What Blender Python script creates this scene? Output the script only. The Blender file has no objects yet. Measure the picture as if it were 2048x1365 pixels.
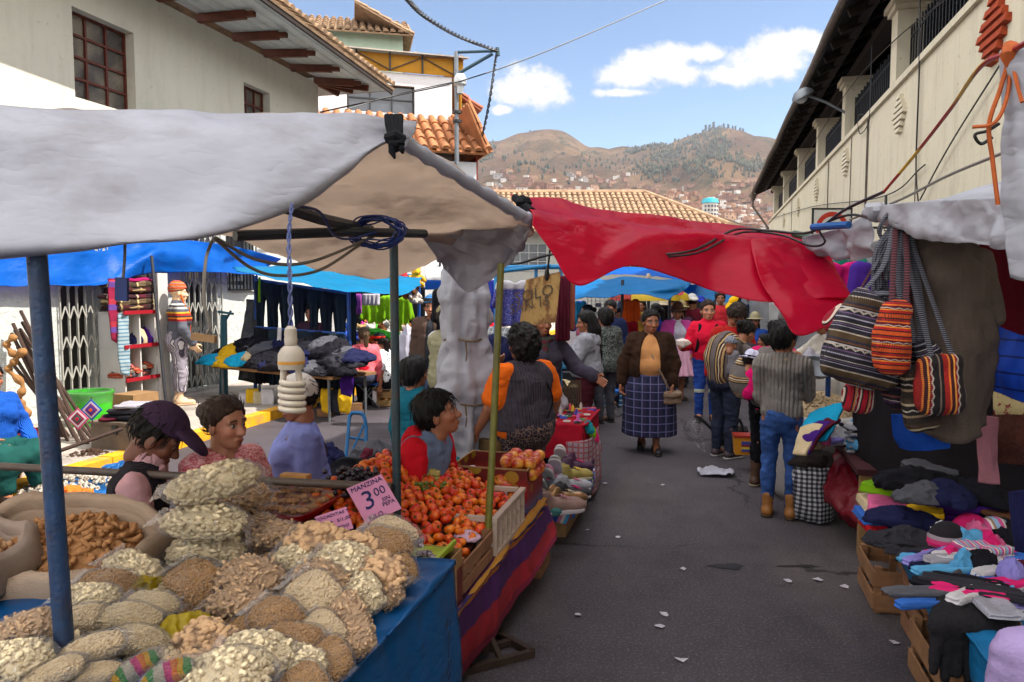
import bpy,math,random
import numpy as np
from mathutils import Vector,Matrix
random.seed(7);RNG=np.random.default_rng(7)
SC=bpy.context.scene;COL=SC.collection
# ---------------------------------------------------------------- camera
F=1500.0;PITCH=math.atan((682.5-575)/F);CAMZ=1.8
cd=bpy.data.cameras.new('camera');cam=bpy.data.objects.new('camera',cd);COL.objects.link(cam)
cd.sensor_width=36;cd.lens=36*F/2048;cd.clip_end=20000;cd.clip_start=.05
cam.location=(0,0,CAMZ);cam.rotation_euler=(math.pi/2-PITCH,0,0);SC.camera=cam
TH=math.radians(14.6);CT,ST=math.cos(TH),math.sin(TH)
# ---------------------------------------------------------------- light
SUND,SUNT,SUNZ=1.0,.10,1.3
sv=Vector((SUND*CT+SUNT*ST,-SUND*ST+SUNT*CT,SUNZ)).normalized()
sl=bpy.data.lights.new('sun','SUN');sl.energy=2.9;sl.angle=math.radians(.5);sl.color=(1,.945,.86)
so=bpy.data.objects.new('sun',sl);COL.objects.link(so);so.rotation_euler=sv.to_track_quat('Z','Y').to_euler()
SC.view_settings.view_transform='Standard';SC.view_settings.look='None'
SC.view_settings.exposure=1.7;SC.view_settings.gamma=1
W_=bpy.data.worlds.new('World');SC.world=W_;W_.use_nodes=True
def build_world():
 nt=W_.node_tree;N=nt.nodes;L=nt.links;N.clear()
 def nd(t,**k):
  n=N.new(t)
  for a,b in k.items():setattr(n,a,b)
  return n
 def mth(op,a,b=0.0,clamp=False):
  n=nd('ShaderNodeMath',operation=op,use_clamp=clamp)
  for i,v in enumerate((a,b)):
   if isinstance(v,(int,float)):n.inputs[i].default_value=v
   else:L.new(v,n.inputs[i])
  return n.outputs[0]
 sky=nd('ShaderNodeTexSky',sky_type='NISHITA',sun_disc=False)
 sky.sun_elevation=math.asin(sv.z);sky.sun_rotation=math.atan2(sv.x,sv.y)
 sky.altitude=3300;sky.air_density=1.25;sky.dust_density=1.5;sky.ozone_density=1.6
 tc=nd('ShaderNodeTexCoord');sp=nd('ShaderNodeSeparateXYZ');L.new(tc.outputs['Generated'],sp.inputs[0])
 X,Y,Z=sp.outputs
 yy=mth('MAXIMUM',Y,.05);px=mth('DIVIDE',X,yy);pz=mth('DIVIDE',Z,yy)
 cb=nd('ShaderNodeCombineXYZ');L.new(px,cb.inputs[0]);L.new(pz,cb.inputs[1])
 def noise(sc,det,rough):
  n=nd('ShaderNodeTexNoise');n.inputs['Scale'].default_value=sc;n.inputs['Detail'].default_value=det
  n.inputs['Roughness'].default_value=rough;L.new(cb.outputs[0],n.inputs['Vector']);return n.outputs['Fac']
 nz=noise(16,8,.62);nz2=noise(38,6,.65)
 m=None
 C=[(1058,178,74,46),(1085,200,62,38),(1020,185,46,38),(1004,228,26,12),(1300,140,88,36),(1250,165,66,30),(1330,120,60,28),(1365,160,40,22),(1500,140,96,44),(1545,118,90,42),(1450,160,66,28),(1410,120,50,22),(1600,100,60,34),(330,-60,200,40),(1240,195,60,12)]
 for (x,y,rx,ry)in C:
  cx,cz=(x-1024)/F,(575-y)/F
  a=mth('DIVIDE',mth('SUBTRACT',px,cx),rx/F);b=mth('DIVIDE',mth('SUBTRACT',pz,cz),ry/F)
  d=mth('SUBTRACT',1.0,mth('SQRT',mth('ADD',mth('MULTIPLY',a,a),mth('MULTIPLY',b,b))))
  m=d if m is None else mth('MAXIMUM',m,d)
 dens=mth('ADD',mth('MULTIPLY',m,.9),mth('MULTIPLY',mth('SUBTRACT',nz,.5),1.9))
 dens=mth('ADD',dens,mth('MULTIPLY',mth('SUBTRACT',nz2,.5),.9))
 mr=nd('ShaderNodeMapRange',interpolation_type='SMOOTHSTEP');mr.inputs[1].default_value=-.05;mr.inputs[2].default_value=.42
 L.new(dens,mr.inputs[0])
 wisp=nd('ShaderNodeMapRange',interpolation_type='SMOOTHSTEP');wisp.inputs[1].default_value=.55;wisp.inputs[2].default_value=.9
 L.new(noise(5,6,.6),wisp.inputs[0])
 fac=mth('MAXIMUM',mr.outputs[0],mth('MULTIPLY',wisp.outputs[0],.12))
 cr=nd('ShaderNodeMix',data_type='RGBA');cr.inputs[6].default_value=(3.6,3.9,4.3,1);cr.inputs[7].default_value=(5.8,5.7,5.6,1)
 sh=nd('ShaderNodeMapRange');sh.inputs[1].default_value=.05;sh.inputs[2].default_value=.75;L.new(dens,sh.inputs[0]);L.new(sh.outputs[0],cr.inputs[0])
 mx=nd('ShaderNodeMix',data_type='RGBA');L.new(fac,mx.inputs[0]);L.new(sky.outputs[0],mx.inputs[6]);L.new(cr.outputs[2],mx.inputs[7])
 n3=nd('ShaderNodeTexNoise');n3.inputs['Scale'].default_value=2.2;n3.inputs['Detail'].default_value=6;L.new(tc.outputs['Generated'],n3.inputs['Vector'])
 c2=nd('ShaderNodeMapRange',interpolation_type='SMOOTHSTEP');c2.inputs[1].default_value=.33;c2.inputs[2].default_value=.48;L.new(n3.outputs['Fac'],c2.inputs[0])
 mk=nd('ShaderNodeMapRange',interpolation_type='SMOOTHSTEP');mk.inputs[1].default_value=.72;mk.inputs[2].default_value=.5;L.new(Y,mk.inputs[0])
 fill_clouds=nd('ShaderNodeMix',data_type='RGBA');L.new(mth('MULTIPLY',c2.outputs[0],mk.outputs[0]),fill_clouds.inputs[0]);L.new(mx.outputs[2],fill_clouds.inputs[6]);fill_clouds.inputs[7].default_value=(16.0,15.8,15.6,1);mx=fill_clouds  # unseen bright clouds added overhead and behind the camera as fill light
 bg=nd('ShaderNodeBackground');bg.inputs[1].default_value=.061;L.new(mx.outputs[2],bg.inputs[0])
 out=nd('ShaderNodeOutputWorld');L.new(bg.outputs[0],out.inputs[0])
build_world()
SC.render.engine='CYCLES'
cy=SC.cycles
cy.max_bounces=6;cy.diffuse_bounces=3;cy.glossy_bounces=2;cy.transmission_bounces=3;cy.transparent_max_bounces=8
cy.caustics_reflective=False;cy.caustics_refractive=False
try:cy.use_denoising=True
except Exception:pass
# ---------------------------------------------------------------- placing helpers
_f=Vector((0,math.cos(PITCH),-math.sin(PITCH)));_u=Vector((0,math.sin(PITCH),math.cos(PITCH)))
def ray(x,y):return Vector(((x-1024)/F,0,0))+_f+_u*((682.5-y)/F)
def W(x,y,Y):
 d=ray(x,y);return Vector((0,0,CAMZ))+d*(Y/d.y)
def GZ(x,y,z=0.0):
 d=ray(x,y);k=(z-CAMZ)/d.z;return Vector((0,0,CAMZ))+d*k
def S(D,t,z=0.0):return Vector((D*CT+t*ST,-D*ST+t*CT,z))
def DT(p):return (p.x*CT-p.y*ST,p.x*ST+p.y*CT)
def onwall(x,y,D):
 d=ray(x,y);k=D/(d.x*CT-d.y*ST);p=Vector((0,0,CAMZ))+d*k;return (DT(p)[1],p.z)
RS=Matrix.Rotation(-TH,3,'Z')
def Rz(deg):return Matrix.Rotation(math.radians(deg),3,'Z')
def Rx(deg):return Matrix.Rotation(math.radians(deg),3,'X')
def Ry(deg):return Matrix.Rotation(math.radians(deg),3,'Y')
def lin(c):return c/12.92 if c<=.04045 else ((c+.055)/1.055)**2.4
def H(s):return tuple(lin(int(s[i:i+2],16)/255)for i in (0,2,4))
# ---------------------------------------------------------------- noise
def vn(x,y,z,seed=0):
 x,y,z=[np.asarray(a,np.float64)for a in (x,y,z)]
 xi,yi,zi=np.floor(x).astype(np.int64),np.floor(y).astype(np.int64),np.floor(z).astype(np.int64)
 fx,fy,fz=x-xi,y-yi,z-zi
 fx,fy,fz=[a*a*(3-2*a)for a in (fx,fy,fz)]
 def h(a,b,c):
  n=(a*374761393+b*668265263+c*2147483647+seed*974634721)&0xffffffff
  n=((n^(n>>13))*1274126177)&0xffffffff
  return ((n^(n>>16))&0xffff)/65535.0
 r=0
 for dx in (0,1):
  for dy in (0,1):
   for dz in (0,1):
    r=r+h(xi+dx,yi+dy,zi+dz)*(fx if dx else 1-fx)*(fy if dy else 1-fy)*(fz if dz else 1-fz)
 return r*2-1
def fbm(x,y,z,o=4,seed=0,g=.5):
 r=0;a=1.0;k=1.0
 for i in range(o):r=r+a*vn(x*k,y*k,z*k,seed+i);a*=g;k*=2.03
 return r
def crease(x,y,z,o=3,seed=0):return sum((1-2*abs(vn(x*2**i,y*2**i,z*2**i,seed+i)))/2**i for i in range(o))
# ---------------------------------------------------------------- materials
class G:
 def __init__(s,name):
  s.m_=bpy.data.materials.new(name);s.m_.use_nodes=True;s.nt=s.m_.node_tree;s.nt.nodes.clear()
  s.o=s.nt.nodes.new('ShaderNodeOutputMaterial');s.tc=s.nt.nodes.new('ShaderNodeTexCoord')
  s.obj=s.tc.outputs['Object'];s.uv=s.tc.outputs['UV']
 def put(s,sock,v):
  if isinstance(v,bpy.types.NodeSocket):s.nt.links.new(v,sock)
  elif v is not None:
   if sock.type=='RGBA' and len(v)==3:v=tuple(v)+(1,)
   sock.default_value=v
 def nd(s,t,ins=None,**k):
  n=s.nt.nodes.new(t)
  for a,b in k.items():setattr(n,a,b)
  for a,b in (ins or {}).items():s.put(n.inputs[a],b)
  return n
 def m(s,op,a,b=0.0,c=None):
  n=s.nd('ShaderNodeMath',{0:a,1:b},operation=op)
  if c is not None:s.put(n.inputs[2],c)
  return n.outputs[0]
 def mix(s,f,a,b,bt='MIX'):return s.nd('ShaderNodeMix',{0:f,6:a,7:b},data_type='RGBA',blend_type=bt).outputs[2]
 def noise(s,v,sc,det=3,r=.55):return s.nd('ShaderNodeTexNoise',{'Vector':v,'Scale':sc,'Detail':det,'Roughness':r}).outputs['Fac']
 def vor(s,v,sc,feat='F1',out='Distance',rnd=1.0):return s.nd('ShaderNodeTexVoronoi',{'Vector':v,'Scale':sc,'Randomness':rnd},feature=feat).outputs[out]
 def ramp(s,f,st,it='LINEAR'):
  n=s.nd('ShaderNodeValToRGB',{0:f});n.color_ramp.interpolation=it;e=n.color_ramp.elements
  while len(e)<len(st):e.new(.5)
  for i,(p,c)in enumerate(st):e[i].position=p;e[i].color=(tuple(c)+(1,))[:4]
  return n.outputs[0]
 def step(s,f,a,b):return s.nd('ShaderNodeMapRange',{0:f,1:a,2:b}).outputs[0]
 def xyz(s,v):return s.nd('ShaderNodeSeparateXYZ',{0:v}).outputs
 def map(s,v,sc=(1,1,1),rot=(0,0,0),loc=(0,0,0)):return s.nd('ShaderNodeMapping',{0:v,1:loc,2:rot,3:sc}).outputs[0]
 def rnd(s):return s.nd('ShaderNodeObjectInfo').outputs['Random']
 def bsdf(s,col,rough=.8,metal=0,spec=.3,bump=None,bd=.01,**k):
  p=s.nd('ShaderNodeBsdfPrincipled',{'Base Color':col,'Roughness':rough,'Metallic':metal,'Specular IOR Level':spec})
  for a,b in k.items():s.put(p.inputs[a.replace('_',' ')],b)
  if bump is not None:
   b=s.nd('ShaderNodeBump',{'Height':bump,'Strength':1.0,'Distance':bd});s.nt.links.new(b.outputs[0],p.inputs['Normal'])
  return p.outputs[0]
 def out(s,sh):s.nt.links.new(sh,s.o.inputs[0]);return s.m_
_MC={}
def mat(name,col,rough=.8,var=.22,vs=5,bump=.0,bs=60,spec=.3,metal=0,uv=False,pat=None,dirt=None,ds=2.0,dirtamt=.5,translucent=0,jit=0,wave=None,ridge=0):
 """procedural material: base colour (or a pattern), soft variation, patches of dirt, fine bump"""
 if name in _MC:return _MC[name]
 if isinstance(col,str):col=H(col)
 g=G(name);v=g.uv if uv else g.obj
 c=pat(g,v)if pat else tuple(col)+(1,)
 nz=g.noise(g.obj,vs,5,.6)
 lo=g.ramp(nz,[(.25,(1-var,)*3),(.75,(1+var,)*3)])
 c=g.mix(1.0,c,lo,'MULTIPLY')
 if jit:
  hs=g.nd('ShaderNodeHueSaturation',{'Hue':g.m('ADD',g.m('MULTIPLY',g.m('SUBTRACT',g.rnd(),.5),jit*.16),.5),'Value':g.m('ADD',g.m('MULTIPLY',g.m('SUBTRACT',g.rnd(),.5),jit),1.0),'Color':c});c=hs.outputs[0]
 if dirt is not None:
  d=g.step(g.noise(g.obj,ds,8,.65),.5,.72);c=g.mix(g.m('MULTIPLY',d,dirtamt),c,H(dirt)if isinstance(dirt,str)else dirt)
 h=None
 if bump:h=g.noise(g.obj,bs,4,.6)
 if wave:
  ax,sc=wave;wv=g.m('SINE',g.m('MULTIPLY',g.xyz(v)[ax],sc));h=wv if h is None else g.m('ADD',h,wv)
  if not bump:bump=.003
 if ridge:
  q=g.m('ADD',g.m('ABSOLUTE',g.m('SUBTRACT',g.noise(g.obj,ridge,3,.45),.5)),g.m('MULTIPLY',g.m('ABSOLUTE',g.m('SUBTRACT',g.noise(g.map(g.obj,(1,1,2.2),(.5,.3,.6)),ridge*2.3,2),.5)),.5));h=g.m('ADD',g.m('MULTIPLY',h,.05),g.m('MULTIPLY',g.m('POWER',q,.75),2.0))
 sh=g.bsdf(c,rough,metal,spec,h,bump if bump else .01)
 if translucent:
  tr=g.nd('ShaderNodeBsdfTranslucent',{'Color':c}).outputs[0]
  sh=g.nd('ShaderNodeMixShader',{0:translucent,1:sh,2:tr}).outputs[0]
 _MC[name]=g.out(sh);return _MC[name]
def stripes(axis,per,cols,warp=0.0):
 def f(g,v):
  x=g.xyz(v)[axis]
  if warp:x=g.m('ADD',x,g.m('MULTIPLY',g.noise(v,4),warp))
  fr=g.m('FRACT',g.m('ADD',g.m('DIVIDE',x,per),100.0));n=len(cols);st=[]
  tot=sum(w for w,_ in cols);a=0
  for w,c in cols:st.append((a/tot,H(c)if isinstance(c,str)else c));a+=w
  return g.ramp(fr,st[:32],'CONSTANT')
 return f
def checks(per,a,b,mid=None,ax=(0,2)):
 def f(g,v):
  X=g.xyz(v);p=[g.m('LESS_THAN',g.m('FRACT',g.m('ADD',g.m('DIVIDE',X[i],per),50.)),.5)for i in ax]
  return g.ramp(g.m('DIVIDE',g.m('ADD',p[0],p[1]),2.0),[(0,H(a)),(.3,H(mid or a)),(.75,H(b))],'CONSTANT')
 return f
def plaid(per,base,line,lw=.12,ax=(0,2),base2=None):
 def f(g,v):
  X=g.xyz(v);fr=[g.m('FRACT',g.m('ADD',g.m('DIVIDE',X[i],per),50.))for i in ax]
  l=g.m('MAXIMUM',g.m('LESS_THAN',fr[0],lw),g.m('LESS_THAN',fr[1],lw))
  b=H(base)
  if base2:b=g.mix(g.m('MULTIPLY',g.m('GREATER_THAN',fr[0],.55),.7),H(base),H(base2))
  return g.mix(l,b,H(line))
 return f
def dots(sc,base,dot,r=.3,rnd=.6):
 def f(g,v):return g.mix(g.m('LESS_THAN',g.vor(v,sc,rnd=rnd),r),H(base),H(dot))
 return f
def speckle(sc,a,b,lo=.42,hi=.58,st=(1,1,1)):
 def f(g,v):return g.mix(g.step(g.noise(g.map(v,st),sc,3,.7),lo,hi),H(a),H(b))
 return f
# ---------------------------------------------------------------- meshes
def ident(V):return V
class MB:
 def __init__(s):s.v=[];s.f=[];s.mi=[];s.uv={};s.n=0;s.cur=0
 def add(s,V,Fs,uv=None,mi=None):
  b=s.n;V=np.asarray(V,float).reshape(-1,3);s.v.append(V);s.n+=len(V)
  k=len(s.f)
  for i,f in enumerate(Fs):s.f.append([int(q)+b for q in f])
  s.mi+=[s.cur if mi is None else mi]*len(Fs)
  if uv is not None:
   for i,f in enumerate(Fs):s.uv[k+i]=[uv[q]for q in f]
  return s
 def box(s,c,d,R=None,taper=1.0):
  x,y,z=[q/2 for q in d]
  P=[(-x,-y,-z),(x,-y,-z),(x,y,-z),(-x,y,-z),(-x*taper,-y*taper,z),(x*taper,-y*taper,z),(x*taper,y*taper,z),(-x*taper,y*taper,z)]
  P=[Vector(p)for p in P]
  if R is not None:P=[R@p for p in P]
  c=Vector(c);return s.add([tuple(p+c)for p in P],[(3,2,1,0),(4,5,6,7),(0,1,5,4),(1,2,6,5),(2,3,7,6),(3,0,4,7)])
 def beam(s,a,b,w,h,up=(0,0,1)):
  a,b=Vector(a),Vector(b);d=(b-a);L=d.length;d.normalize();up=Vector(up)
  sd=d.cross(up)
  if sd.length<1e-4:sd=d.cross(Vector((1,0,0)))
  sd.normalize();u=sd.cross(d);R=Matrix((sd,d,u)).transposed();return s.box((a+b)/2,(w,L,h),R)
 def tube(s,pts,r,n=8,cap=True,flat=1.0):
  pts=[Vector(p)for p in pts];m=len(pts);rs=r if isinstance(r,(list,tuple))else [r]*m
  V=[];prev=None
  for i,p in enumerate(pts):
   d=(pts[min(i+1,m-1)]-pts[max(i-1,0)])
   d=d.normalized()if d.length>1e-9 else Vector((0,0,1))
   if prev is None:
    a=d.cross(Vector((0,0,1)));a=a if a.length>.05 else d.cross(Vector((1,0,0)))
   else:a=prev-d*prev.dot(d)
   if a.length<1e-6:a=d.orthogonal()
   a.normalize();prev=a;b=d.cross(a)
   for k in range(n):
    q=2*math.pi*k/n;V.append(tuple(p+(a*math.cos(q)+b*math.sin(q)*flat)*rs[i]))
  Fs=[(i*n+k,i*n+(k+1)%n,(i+1)*n+(k+1)%n,(i+1)*n+k)for i in range(m-1)for k in range(n)]
  if cap:Fs+=[tuple(range(n-1,-1,-1)),tuple((m-1)*n+k for k in range(n))]
  return s.add(V,Fs)
 def lathe(s,prof,c=(0,0,0),n=20,R=None,cap=True,fn=None):
  V=[];c=Vector(c)
  for (r,z)in prof:
   for k in range(n):
    q=2*math.pi*k/n;rr=r*(fn(q,z)if fn else 1);p=Vector((rr*math.cos(q),rr*math.sin(q),z))
    V.append(tuple((R@p if R is not None else p)+c))
  m=len(prof);Fs=[(i*n+k,i*n+(k+1)%n,(i+1)*n+(k+1)%n,(i+1)*n+k)for i in range(m-1)for k in range(n)]
  if cap:Fs+=[tuple(range(n-1,-1,-1)),tuple((m-1)*n+k for k in range(n))]
  return s.add(V,Fs)
 def ell(s,c,r,R=None,nu=12,nv=8,nz=0,seed=0):
  V=[];c=Vector(c)
  for i in range(nv+1):
   a=math.pi*i/nv
   for k in range(nu):
    q=2*math.pi*k/nu;V.append((math.sin(a)*math.cos(q),math.sin(a)*math.sin(q),math.cos(a)))
  V=np.array(V)
  if nz:V=V*(1+nz*fbm(V[:,0]*1.7+seed,V[:,1]*1.7,V[:,2]*1.7,2,seed))[:,None]
  V=V*np.array(r)
  if R is not None:V=V@np.array(R).T
  V=V+np.array(c)
  return s.add(V,[(i*nu+k,(i+1)*nu+k,(i+1)*nu+(k+1)%nu,i*nu+(k+1)%nu)for i in range(nv)for k in range(nu)])
 def sheet(s,P,th=.004):
  """P: (m, n, 3) grid of points -> a thin closed cloth with UVs"""
  P=np.asarray(P,float);m,n,_=P.shape
  du=np.gradient(P,axis=0);dv=np.gradient(P,axis=1);N=np.cross(du,dv);N/=np.linalg.norm(N,axis=2,keepdims=True)+1e-9
  A=(P+N*th/2).reshape(-1,3);B=(P-N*th/2).reshape(-1,3);K=m*n
  idx=np.arange(K).reshape(m,n);a,b,c,d=idx[:-1,:-1].ravel(),idx[1:,:-1].ravel(),idx[1:,1:].ravel(),idx[:-1,1:].ravel()
  Fs=list(zip(a,b,c,d))+list(zip(d+K,c+K,b+K,a+K))
  rim=list(idx[0,:])+list(idx[1:,-1])+list(idx[-1,-2::-1])+list(idx[-2:0:-1,0]);q=len(rim)
  Fs+=[(rim[i],rim[(i+1)%q],rim[(i+1)%q]+K,rim[i]+K)for i in range(q)]
  uv=[(i/(m-1),j/(n-1))for i in range(m)for j in range(n)]*2
  return s.add(np.vstack([A,B]),Fs,uv)
 def mesh(s,VF,M=None,mi=None):
  V,Fs=VF
  if M is not None:V=np.asarray(V)@np.array(M.to_3x3()).T+np.array(M.translation)
  return s.add(V,Fs,mi=mi)
 def data(s,name,mats,smooth=True,off=None):
  V=np.vstack(s.v)if s.v else np.zeros((0,3))
  if off is not None:V=V-np.array(off)
  me=bpy.data.meshes.new(name);me.from_pydata(V.tolist(),[],s.f)
  for m_ in (mats if isinstance(mats,(list,tuple))else [mats]):me.materials.append(m_)
  me.polygons.foreach_set('material_index',s.mi);me.polygons.foreach_set('use_smooth',[bool(smooth)]*len(s.f))
  if s.uv:
   ul=me.uv_layers.new(name='UVMap');buf=np.zeros((len(me.loops),2))
   for i,u in s.uv.items():
    st=me.polygons[i].loop_start;buf[st:st+len(u)]=u
   ul.data.foreach_set('uv',buf.ravel())
  me.update()
  if smooth=='auto':
   try:me.set_sharp_from_angle(angle=math.radians(38))
   except Exception:pass
  return me
 def build(s,name,mats,parent=None,smooth='auto',local=False):
  """world-space mesh linked as ONE object; under a parent its origin is the parent's"""
  if parent is None or local:
   off=None
   if parent is None and not local:
    V=np.vstack(s.v);off=((V[:,0].min()+V[:,0].max())/2,(V[:,1].min()+V[:,1].max())/2,V[:,2].min())
   o=bpy.data.objects.new(name,s.data(name,mats,smooth,off));COL.objects.link(o)
   if off is not None:o.location=off
   if parent is not None:o.parent=parent
   return o
  root=parent
  while root.parent:root=root.parent
  o=bpy.data.objects.new(name,s.data(name,mats,smooth,root.location));COL.objects.link(o);o.parent=parent
  return o
def tag(o,label=None,cat=None,group=None,kind=None):
 if label:o['label']=label
 if cat:o['category']=cat
 if group:o['group']=group
 if kind:o['kind']=kind
 return o
def thing(name,label,cat,loc=(0,0,0),rz=0,group=None):
 o=bpy.data.objects.new(name,None);COL.objects.link(o);o.empty_display_size=.1
 o.location=loc;o.rotation_euler=(0,0,math.radians(rz));return tag(o,label,cat,group)
def dup(root,loc=None,rot=None,sc=None,label=None,group=None,par=None):
 r=root.copy();COL.objects.link(r)
 if par is not None:r.parent=par
 if loc is not None:r.location=loc
 if rot is not None:r.rotation_euler=rot
 if sc is not None:r.scale=sc if isinstance(sc,(tuple,list))else (sc,)*3
 if label:r['label']=label
 if group:r['group']=group
 for ch in list(root.children):dup(ch,par=r)
 return r
def setmat(o,m_):
 """a copy of the thing's main mesh data wearing another material"""
 o.data=o.data.copy();o.data.materials[0]=m_;return o
def lerp(a,b,t):return a+(b-a)*t
def cr1(P,n):
 """Catmull-Rom through points (k, 3) sampled at n"""
 P=np.asarray(P,float);k=len(P)
 if k==2:return P[0]+(P[1]-P[0])*np.linspace(0,1,n)[:,None]
 E=np.vstack([2*P[0]-P[1],P,2*P[-1]-P[-2]]);u=np.linspace(0,k-1-1e-9,n);i=u.astype(int);t=(u-i)[:,None]
 a,b,c,d=E[i],E[i+1],E[i+2],E[i+3]
 return .5*((2*b)+(-a+c)*t+(2*a-5*b+4*c-d)*t*t+(-a+3*b-3*c+d)*t**3)
def patch(rows,m,n):
 R=np.array([cr1(r,n)for r in rows]);return np.stack([cr1(R[:,j],m)for j in range(n)],1)
def wrinkle(P,amp,sc,seed=0,st=(1,1,1),cr=.0):
 du=np.gradient(P,axis=0);dv=np.gradient(P,axis=1);N=np.cross(du,dv);N/=np.linalg.norm(N,axis=2,keepdims=True)+1e-9
 x,y,z=[P[...,i]*sc*st[i]for i in range(3)]
 d=fbm(x,y,z,3,seed)*amp
 if cr:d=d+crease(x*.8,y*.8,z*.8,2,seed+9)*cr
 return P+N*d[...,None]
def pxrow(pts):return [tuple(W(*p))for p in pts]
def rope(pts,n=24,sag=0):
 q=cr1([tuple(p)for p in pts],n)
 return [Vector(a)for a in q]
# ---------------------------------------------------------------- distance-field bodies
def nets(Fv,o,h):
 s=Fv<0;nx,ny,nz=s.shape
 c=np.zeros((nx-1,ny-1,nz-1),np.int8);C8=[(a,b,d)for a in (0,1)for b in (0,1)for d in (0,1)]
 for a,b,d in C8:c+=s[a:nx-1+a,b:ny-1+b,d:nz-1+d]
 act=(c>0)&(c<8);idx=np.argwhere(act);n=len(idx)
 if n==0:return np.zeros((0,3)),[]
 ids=-np.ones(act.shape,np.int64);ids[act]=np.arange(n)
 acc=np.zeros((n,3));cnt=np.zeros(n)
 for a in C8:
  for k in range(3):
   if a[k]:continue
   b=list(a);b[k]=1
   fa=Fv[idx[:,0]+a[0],idx[:,1]+a[1],idx[:,2]+a[2]];fb=Fv[idx[:,0]+b[0],idx[:,1]+b[1],idx[:,2]+b[2]]
   m=(fa<0)!=(fb<0);t=fa[m]/(fa[m]-fb[m]);p=np.tile(np.array(a,float),(m.sum(),1));p[:,k]+=t;acc[m]+=p;cnt[m]+=1
 V=np.array(o)+h*(idx+acc/cnt[:,None]);Q=[]
 for k in range(3):
  u,w=(k+1)%3,(k+2)%3
  A=np.take(s,range(0,s.shape[k]-1),k);B=np.take(s,range(1,s.shape[k]),k)
  e=np.argwhere(A!=B);e=e[(e[:,u]>0)&(e[:,w]>0)&(e[:,u]<act.shape[u])&(e[:,w]<act.shape[w])]
  if not len(e):continue
  ins=A[e[:,0],e[:,1],e[:,2]]
  def cell(du,dw):
   q=e.copy();q[:,u]-=du;q[:,w]-=dw;return ids[q[:,0],q[:,1],q[:,2]]
  q=np.stack([cell(0,0),cell(1,0),cell(1,1),cell(0,1)],1);q[~ins]=q[~ins][:,::-1];Q.append(q)
 Q=np.vstack(Q);Q=Q[(Q>=0).all(1)]
 return V,Q.tolist()
class Fd:
 """a distance field on a grid; smooth unions of capsules and ellipsoids become one continuous surface"""
 def __init__(s,lo,hi,h):
  lo,hi=np.array(lo,float)-2*h,np.array(hi,float)+2*h;s.lo,s.h=lo,h
  nn=np.maximum(np.ceil((hi-lo)/h).astype(int)+1,4)
  ax=[np.float32(lo[i])+np.float32(h)*np.arange(nn[i],dtype=np.float32)for i in range(3)]
  s.X,s.Y,s.Z=np.meshgrid(*ax,indexing='ij');s.d=np.full(s.X.shape,9,np.float32)
 def u(s,d,k=0.0):
  if k>0:
   q=np.maximum(k-np.abs(s.d-d),0)/k;s.d=np.minimum(s.d,d)-q*q*k*.25
  else:s.d=np.minimum(s.d,d)
  return s
 def cut(s,d,k=0.0):
  if k>0:
   q=np.maximum(k-np.abs(s.d-d),0)/k;s.d=np.maximum(s.d,d)+q*q*k*.25
  else:s.d=np.maximum(s.d,d)
  return s
 def cap(s,a,b,r1,r2=None):
  r2=r1 if r2 is None else r2;a=np.asarray(a,np.float32);b=np.asarray(b,np.float32);ba=b-a;L=float(ba@ba)+1e-9
  px,py,pz=s.X-a[0],s.Y-a[1],s.Z-a[2];t=np.clip((px*ba[0]+py*ba[1]+pz*ba[2])/L,0,1)
  return np.sqrt((px-t*ba[0])**2+(py-t*ba[1])**2+(pz-t*ba[2])**2)-(r1+(r2-r1)*t)
 def ell(s,c,r,R=None):
  x,y,z=s.X-np.float32(c[0]),s.Y-np.float32(c[1]),s.Z-np.float32(c[2])
  if R is not None:
   M=np.array(R,np.float32).T;x,y,z=M[0,0]*x+M[0,1]*y+M[0,2]*z,M[1,0]*x+M[1,1]*y+M[1,2]*z,M[2,0]*x+M[2,1]*y+M[2,2]*z
  k0=np.sqrt((x/r[0])**2+(y/r[1])**2+(z/r[2])**2);k1=np.sqrt((x/r[0]**2)**2+(y/r[1]**2)**2+(z/r[2]**2)**2)+1e-6
  return (k0*(k0-1)/k1).astype(np.float32)
 def box(s,c,r,rd=.01,R=None):
  x,y,z=s.X-np.float32(c[0]),s.Y-np.float32(c[1]),s.Z-np.float32(c[2])
  if R is not None:
   M=np.array(R,np.float32).T;x,y,z=M[0,0]*x+M[0,1]*y+M[0,2]*z,M[1,0]*x+M[1,1]*y+M[1,2]*z,M[2,0]*x+M[2,1]*y+M[2,2]*z
  q=[np.abs(a)-(b-rd)for a,b in zip((x,y,z),r)]
  return np.sqrt(sum(np.maximum(a,0)**2 for a in q))+np.minimum(np.maximum(np.maximum(q[0],q[1]),q[2]),0)-rd
 def pl(s,p,n):
  n=Vector(n).normalized();return (s.X-np.float32(p[0]))*n.x+(s.Y-np.float32(p[1]))*n.y+(s.Z-np.float32(p[2]))*n.z
 def nz(s,amp,sc,seed=0,o=2,st=(1,1,1)):
  near=np.abs(s.d)<5*s.h+amp*2
  s.d[near]+=(amp*fbm(s.X[near]*sc*st[0],s.Y[near]*sc*st[1],s.Z[near]*sc*st[2],o,seed)).astype(np.float32);return s
 def mesh(s):return nets(s.d,s.lo,s.h)
def obj_from(VF,name,mats,parent=None,colors=None,smooth=True):
 V,Q=VF;me=bpy.data.meshes.new(name);me.from_pydata(np.asarray(V).tolist(),[],Q)
 for m_ in (mats if isinstance(mats,(list,tuple))else [mats]):me.materials.append(m_)
 me.polygons.foreach_set('use_smooth',[smooth]*len(Q))
 if colors is not None:
  a=me.color_attributes.new('Col','FLOAT_COLOR','POINT');a.data.foreach_set('color',np.hstack([colors,np.ones((len(colors),1))]).ravel())
 me.update();o=bpy.data.objects.new(name,me);COL.objects.link(o);o.parent=parent;return o
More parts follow.
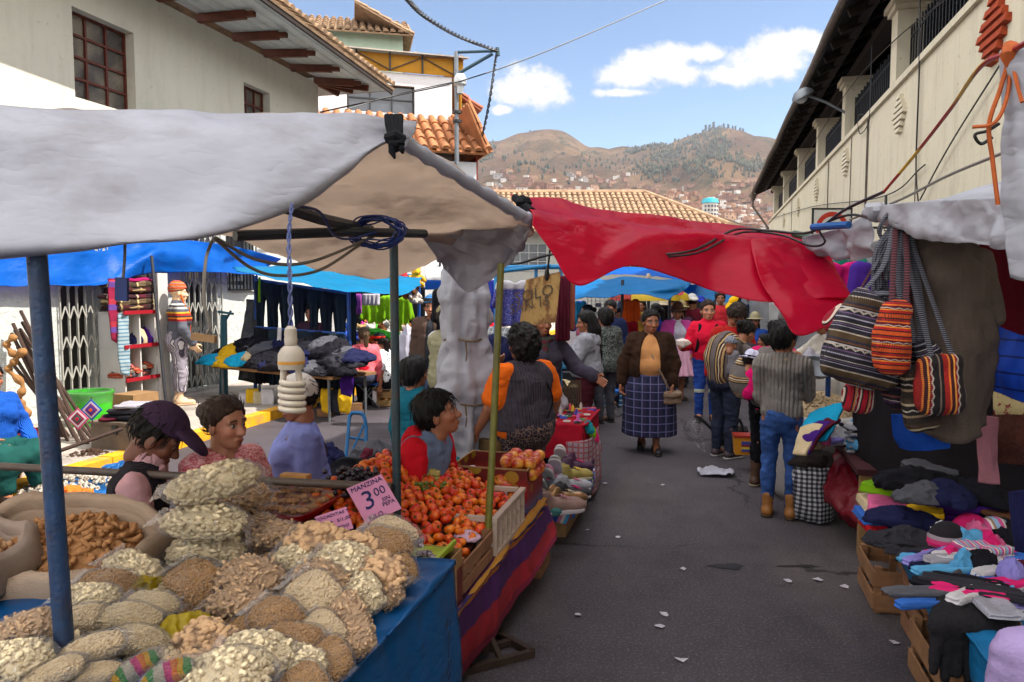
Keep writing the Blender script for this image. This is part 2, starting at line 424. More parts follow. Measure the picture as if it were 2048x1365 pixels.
def text_mesh(txt,size,ext=.001,shear=0):
 cu=bpy.data.curves.new('t','FONT');cu.body=txt;cu.size=size;cu.extrude=ext;cu.shear=shear;cu.align_x='CENTER';cu.resolution_u=2
 cu.space_line=.85
 o=bpy.data.objects.new('t',cu);COL.objects.link(o);dg=bpy.context.evaluated_depsgraph_get();me=o.evaluated_get(dg).to_mesh()
 V=np.array([v.co[:]for v in me.vertices]);Fs=[list(p.vertices)for p in me.polygons]
 bpy.data.objects.remove(o);bpy.data.curves.remove(cu);return V,Fs
def write(name,txt,size,M,m_,parent,shear=0,ext=.001):
 b=MB();b.mesh(text_mesh(txt,size,ext,shear),M);return b.build(name,m_,parent,smooth=False)
def frame_at(p,right,up):
 r=Vector(right).normalized();u=Vector(up);u=(u-r*u.dot(r)).normalized();n=r.cross(u)
 M=Matrix((r,u,n)).transposed().to_4x4();M.translation=Vector(p);return M
# ================================================================ the setting
def asphalt_mat():
 g=G('asphalt');v=g.obj
 c=g.mix(g.noise(v,3,6,.6),H('342f32'),H('4a434a'));c=g.mix(g.step(g.noise(v,70,3,.7),.52,.66),c,H('625c60'))
 c=g.mix(g.m('MULTIPLY',g.step(g.noise(v,.9,6,.7),.5,.7),.45),c,H('231d1f'))
 c=g.mix(g.m('MULTIPLY',g.step(g.noise(g.map(v,(1,.35,1)),.5,5,.6),.52,.68),.35),c,H('7a6e63'))
 w_=g.nd('ShaderNodeVectorMath',{0:v,1:g.nd('ShaderNodeTexNoise',{'Vector':v,'Scale':1.2,'Detail':5}).outputs['Color']},operation='ADD').outputs[0]
 ck=g.m('LESS_THAN',g.vor(w_,.32,'DISTANCE_TO_EDGE'),.0045);c=g.mix(g.m('MULTIPLY',g.m('MULTIPLY',ck,g.step(g.noise(v,.5,2),.45,.55)),.75),c,H('1a1617'))
 c=g.mix(g.m('MULTIPLY',g.step(g.noise(v,34,4,.8),.66,.74),.5),c,H('7a7472'));c=g.mix(g.m('MULTIPLY',g.step(g.noise(g.map(v,loc=(7,3,0)),2.6,5,.7),.62,.68),.5),c,H('27201f'))
 return g.out(g.bsdf(c,g.m('ADD',g.m('MULTIPLY',g.noise(v,2,4),.3),.6),0,.3,g.noise(v,60,5,.75),.012))
def plaster_mat(name,base,dirt,amt=.5,rough=.9,bs=7,bd=.01,streak=True):
 g=G(name);v=g.obj;c=g.mix(g.noise(v,1.3,6,.62),H(base),tuple(a*.86 for a in H(base)))
 st=g.step(g.noise(g.map(v,(3,3,.35)),1.6,7,.7),.5,.75)
 c=g.mix(g.m('MULTIPLY',st,amt*.5),c,H(dirt));c=g.mix(g.m('MULTIPLY',g.step(g.noise(v,9,6,.7),.62,.7),amt),c,H(dirt))
 c=g.mix(g.m('MULTIPLY',g.step(g.noise(g.map(v,(1,1,.6),loc=(3,9,5)),.7,8,.75),.55,.66),amt*.8),c,tuple(a*.62 for a in H(base)))
 h=g.m('ADD',g.noise(v,bs,5,.6),g.m('MULTIPLY',g.noise(v,bs*8,3,.6),.25))
 return g.out(g.bsdf(c,rough,0,.2,h,bd))
M_asph=asphalt_mat()
M_cream=plaster_mat('cream_plaster','d0c7b0','6d5f4c',.6)
M_left=plaster_mat('ivory_plaster','cbc8ba','8b7d66',.4)
M_stucco=plaster_mat('rough_white_stucco','c9cbc6','7c7468',.35,bs=14,bd=.03)
M_white=plaster_mat('white_plaster','cfd0d2','7d766c',.4)
M_grey=plaster_mat('grey_plaster','a5a49f','6a645c',.4)
M_green=plaster_mat('green_plaster','a3b4a0','6a705c',.4)
M_wood=mat('eave_timber','5a2f1d',.7,.3,9,.004,40,dirt='2a1a12')
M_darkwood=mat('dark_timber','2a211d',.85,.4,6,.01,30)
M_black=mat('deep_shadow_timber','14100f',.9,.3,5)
M_board=mat('white_boards','bdbfba',.7,.15,4,.003,50,dirt='7a6f60')
M_iron=mat('black_iron','15161a',.55,.3,20,.002,90,spec=.5)
M_steel=mat('galvanised_steel','70757a',.5,.25,14,.002,60,spec=.5,metal=.6)
M_gut=mat('weathered_gutter','5d534b',.7,.35,5,.004,30,dirt='2b2522')
M_tile=mat('clay_tile','96563e',.85,.35,3.5,.008,40,dirt='6b4a35',ds=3,jit=.25)
M_tileold=mat('old_clay_tile','8b7158',.9,.4,5,.01,40,dirt='4c4338',ds=4)
M_tilepale=mat('pale_clay_tile','94785f',.9,.4,2.2,.01,20,dirt='5b4a3c',ds=1.5)
M_bluepaint=mat('blue_painted_pipe','0f2f52',.45,.4,16,.003,70,spec=.5,dirt='33221c',ds=9,dirtamt=.85)
M_darkpipe=mat('dark_steel_pipe','23262d',.45,.4,12,.003,60,spec=.5,dirt='4a3328',ds=8)
M_yellow=mat('yellow_kerb_paint','d99a10',.8,.25,4,.01,40,dirt='8c7350',ds=5,dirtamt=.8)
M_conc=mat('pavement_concrete','9a9087',.9,.25,3,.01,30,dirt='4b4440',ds=2)
M_cable=mat('black_cable','0e0e11',.5,.2,20,spec=.5)
M_glass=None
def glass_mat():
 g=G('window_glass');c=g.mix(g.noise(g.obj,1.2,4),H('2a2c33'),H('5b6068'))
 return g.out(g.bsdf(c,.12,0,.6,g.noise(g.obj,3,2),.004))
M_glass=glass_mat()
def frosted_mat():
 g=G('ribbed_window_glass');c=g.mix(g.step(g.noise(g.obj,2.2,4),.4,.62),H('474340'),H('7d7568'))
 return g.out(g.bsdf(c,.35,0,.5,g.m('SINE',g.m('MULTIPLY',g.xyz(g.obj)[2],300.)),.002))
M_frost=frosted_mat()
def kit():return MB()
def blk(mb,D0,D1,t0,t1,z0,z1):
 return mb.box(S((D0+D1)/2,(t0+t1)/2,(z0+z1)/2),(D1-D0,t1-t0,z1-z0),RS)
# ---- ground
b=MB();n=60;
b.add([(-4000,-300,0),(4000,-300,0),(4000,300,0),(-4000,300,0)],[(0,1,2,3)]);tag(b.build('road',M_asph,smooth=False),kind='structure')
b=MB();blk(b,-8.3,-5.85,-6,40,-.2,.12);tag(b.build('pavement',M_conc,smooth=False),kind='structure')
b=MB()
for i in range(40):
 t0=-6+i*1.1;blk(b,-5.85,-5.68+random.uniform(-.008,.008),t0,t0+1.088,-.2,.125+random.uniform(-.006,.006))
tag(b.build('kerb',M_yellow,smooth=False),kind='structure')
b=MB();
for (x,y,rx,ry)in [(1457,1133,.10,.05),(1600,1132,.13,.02),(1395,880,.12,.1),(1180,1000,.06,.03)]:
 p=GZ(x,y,.004);k=22
 b.add([(p.x+rx*(1+.35*math.sin(3*q*.2856+x)+.2*math.sin(7*q*.2856))*math.cos(q*.2856),p.y+ry*(1+.3*math.cos(5*q*.2856))*math.sin(q*.2856),.004)for q in range(k)],[tuple(range(k))])
tag(b.build('wet_patches',mat('damp_asphalt','1f1b1d',.6,.3,6),smooth=False),kind='structure')
# ---- corrugated tile roofs
def tile_roof(mb,A,B,up,wid=.2,rowl=.38,th=.05,seed=0):
 """barrel tiles from the eave line A-B up the vector `up`; every row steps over the one below"""
 A,B,up=Vector(A),Vector(B),Vector(up);L=(B-A).length;d=(B-A).normalized();n=d.cross(up).normalized()
 if n.z<0:n=-n
 nt=max(2,int(L/wid));nr=max(1,int(up.length/rowl));ph=np.linspace(-math.pi/2,math.pi/2,6);rr=random.Random(seed)
 V=[];Fs=[]
 for r in range(nr):
  for i in range(nt):
   sl=rr.uniform(-.012,.012);rad=wid*.36*rr.uniform(.93,1.06)
   for (e,k0)in ((0,1.08),(1,.9)):
    c=A+d*((i+.5)*wid+sl)+up*((r+e*1.12)/nr)+n*(.035-.03*e)
    for q in ph:V.append(tuple(c+d*(math.sin(q)*rad*k0)+n*(math.cos(q)*rad*.9*k0)))
   base=len(V)-12
   Fs+=[(base+k,base+k+1,base+6+k+1,base+6+k)for k in range(5)]
   Fs.append(tuple(base+k for k in range(5,-1,-1)))
 mb.add(V,Fs)
 a,b_,c_,d_=A-n*.02,B-n*.02,B+up-n*.02,A+up-n*.02
 mb.add([tuple(p)for p in (a,b_,c_,d_)]+[tuple(p-n*th)for p in (a,b_,c_,d_)],[(0,1,2,3),(7,6,5,4),(0,4,5,1),(1,5,6,2),(2,6,7,3),(3,7,4,0)])
def win(root,c,w,h,nx,ny,R,fm,gm,fw=.045,dep=.05):
 """window as a part: frame with bars, panes as its sub-part; c = centre, R = facing rotation (x right, y outwards)"""
 f=MB();R=R
 for i in range(nx+1):f.box(Vector(c)+R@Vector((-w/2+w*i/nx,0,0)),(fw if i in (0,nx)else fw*.7,dep,h+fw),R)
 for j in range(ny+1):f.box(Vector(c)+R@Vector((0,.004,-h/2+h*j/ny)),(w-.01,dep*.8,fw if j in (0,ny)else fw*.7),R)
 o=f.build('window',fm,root);p=MB();p.box(Vector(c)-R@Vector((0,.012,0)),(w,.012,h),R);p.build('pane',gm,o);return o
# ---- left building with white boarded eaves
LB=thing('plastered_building','long ivory plastered building on the left with white boarded eaves and brown rafters','building',S(-8,6,0))
TC=onwall(640,400,-8)[0]
wins=[]
for (x0,y0,x1,y1)in ((143,10,272,200),(487,152,552,222)):
 ta,za=onwall(x0,y0,-8);tb,_=onwall(x1,y1,-8);wins.append((ta,tb))
w1=(wins[0][0],wins[0][1],4.27,5.42);w2=(wins[1][0],wins[1][1]-.2,4.27,5.42)
b=MB();zt=6.06
def wall_with_holes(mb,D0,D1,t0,t1,z0,z1,holes):
 ts=t0
 for (a,c,e,g)in sorted(holes):
  blk(mb,D0,D1,ts,a,z0,z1);blk(mb,D0,D1,a,c,z0,e);blk(mb,D0,D1,a,c,g,z1);ts=c
 blk(mb,D0,D1,ts,t1,z0,z1)
wall_with_holes(b,-8.35,-8,-6,TC,3.3,zt,[w1,w2])
blk(b,-16,-8.35,TC-.35,TC,0,zt)
b.build('wall',M_left,LB,smooth=False)
b=MB();gate_spans=[]
def tx(x,y=700,D=-8):return onwall(x,y,D)[0]
shop=(tx(238),tx(335));g1=(tx(118),tx(216));g2=(tx(366),tx(442));bw=(tx(458),tx(512))
wall_with_holes(b,-8.3,-8.0,-6,TC,.12,3.3,[(shop[0],shop[1],.13,2.9),(g1[0]+.05,g1[1]-.05,.13,2.95),(g2[0]+.1,g2[1]-.05,.13,2.95),(bw[0],bw[1],1.75,2.75)])
b.build('lower_wall',M_stucco,LB,smooth=False)
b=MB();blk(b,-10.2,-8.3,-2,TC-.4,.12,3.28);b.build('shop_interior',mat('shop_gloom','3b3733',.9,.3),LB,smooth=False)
for w in (w1,w2):
 c=S(-8.17,(w[0]+w[1])/2,(w[2]+w[3])/2);R=Matrix((S(0,-1,0),S(1,0,0),Vector((0,0,1)))).transposed()
 win(LB,c,w[1]-w[0]-.02,w[3]-w[2]-.02,3,4,R,mat('rust_red_steel','59281d',.6,.3,20),M_frost)
DE,TEV=-6.6,TC+.62
def ze(D,t):
 k=(D+8)/(DE+8);return lerp(6.17,6.16-.043*(t-10.43),max(k,0))
b=MB();D=-8.0
def board(q):
 b.add([tuple(p)for p in q]+[tuple(p+Vector((0,0,.03)))for p in q],[(3,2,1,0),(4,5,6,7),(0,1,5,4),(1,2,6,5),(2,3,7,6),(3,0,4,7)])
while D<DE-.03:
 e=min(D+.2,DE-.01);u=(D+8)*.44;w_=(e+8)*.44
 board([S(D+.012,-6,ze(D,-6)),S(e,-6,ze(e,-6)),S(e,TC+w_,ze(e,TC)),S(D+.012,TC+u,ze(D,TC))])
 board([S(D,TC+u+.006,ze(D,TC)),S(e,TC+w_,ze(e,TC)),S(-16,TC+w_,ze(e,TC)),S(-16,TC+u+.006,ze(D,TC))])
 D+=.2
b.build('soffit',M_board,LB,smooth=False)
for i in range(17):
 t=TC-.1-i*.93
 b=MB();a=S(-8.02,t,ze(-8,t)-.065);c=S(-6.98,t,ze(-6.98,t)-.06)
 b.beam(a,lerp(a,c,.85),.085,.13);b.beam(lerp(a,c,.85),c,.085,.08);b.build('rafter',M_wood,LB,smooth=False)
for k in range(3):
 b=MB();a=S(-8.02,TC-.02,6.1);c=S(-6.95+k*-.4,TC+.2+.12*k,5.95);b.beam(a,c,.08,.12);b.build('rafter',M_wood,LB,smooth=False)
rf=MB();SK=-4.92
def zt_(t):return ze(DE,t)+.09
tile_roof(rf,S(DE+.06,-6,zt_(-6)),S(DE+.06,TEV+.03,zt_(TEV)),S(-4.92,SK,2.0),.21,.4,seed=1)
tile_roof(rf,S(-16,TEV+.05,zt_(TEV)),S(DE+.03,TEV+.05,zt_(TEV)),S(-4.92,-4.92,2.0),.21,.4,seed=2)
rf.build('roof',M_tileold,LB)
b=MB();b.beam(S(DE,-6,ze(DE,-6)),S(DE,TEV,ze(DE,TEV)),.04,.1);b.build('fascia',M_darkwood,LB,smooth=False)
# folding lattice gates
def lattice(t0,t1,z0,z1,label,D=-7.96):
 r=thing('folding_gate',label,'gate',S(D,(t0+t1)/2,z0),group='folding steel lattice gates')
 n=max(5,int(round((t1-t0)/.14)));b=MB();m=7
 for i in range(n+1):
  t=lerp(t0,t1,i/n);b.beam(S(D,t,z0+.05),S(D,t,z1),.028,.016,up=S(0,1,0))
 for i in range(n):
  for j in range(m):
   ta,tb=lerp(t0,t1,i/n),lerp(t0,t1,(i+1)/n);tm=(ta+tb)/2
   za=lerp(z0+.1,z1-.05,j/m);zb=lerp(z0+.1,z1-.05,(j+.42)/m)
   b.beam(S(D+.016,ta,za),S(D+.016,tm,zb),.02,.006,up=S(1,0,0));b.beam(S(D+.016,tb,za),S(D+.016,tm,zb),.02,.006,up=S(1,0,0))
 b.beam(S(D,t0-.03,z0+.03),S(D,t1+.03,z0+.03),.05,.05);b.build('lattice',M_gate,r,smooth=False)
 return r
M_gate=mat('grey_white_gate_paint','9a9890',.55,.25,12,.002,60,dirt='5c5348')
lattice(g1[0],g1[1],.12,3.0,'grey steel lattice gate left of the shelf of folded ponchos')
lattice(tx(302,700),tx(322,700),.12,3.0,'narrow folded lattice gate behind the mannequin',D=-7.93)
lattice(g2[0]-.02,g2[1],.12,3.0,'grey lattice gate right of the mannequin in the grey cardigan')
r=thing('barred_window','small barred window above the rack of dark trousers','window',S(-8,(bw[0]+bw[1])/2,1.75));b=MB()
for i in range(9):
 t=lerp(bw[0],bw[1],i/8);b.beam(S(-7.95,t,1.75),S(-7.95,t,2.75),.02,.02)
b.beam(S(-7.95,bw[0]-.02,1.76),S(-7.95,bw[1]+.02,1.76),.03,.03);b.beam(S(-7.95,bw[0]-.02,2.2),S(-7.95,bw[1]+.02,2.2),.03,.03);b.build('bars',M_iron,r,smooth=False)
b=MB();blk(b,-8.25,-8.2,bw[0],bw[1],1.75,2.75);b.build('pane',M_glass,r,smooth=False)
# ---- right building: cream wall, gallery of square pillars, dark timber roof
RB=thing('gallery_building','long cream building on the right with a pillared upper gallery under dark eaves','building',S(3,18,0))
TE=41.0;LZ=5.1;DW=3.0
b=MB();blk(b,DW,DW+.4,-4,TE,0,LZ);blk(b,DW+.4,12,TE-.4,TE,0,LZ);b.build('wall',M_cream,RB,smooth=False)
b=MB();blk(b,DW-.06,DW+.46,-4,TE+.05,LZ+.003,LZ+.1);b.build('ledge',M_cream,RB,smooth=False)
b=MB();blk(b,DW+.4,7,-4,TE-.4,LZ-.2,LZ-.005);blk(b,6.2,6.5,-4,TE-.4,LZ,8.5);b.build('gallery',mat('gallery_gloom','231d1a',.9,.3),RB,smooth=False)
PT=[5.5,10.1,14.3,19.2,23.6,28.4,33.6,38.4]
for t in PT:
 b=MB();blk(b,DW-.01,DW+.42,t-.21,t+.21,LZ+.1,6.42)
 blk(b,DW-.07,DW+.48,t-.28,t+.28,6.423,6.5);blk(b,DW-.12,DW+.53,t-.33,t+.33,6.503,6.6);b.build('pillar',M_cream,RB,smooth=False)
for i in range(len(PT)-1):
 b=MB();t0,t1=PT[i]+.25,PT[i+1]-.25;n=int((t1-t0)/.16)
 for k in range(n+1):
  t=lerp(t0,t1,k/n);b.beam(S(DW+.2,t,LZ+.1),S(DW+.2,t,6.1+.04*(k%2)),.022,.022)
 b.beam(S(DW+.2,t0,5.95),S(DW+.2,t1,5.95),.03,.03);b.beam(S(DW+.2,t0,5.3),S(DW+.2,t1,5.3),.03,.03);b.build('railing',M_iron,RB,smooth=False)
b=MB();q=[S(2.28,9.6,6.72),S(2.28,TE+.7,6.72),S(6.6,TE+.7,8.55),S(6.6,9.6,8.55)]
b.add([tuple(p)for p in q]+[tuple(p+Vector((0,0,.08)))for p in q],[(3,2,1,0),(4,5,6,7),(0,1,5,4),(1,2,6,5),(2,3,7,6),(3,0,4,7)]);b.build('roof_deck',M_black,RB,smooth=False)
b=MB();tile_roof(b,S(2.22,9.6,6.84),S(2.22,TE+.8,6.84),S(4.4,0,1.86)-S(0,0,0),seed=5);b.build('roof',M_tileold,RB)
for i in range(34):
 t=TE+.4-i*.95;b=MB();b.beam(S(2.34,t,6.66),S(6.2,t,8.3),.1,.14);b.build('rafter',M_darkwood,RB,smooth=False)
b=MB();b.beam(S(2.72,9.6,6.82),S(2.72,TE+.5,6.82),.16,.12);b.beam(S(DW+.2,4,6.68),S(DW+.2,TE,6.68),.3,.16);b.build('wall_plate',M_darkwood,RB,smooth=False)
b=MB();pts=[S(2.17+.015*math.sin(i*1.3),lerp(9.6,TE+.7,i/20),6.72+.02*math.sin(i*2.1))for i in range(21)];b.tube(pts,.075,8);b.build('gutter',M_gut,RB)
b=MB();b.lathe([(.12,0),(.13,.12),(.2,.2),(.2,.32)],S(2.2,TE+.5,6.32),10);b.tube([S(2.2,TE+.5,6.35),S(2.2,TE+.5,6.0),S(2.95,TE+.3,4.9),S(2.95,TE+.3,0)],.06,8);b.build('downpipe',M_gut,RB)
b=MB();blk(b,2.6,9,-8,9.5,6.9,9.0);b.build('unseen_shade_storey',M_cream,RB,smooth=False)  # unseen block and its beams, added to keep sun off the near stall
b=MB();blk(b,3.1,9,-8,9.5,6.7,6.897);blk(b,2.7,3.05,-8,9.5,6.72,6.897);b.build('shade_storey_beam',M_darkwood,RB,smooth=False)
def vent(x,y,hgt,m_,name='wall_vent'):
 t,z=onwall(x,y,DW);b=MB();n=7
 for j in range(n):
  zz=z-hgt/2+hgt*(j+.5)/n;w=hgt*1.0*(1-abs((j+.5)/n*2-1))+.12
  b.box(S(DW-.02,t,zz),(.09,w,hgt/n*.8),RS@Ry(14))
 b.build(name,m_,RB,smooth=False)
for (x,y)in ((1803,229),(1694,325),(1635,380),(1598,415),(1569,440)):vent(x,y,.62,M_cream)
vent(1993,60,.75,mat('bare_brick_vent','9a3f22',.9,.3,12,.01))
for (x,dk)in ((1737,.02),(1660,.012),(1705,.01),(1837,.008),(1588,.01)):
 t=onwall(x,300,DW)[0];b=MB();b.tube([S(DW-.025,t,z)for z in (LZ-.03,3.6,2.2,.2)],dk,6);b.build('conduit',M_gut,RB)
# ---- house with the tiled porch roof and yellow rooftop lean-to
def house2():
 C=Vector((-1.6,20.4,-.45));a=Vector((.955,.296,0));nrm=Vector((.296,-.955,0));R=Matrix((a,-nrm,Vector((0,0,1)))).transposed()
 r=thing('tiled_house','white house with terracotta porch roof and a yellow sheeted rooftop room','house',(C.x,C.y,0))
 def Bx(mb,x0,x1,y0,y1,z0,z1):return mb.box(C+R@Vector(((x0+x1)/2,(y0+y1)/2,(z0+z1)/2)),(x1-x0,y1-y0,z1-z0),R)
 b=MB();Bx(b,-8,-2.75,0,5,0,7.82);Bx(b,-2.75,-1.0,0,5,0,6.78);Bx(b,-2.75,-1.0,0,5,7.5,7.82);Bx(b,-1.0,0,0,5,0,7.82);Bx(b,-2.75,-1.0,.25,5,6.78,7.5);b.build('wall',M_white,r,smooth=False)
 win(r,C+R@Vector((-1.87,.12,7.14)),1.7,.7,3,2,R@Rz(180),M_iron,M_glass)
 b=MB();q=[(-8,-.25,8.28),(.42,-.25,8.28),(.42,3.2,9.0),(-8,3.2,9.0)]
 q=[C+R@Vector(p)for p in q];b.add([tuple(p)for p in q]+[tuple(p+Vector((0,0,.03)))for p in q],[(3,2,1,0),(4,5,6,7),(0,1,5,4),(1,2,6,5),(2,3,7,6),(3,0,4,7)])
 for i in range(14):b.beam(C+R@Vector((-7.8+i*.62,-.25,8.325)),C+R@Vector((-7.8+i*.62,3.2,9.045)),.03,.02)
 b.build('sheet_roof',mat('plastic_roof_sheet','a39a90',.5,.2,3,dirt='6d6052'),r,smooth=False)
 b=MB();Bx(b,-8,.3,-.06,-.03,7.83,8.27);Bx(b,.22,.26,-.05,3,7.0,8.4);b.build('yellow_screen',mat('yellow_sheeting','b5810e',.5,.3,2,translucent=.35),r,smooth=False)
 b=MB()
 for i in range(10):
  x=-7.6+i*.85;Bx(b,x-.02,x+.02,-.1,-.07,7.83,8.3)
  if i<9:b.beam(C+R@Vector((x,-.09,7.86 if i%2 else 8.24)),C+R@Vector((x+.85,-.09,8.24 if i%2 else 7.86)),.025,.02)
 b.build('screen_frame',M_iron,r,smooth=False)
 b=MB();A=C+R@Vector((-8,-1.9,5.55));B=C+R@Vector((.45,-1.9,5.55));tile_roof(b,A,B,R@Vector((0,1.85,1.15)),.27,.45,seed=9)
 A=C+R@Vector((.5,-1.95,5.55));B=C+R@Vector((.5,5,5.55));tile_roof(b,A,B,R@Vector((-.5,.0,1.15)),.27,.45,seed=10)
 b.tube([C+R@Vector((.48,-1.93,5.62)),C+R@Vector((.02,-.06,6.76))],.1,8);b.build('porch_roof',M_tile,r)
 b=MB();Bx(b,-8,.25,-1.6,0,0.45,5.35);b.build('porch_wall',M_white,r,smooth=False)
 b=MB();Bx(b,.252,.3,-1.55,4.8,4.6,5.5);b.build('eave_side',mat('red_eave_tiles','7a2d20',.8,.3,8,.01),r,smooth=False)
 b=MB();Bx(b,.02,.9,2.2,6.5,4,7.7);b.build('rear_wing',M_white,r,smooth=False)
 b=MB();A=C+R@Vector((1.35,1.9,7.5));B=C+R@Vector((1.35,6.8,7.5));tile_roof(b,A,B,R@Vector((-1.3,0,.8)),.25,.4,seed=12);b.build('rear_roof',M_tile,r)
house2()
def house3():
 C=Vector((-6.6,27,0));R=Rz(12);r=thing('green_gabled_house','pale green upper house with a tiled roof peeping over the left eaves','house',C)
 b=MB();b.box(C+R@Vector((0,2,5.4)),(5.5,4,10.8),R);b.build('wall',M_green,r,smooth=False)
 b=MB();tile_roof(b,C+R@Vector((-3.2,-.5,10.7)),C+R@Vector((3.1,-.5,10.7)),R@Vector((0,2.5,1.2)),.26,.42,seed=20);tile_roof(b,C+R@Vector((3.1,-.5,10.7)),C+R@Vector((3.1,4.5,10.7)),R@Vector((-2,0,1.0)),.26,.42,seed=21);b.build('roof',M_tileold,r)
house3()
# ---- hip-roofed building closing the street
def endhouse():
 r=thing('hip_roofed_building','low grey building with a wide pale tiled hip roof closing the street','building',(3,42,0))
 x0,x1,y0,ze,zr=-9.0,11.4,40.0,4.75,7.3
 b=MB();tile_roof(b,(x0,y0-.7,ze),(x1+.6,y0-.7,ze),(0,5.2,zr-ze),.32,.5,seed=30)
 bb=MB()
 hipx=7.75
 V=np.vstack(b.v)
 keep=MB();
 for f in b.f[:-6]:
  c=V[f].mean(0);k=(c[1]-(y0-.7))/5.2;lim=lerp(x1+.6,hipx,min(max(k,0),1))
  if c[0]<lim:keep.add(V[f],[tuple(range(len(f)))])
 q=[(x0,y0-.7,ze-.03),(x1+.6,y0-.7,ze-.03),(hipx,y0+4.5,zr-.04),(x0,y0+4.5,zr-.04)];keep.add(q,[(0,1,2,3)])
 q=[(x1+.6,y0-.7,ze-.03),(x1+.6,y0+10,ze-.03),(hipx,y0+4.5,zr-.04)];keep.add(q,[(0,1,2)])
 keep.tube([(x1+.6,y0-.7,ze+.05),(hipx,y0+4.5,zr+.06)],.16,8);keep.tube([(x0,y0+4.5,zr+.05),(hipx,y0+4.5,zr+.05)],.16,8)
 keep.build('roof',M_tilepale,r)
 b=MB();b.box(((x0+x1)/2,y0+4.5,ze/2-.02),(x1-x0,8.6,ze-.04));b.build('wall',M_grey,r,smooth=False)
 for x in (-4.5,-1.8,.9,3.6,6.3,9.0):
  win(r,(x,y0+.17,3.4),1.9,1.4,4,3,Rz(180),mat('white_window_frame','a9aaa8',.5),M_glass)
endhouse()
# ---- hills and the town on them
SKY=[(-400,330),(600,330),(900,303),(960,291),(1000,287),(1040,273),(1095,268),(1130,276),(1155,288),(1180,303),(1215,311),(1235,303),(1262,301),(1300,297),(1325,295),(1345,286),(1370,276),(1400,268),(1425,262),(1445,263),(1470,269),(1500,284),(1530,290),(1560,294),(1640,300),(1900,335),(2600,340)]
sx=np.array([p[0]for p in SKY],float);sy=np.array([p[1]for p in SKY],float)
def hill_z(px,Y):
 """terrain height at azimuth px and distance Y: low valley floor rising to the skyline at 2600 m"""
 top=(575-np.interp(px,sx,sy))/F*2600.0
 k=np.clip((Y-350)/2250.0,0,1);x=(px-1024)/F*Y
 prof=.60*k+.40*k**2.6
 n=fbm(x*.0028,Y*.0028,px*0,5,3)*105*k*(1-k*.5)*np.clip((2600-Y)/500,0,1)+crease(x*.0035,Y*.0022,px*0,3,8)*52*k*np.clip((2600-Y)/300,0,1)
 z=top*prof*.98+n+np.clip((k-.9)*10,0,1)*top*.02
 return np.where(Y>2600,top-(Y-2600)*.5,np.maximum(z,0))-2
def hills():
 pxs=np.linspace(-300,2400,500);Ys=np.concatenate([np.linspace(350,2600,170),np.linspace(2640,3200,8)])
 PX,YY=np.meshgrid(pxs,Ys,indexing='ij');Z=hill_z(PX,YY);XX=(PX-1024)/F*YY
 V=np.stack([XX,YY,Z],-1).reshape(-1,3);n,m=PX.shape;idx=np.arange(n*m).reshape(n,m)
 Q=np.stack([idx[:-1,:-1].ravel(),idx[1:,:-1].ravel(),idx[1:,1:].ravel(),idx[:-1,1:].ravel()],1)
 g=G('dry_hillside');v=g.obj
 c=g.mix(g.step(g.noise(v,.004,7,.62),.38,.62),H('5c4634'),H('806549'))
 c=g.mix(g.step(g.noise(v,.011,7,.7),.5,.66),c,H('3d3a24'))
 c=g.mix(g.m('MULTIPLY',g.step(g.noise(v,.006,6,.6),.56,.7),.7),c,H('5e3d31'))
 c=g.mix(g.step(g.noise(v,.05,5,.7),.6,.72),c,H('2d2c1a'))
 b=MB();b.add(V,Q.tolist());o=b.build('hills',g.out(g.bsdf(c,.95,0,.05,g.noise(v,.02,9,.74),60.)),smooth=True);tag(o,kind='structure')
hills()
def wood():
 b=MB();rr=random.Random(4);k=0;YS=np.linspace(700,2600,77)
 poly=[((1010,345),(1290,340),26),((1290,352),(1425,266),26),((1290,352),(1425,266),20),((1395,330),(1450,305),10),((1460,340),(1530,350),20),((1330,370),(1480,345),18),((1290,352),(1425,266),26),((1300,365),(1400,300),22),((1395,330),(1450,305),10),((1250,315),(1330,300),5),((970,330),(985,300),6)]
 while k<1500:
  (ax,ay),(bx,by),sp=rr.choice(poly);u=rr.random();px=lerp(ax,bx,u)+rr.gauss(0,sp*.75);py=lerp(ay,by,u)+rr.gauss(0,sp*.5)
  ok_=np.nonzero(575-F*(hill_z(px,YS)-CAMZ)/YS<=py)[0]
  if not len(ok_):continue
  Y=YS[ok_[0]]
  Y+=rr.uniform(0,24);z=float(hill_z(np.array(px),np.array(Y)));h=rr.uniform(4,12);x=(px-1024)/F*Y;w=h*rr.uniform(.2,.36)
  b.ell((x,Y,z+h*.45),(w,w,h*.6),None,6,4,.5,k);k+=1
 tag(b.build('distant_wood',mat('eucalyptus_far','3a3a2c',.95,.5,.05),smooth=True),'dark eucalyptus wood climbing the right hill','wood',kind='stuff')
wood()
def ridge_tree():
 r=thing('ridge_tree','lone dark tree on the hill skyline','tree',(0,0,0),group='single trees along the hill ridge')
 b=MB();b.tube([(0,0,-2),(.3,0,9)],[1.0,.5],6);b.build('trunk',mat('far_trunk','2d241c'),r,local=True)
 b=MB();rr=random.Random(3)
 for i in range(26):
  a=rr.uniform(0,6.3);q=rr.random();b.ell((math.cos(a)*4*rr.random(),math.sin(a)*4*rr.random(),6+q*13),(2.4*(1.2-q*.7),2.4*(1.2-q*.7),2.2),None,6,4,.4,i)
 b.build('crown',mat('eucalyptus_far','27301a'),r,local=True);return r
T0=ridge_tree();first=True
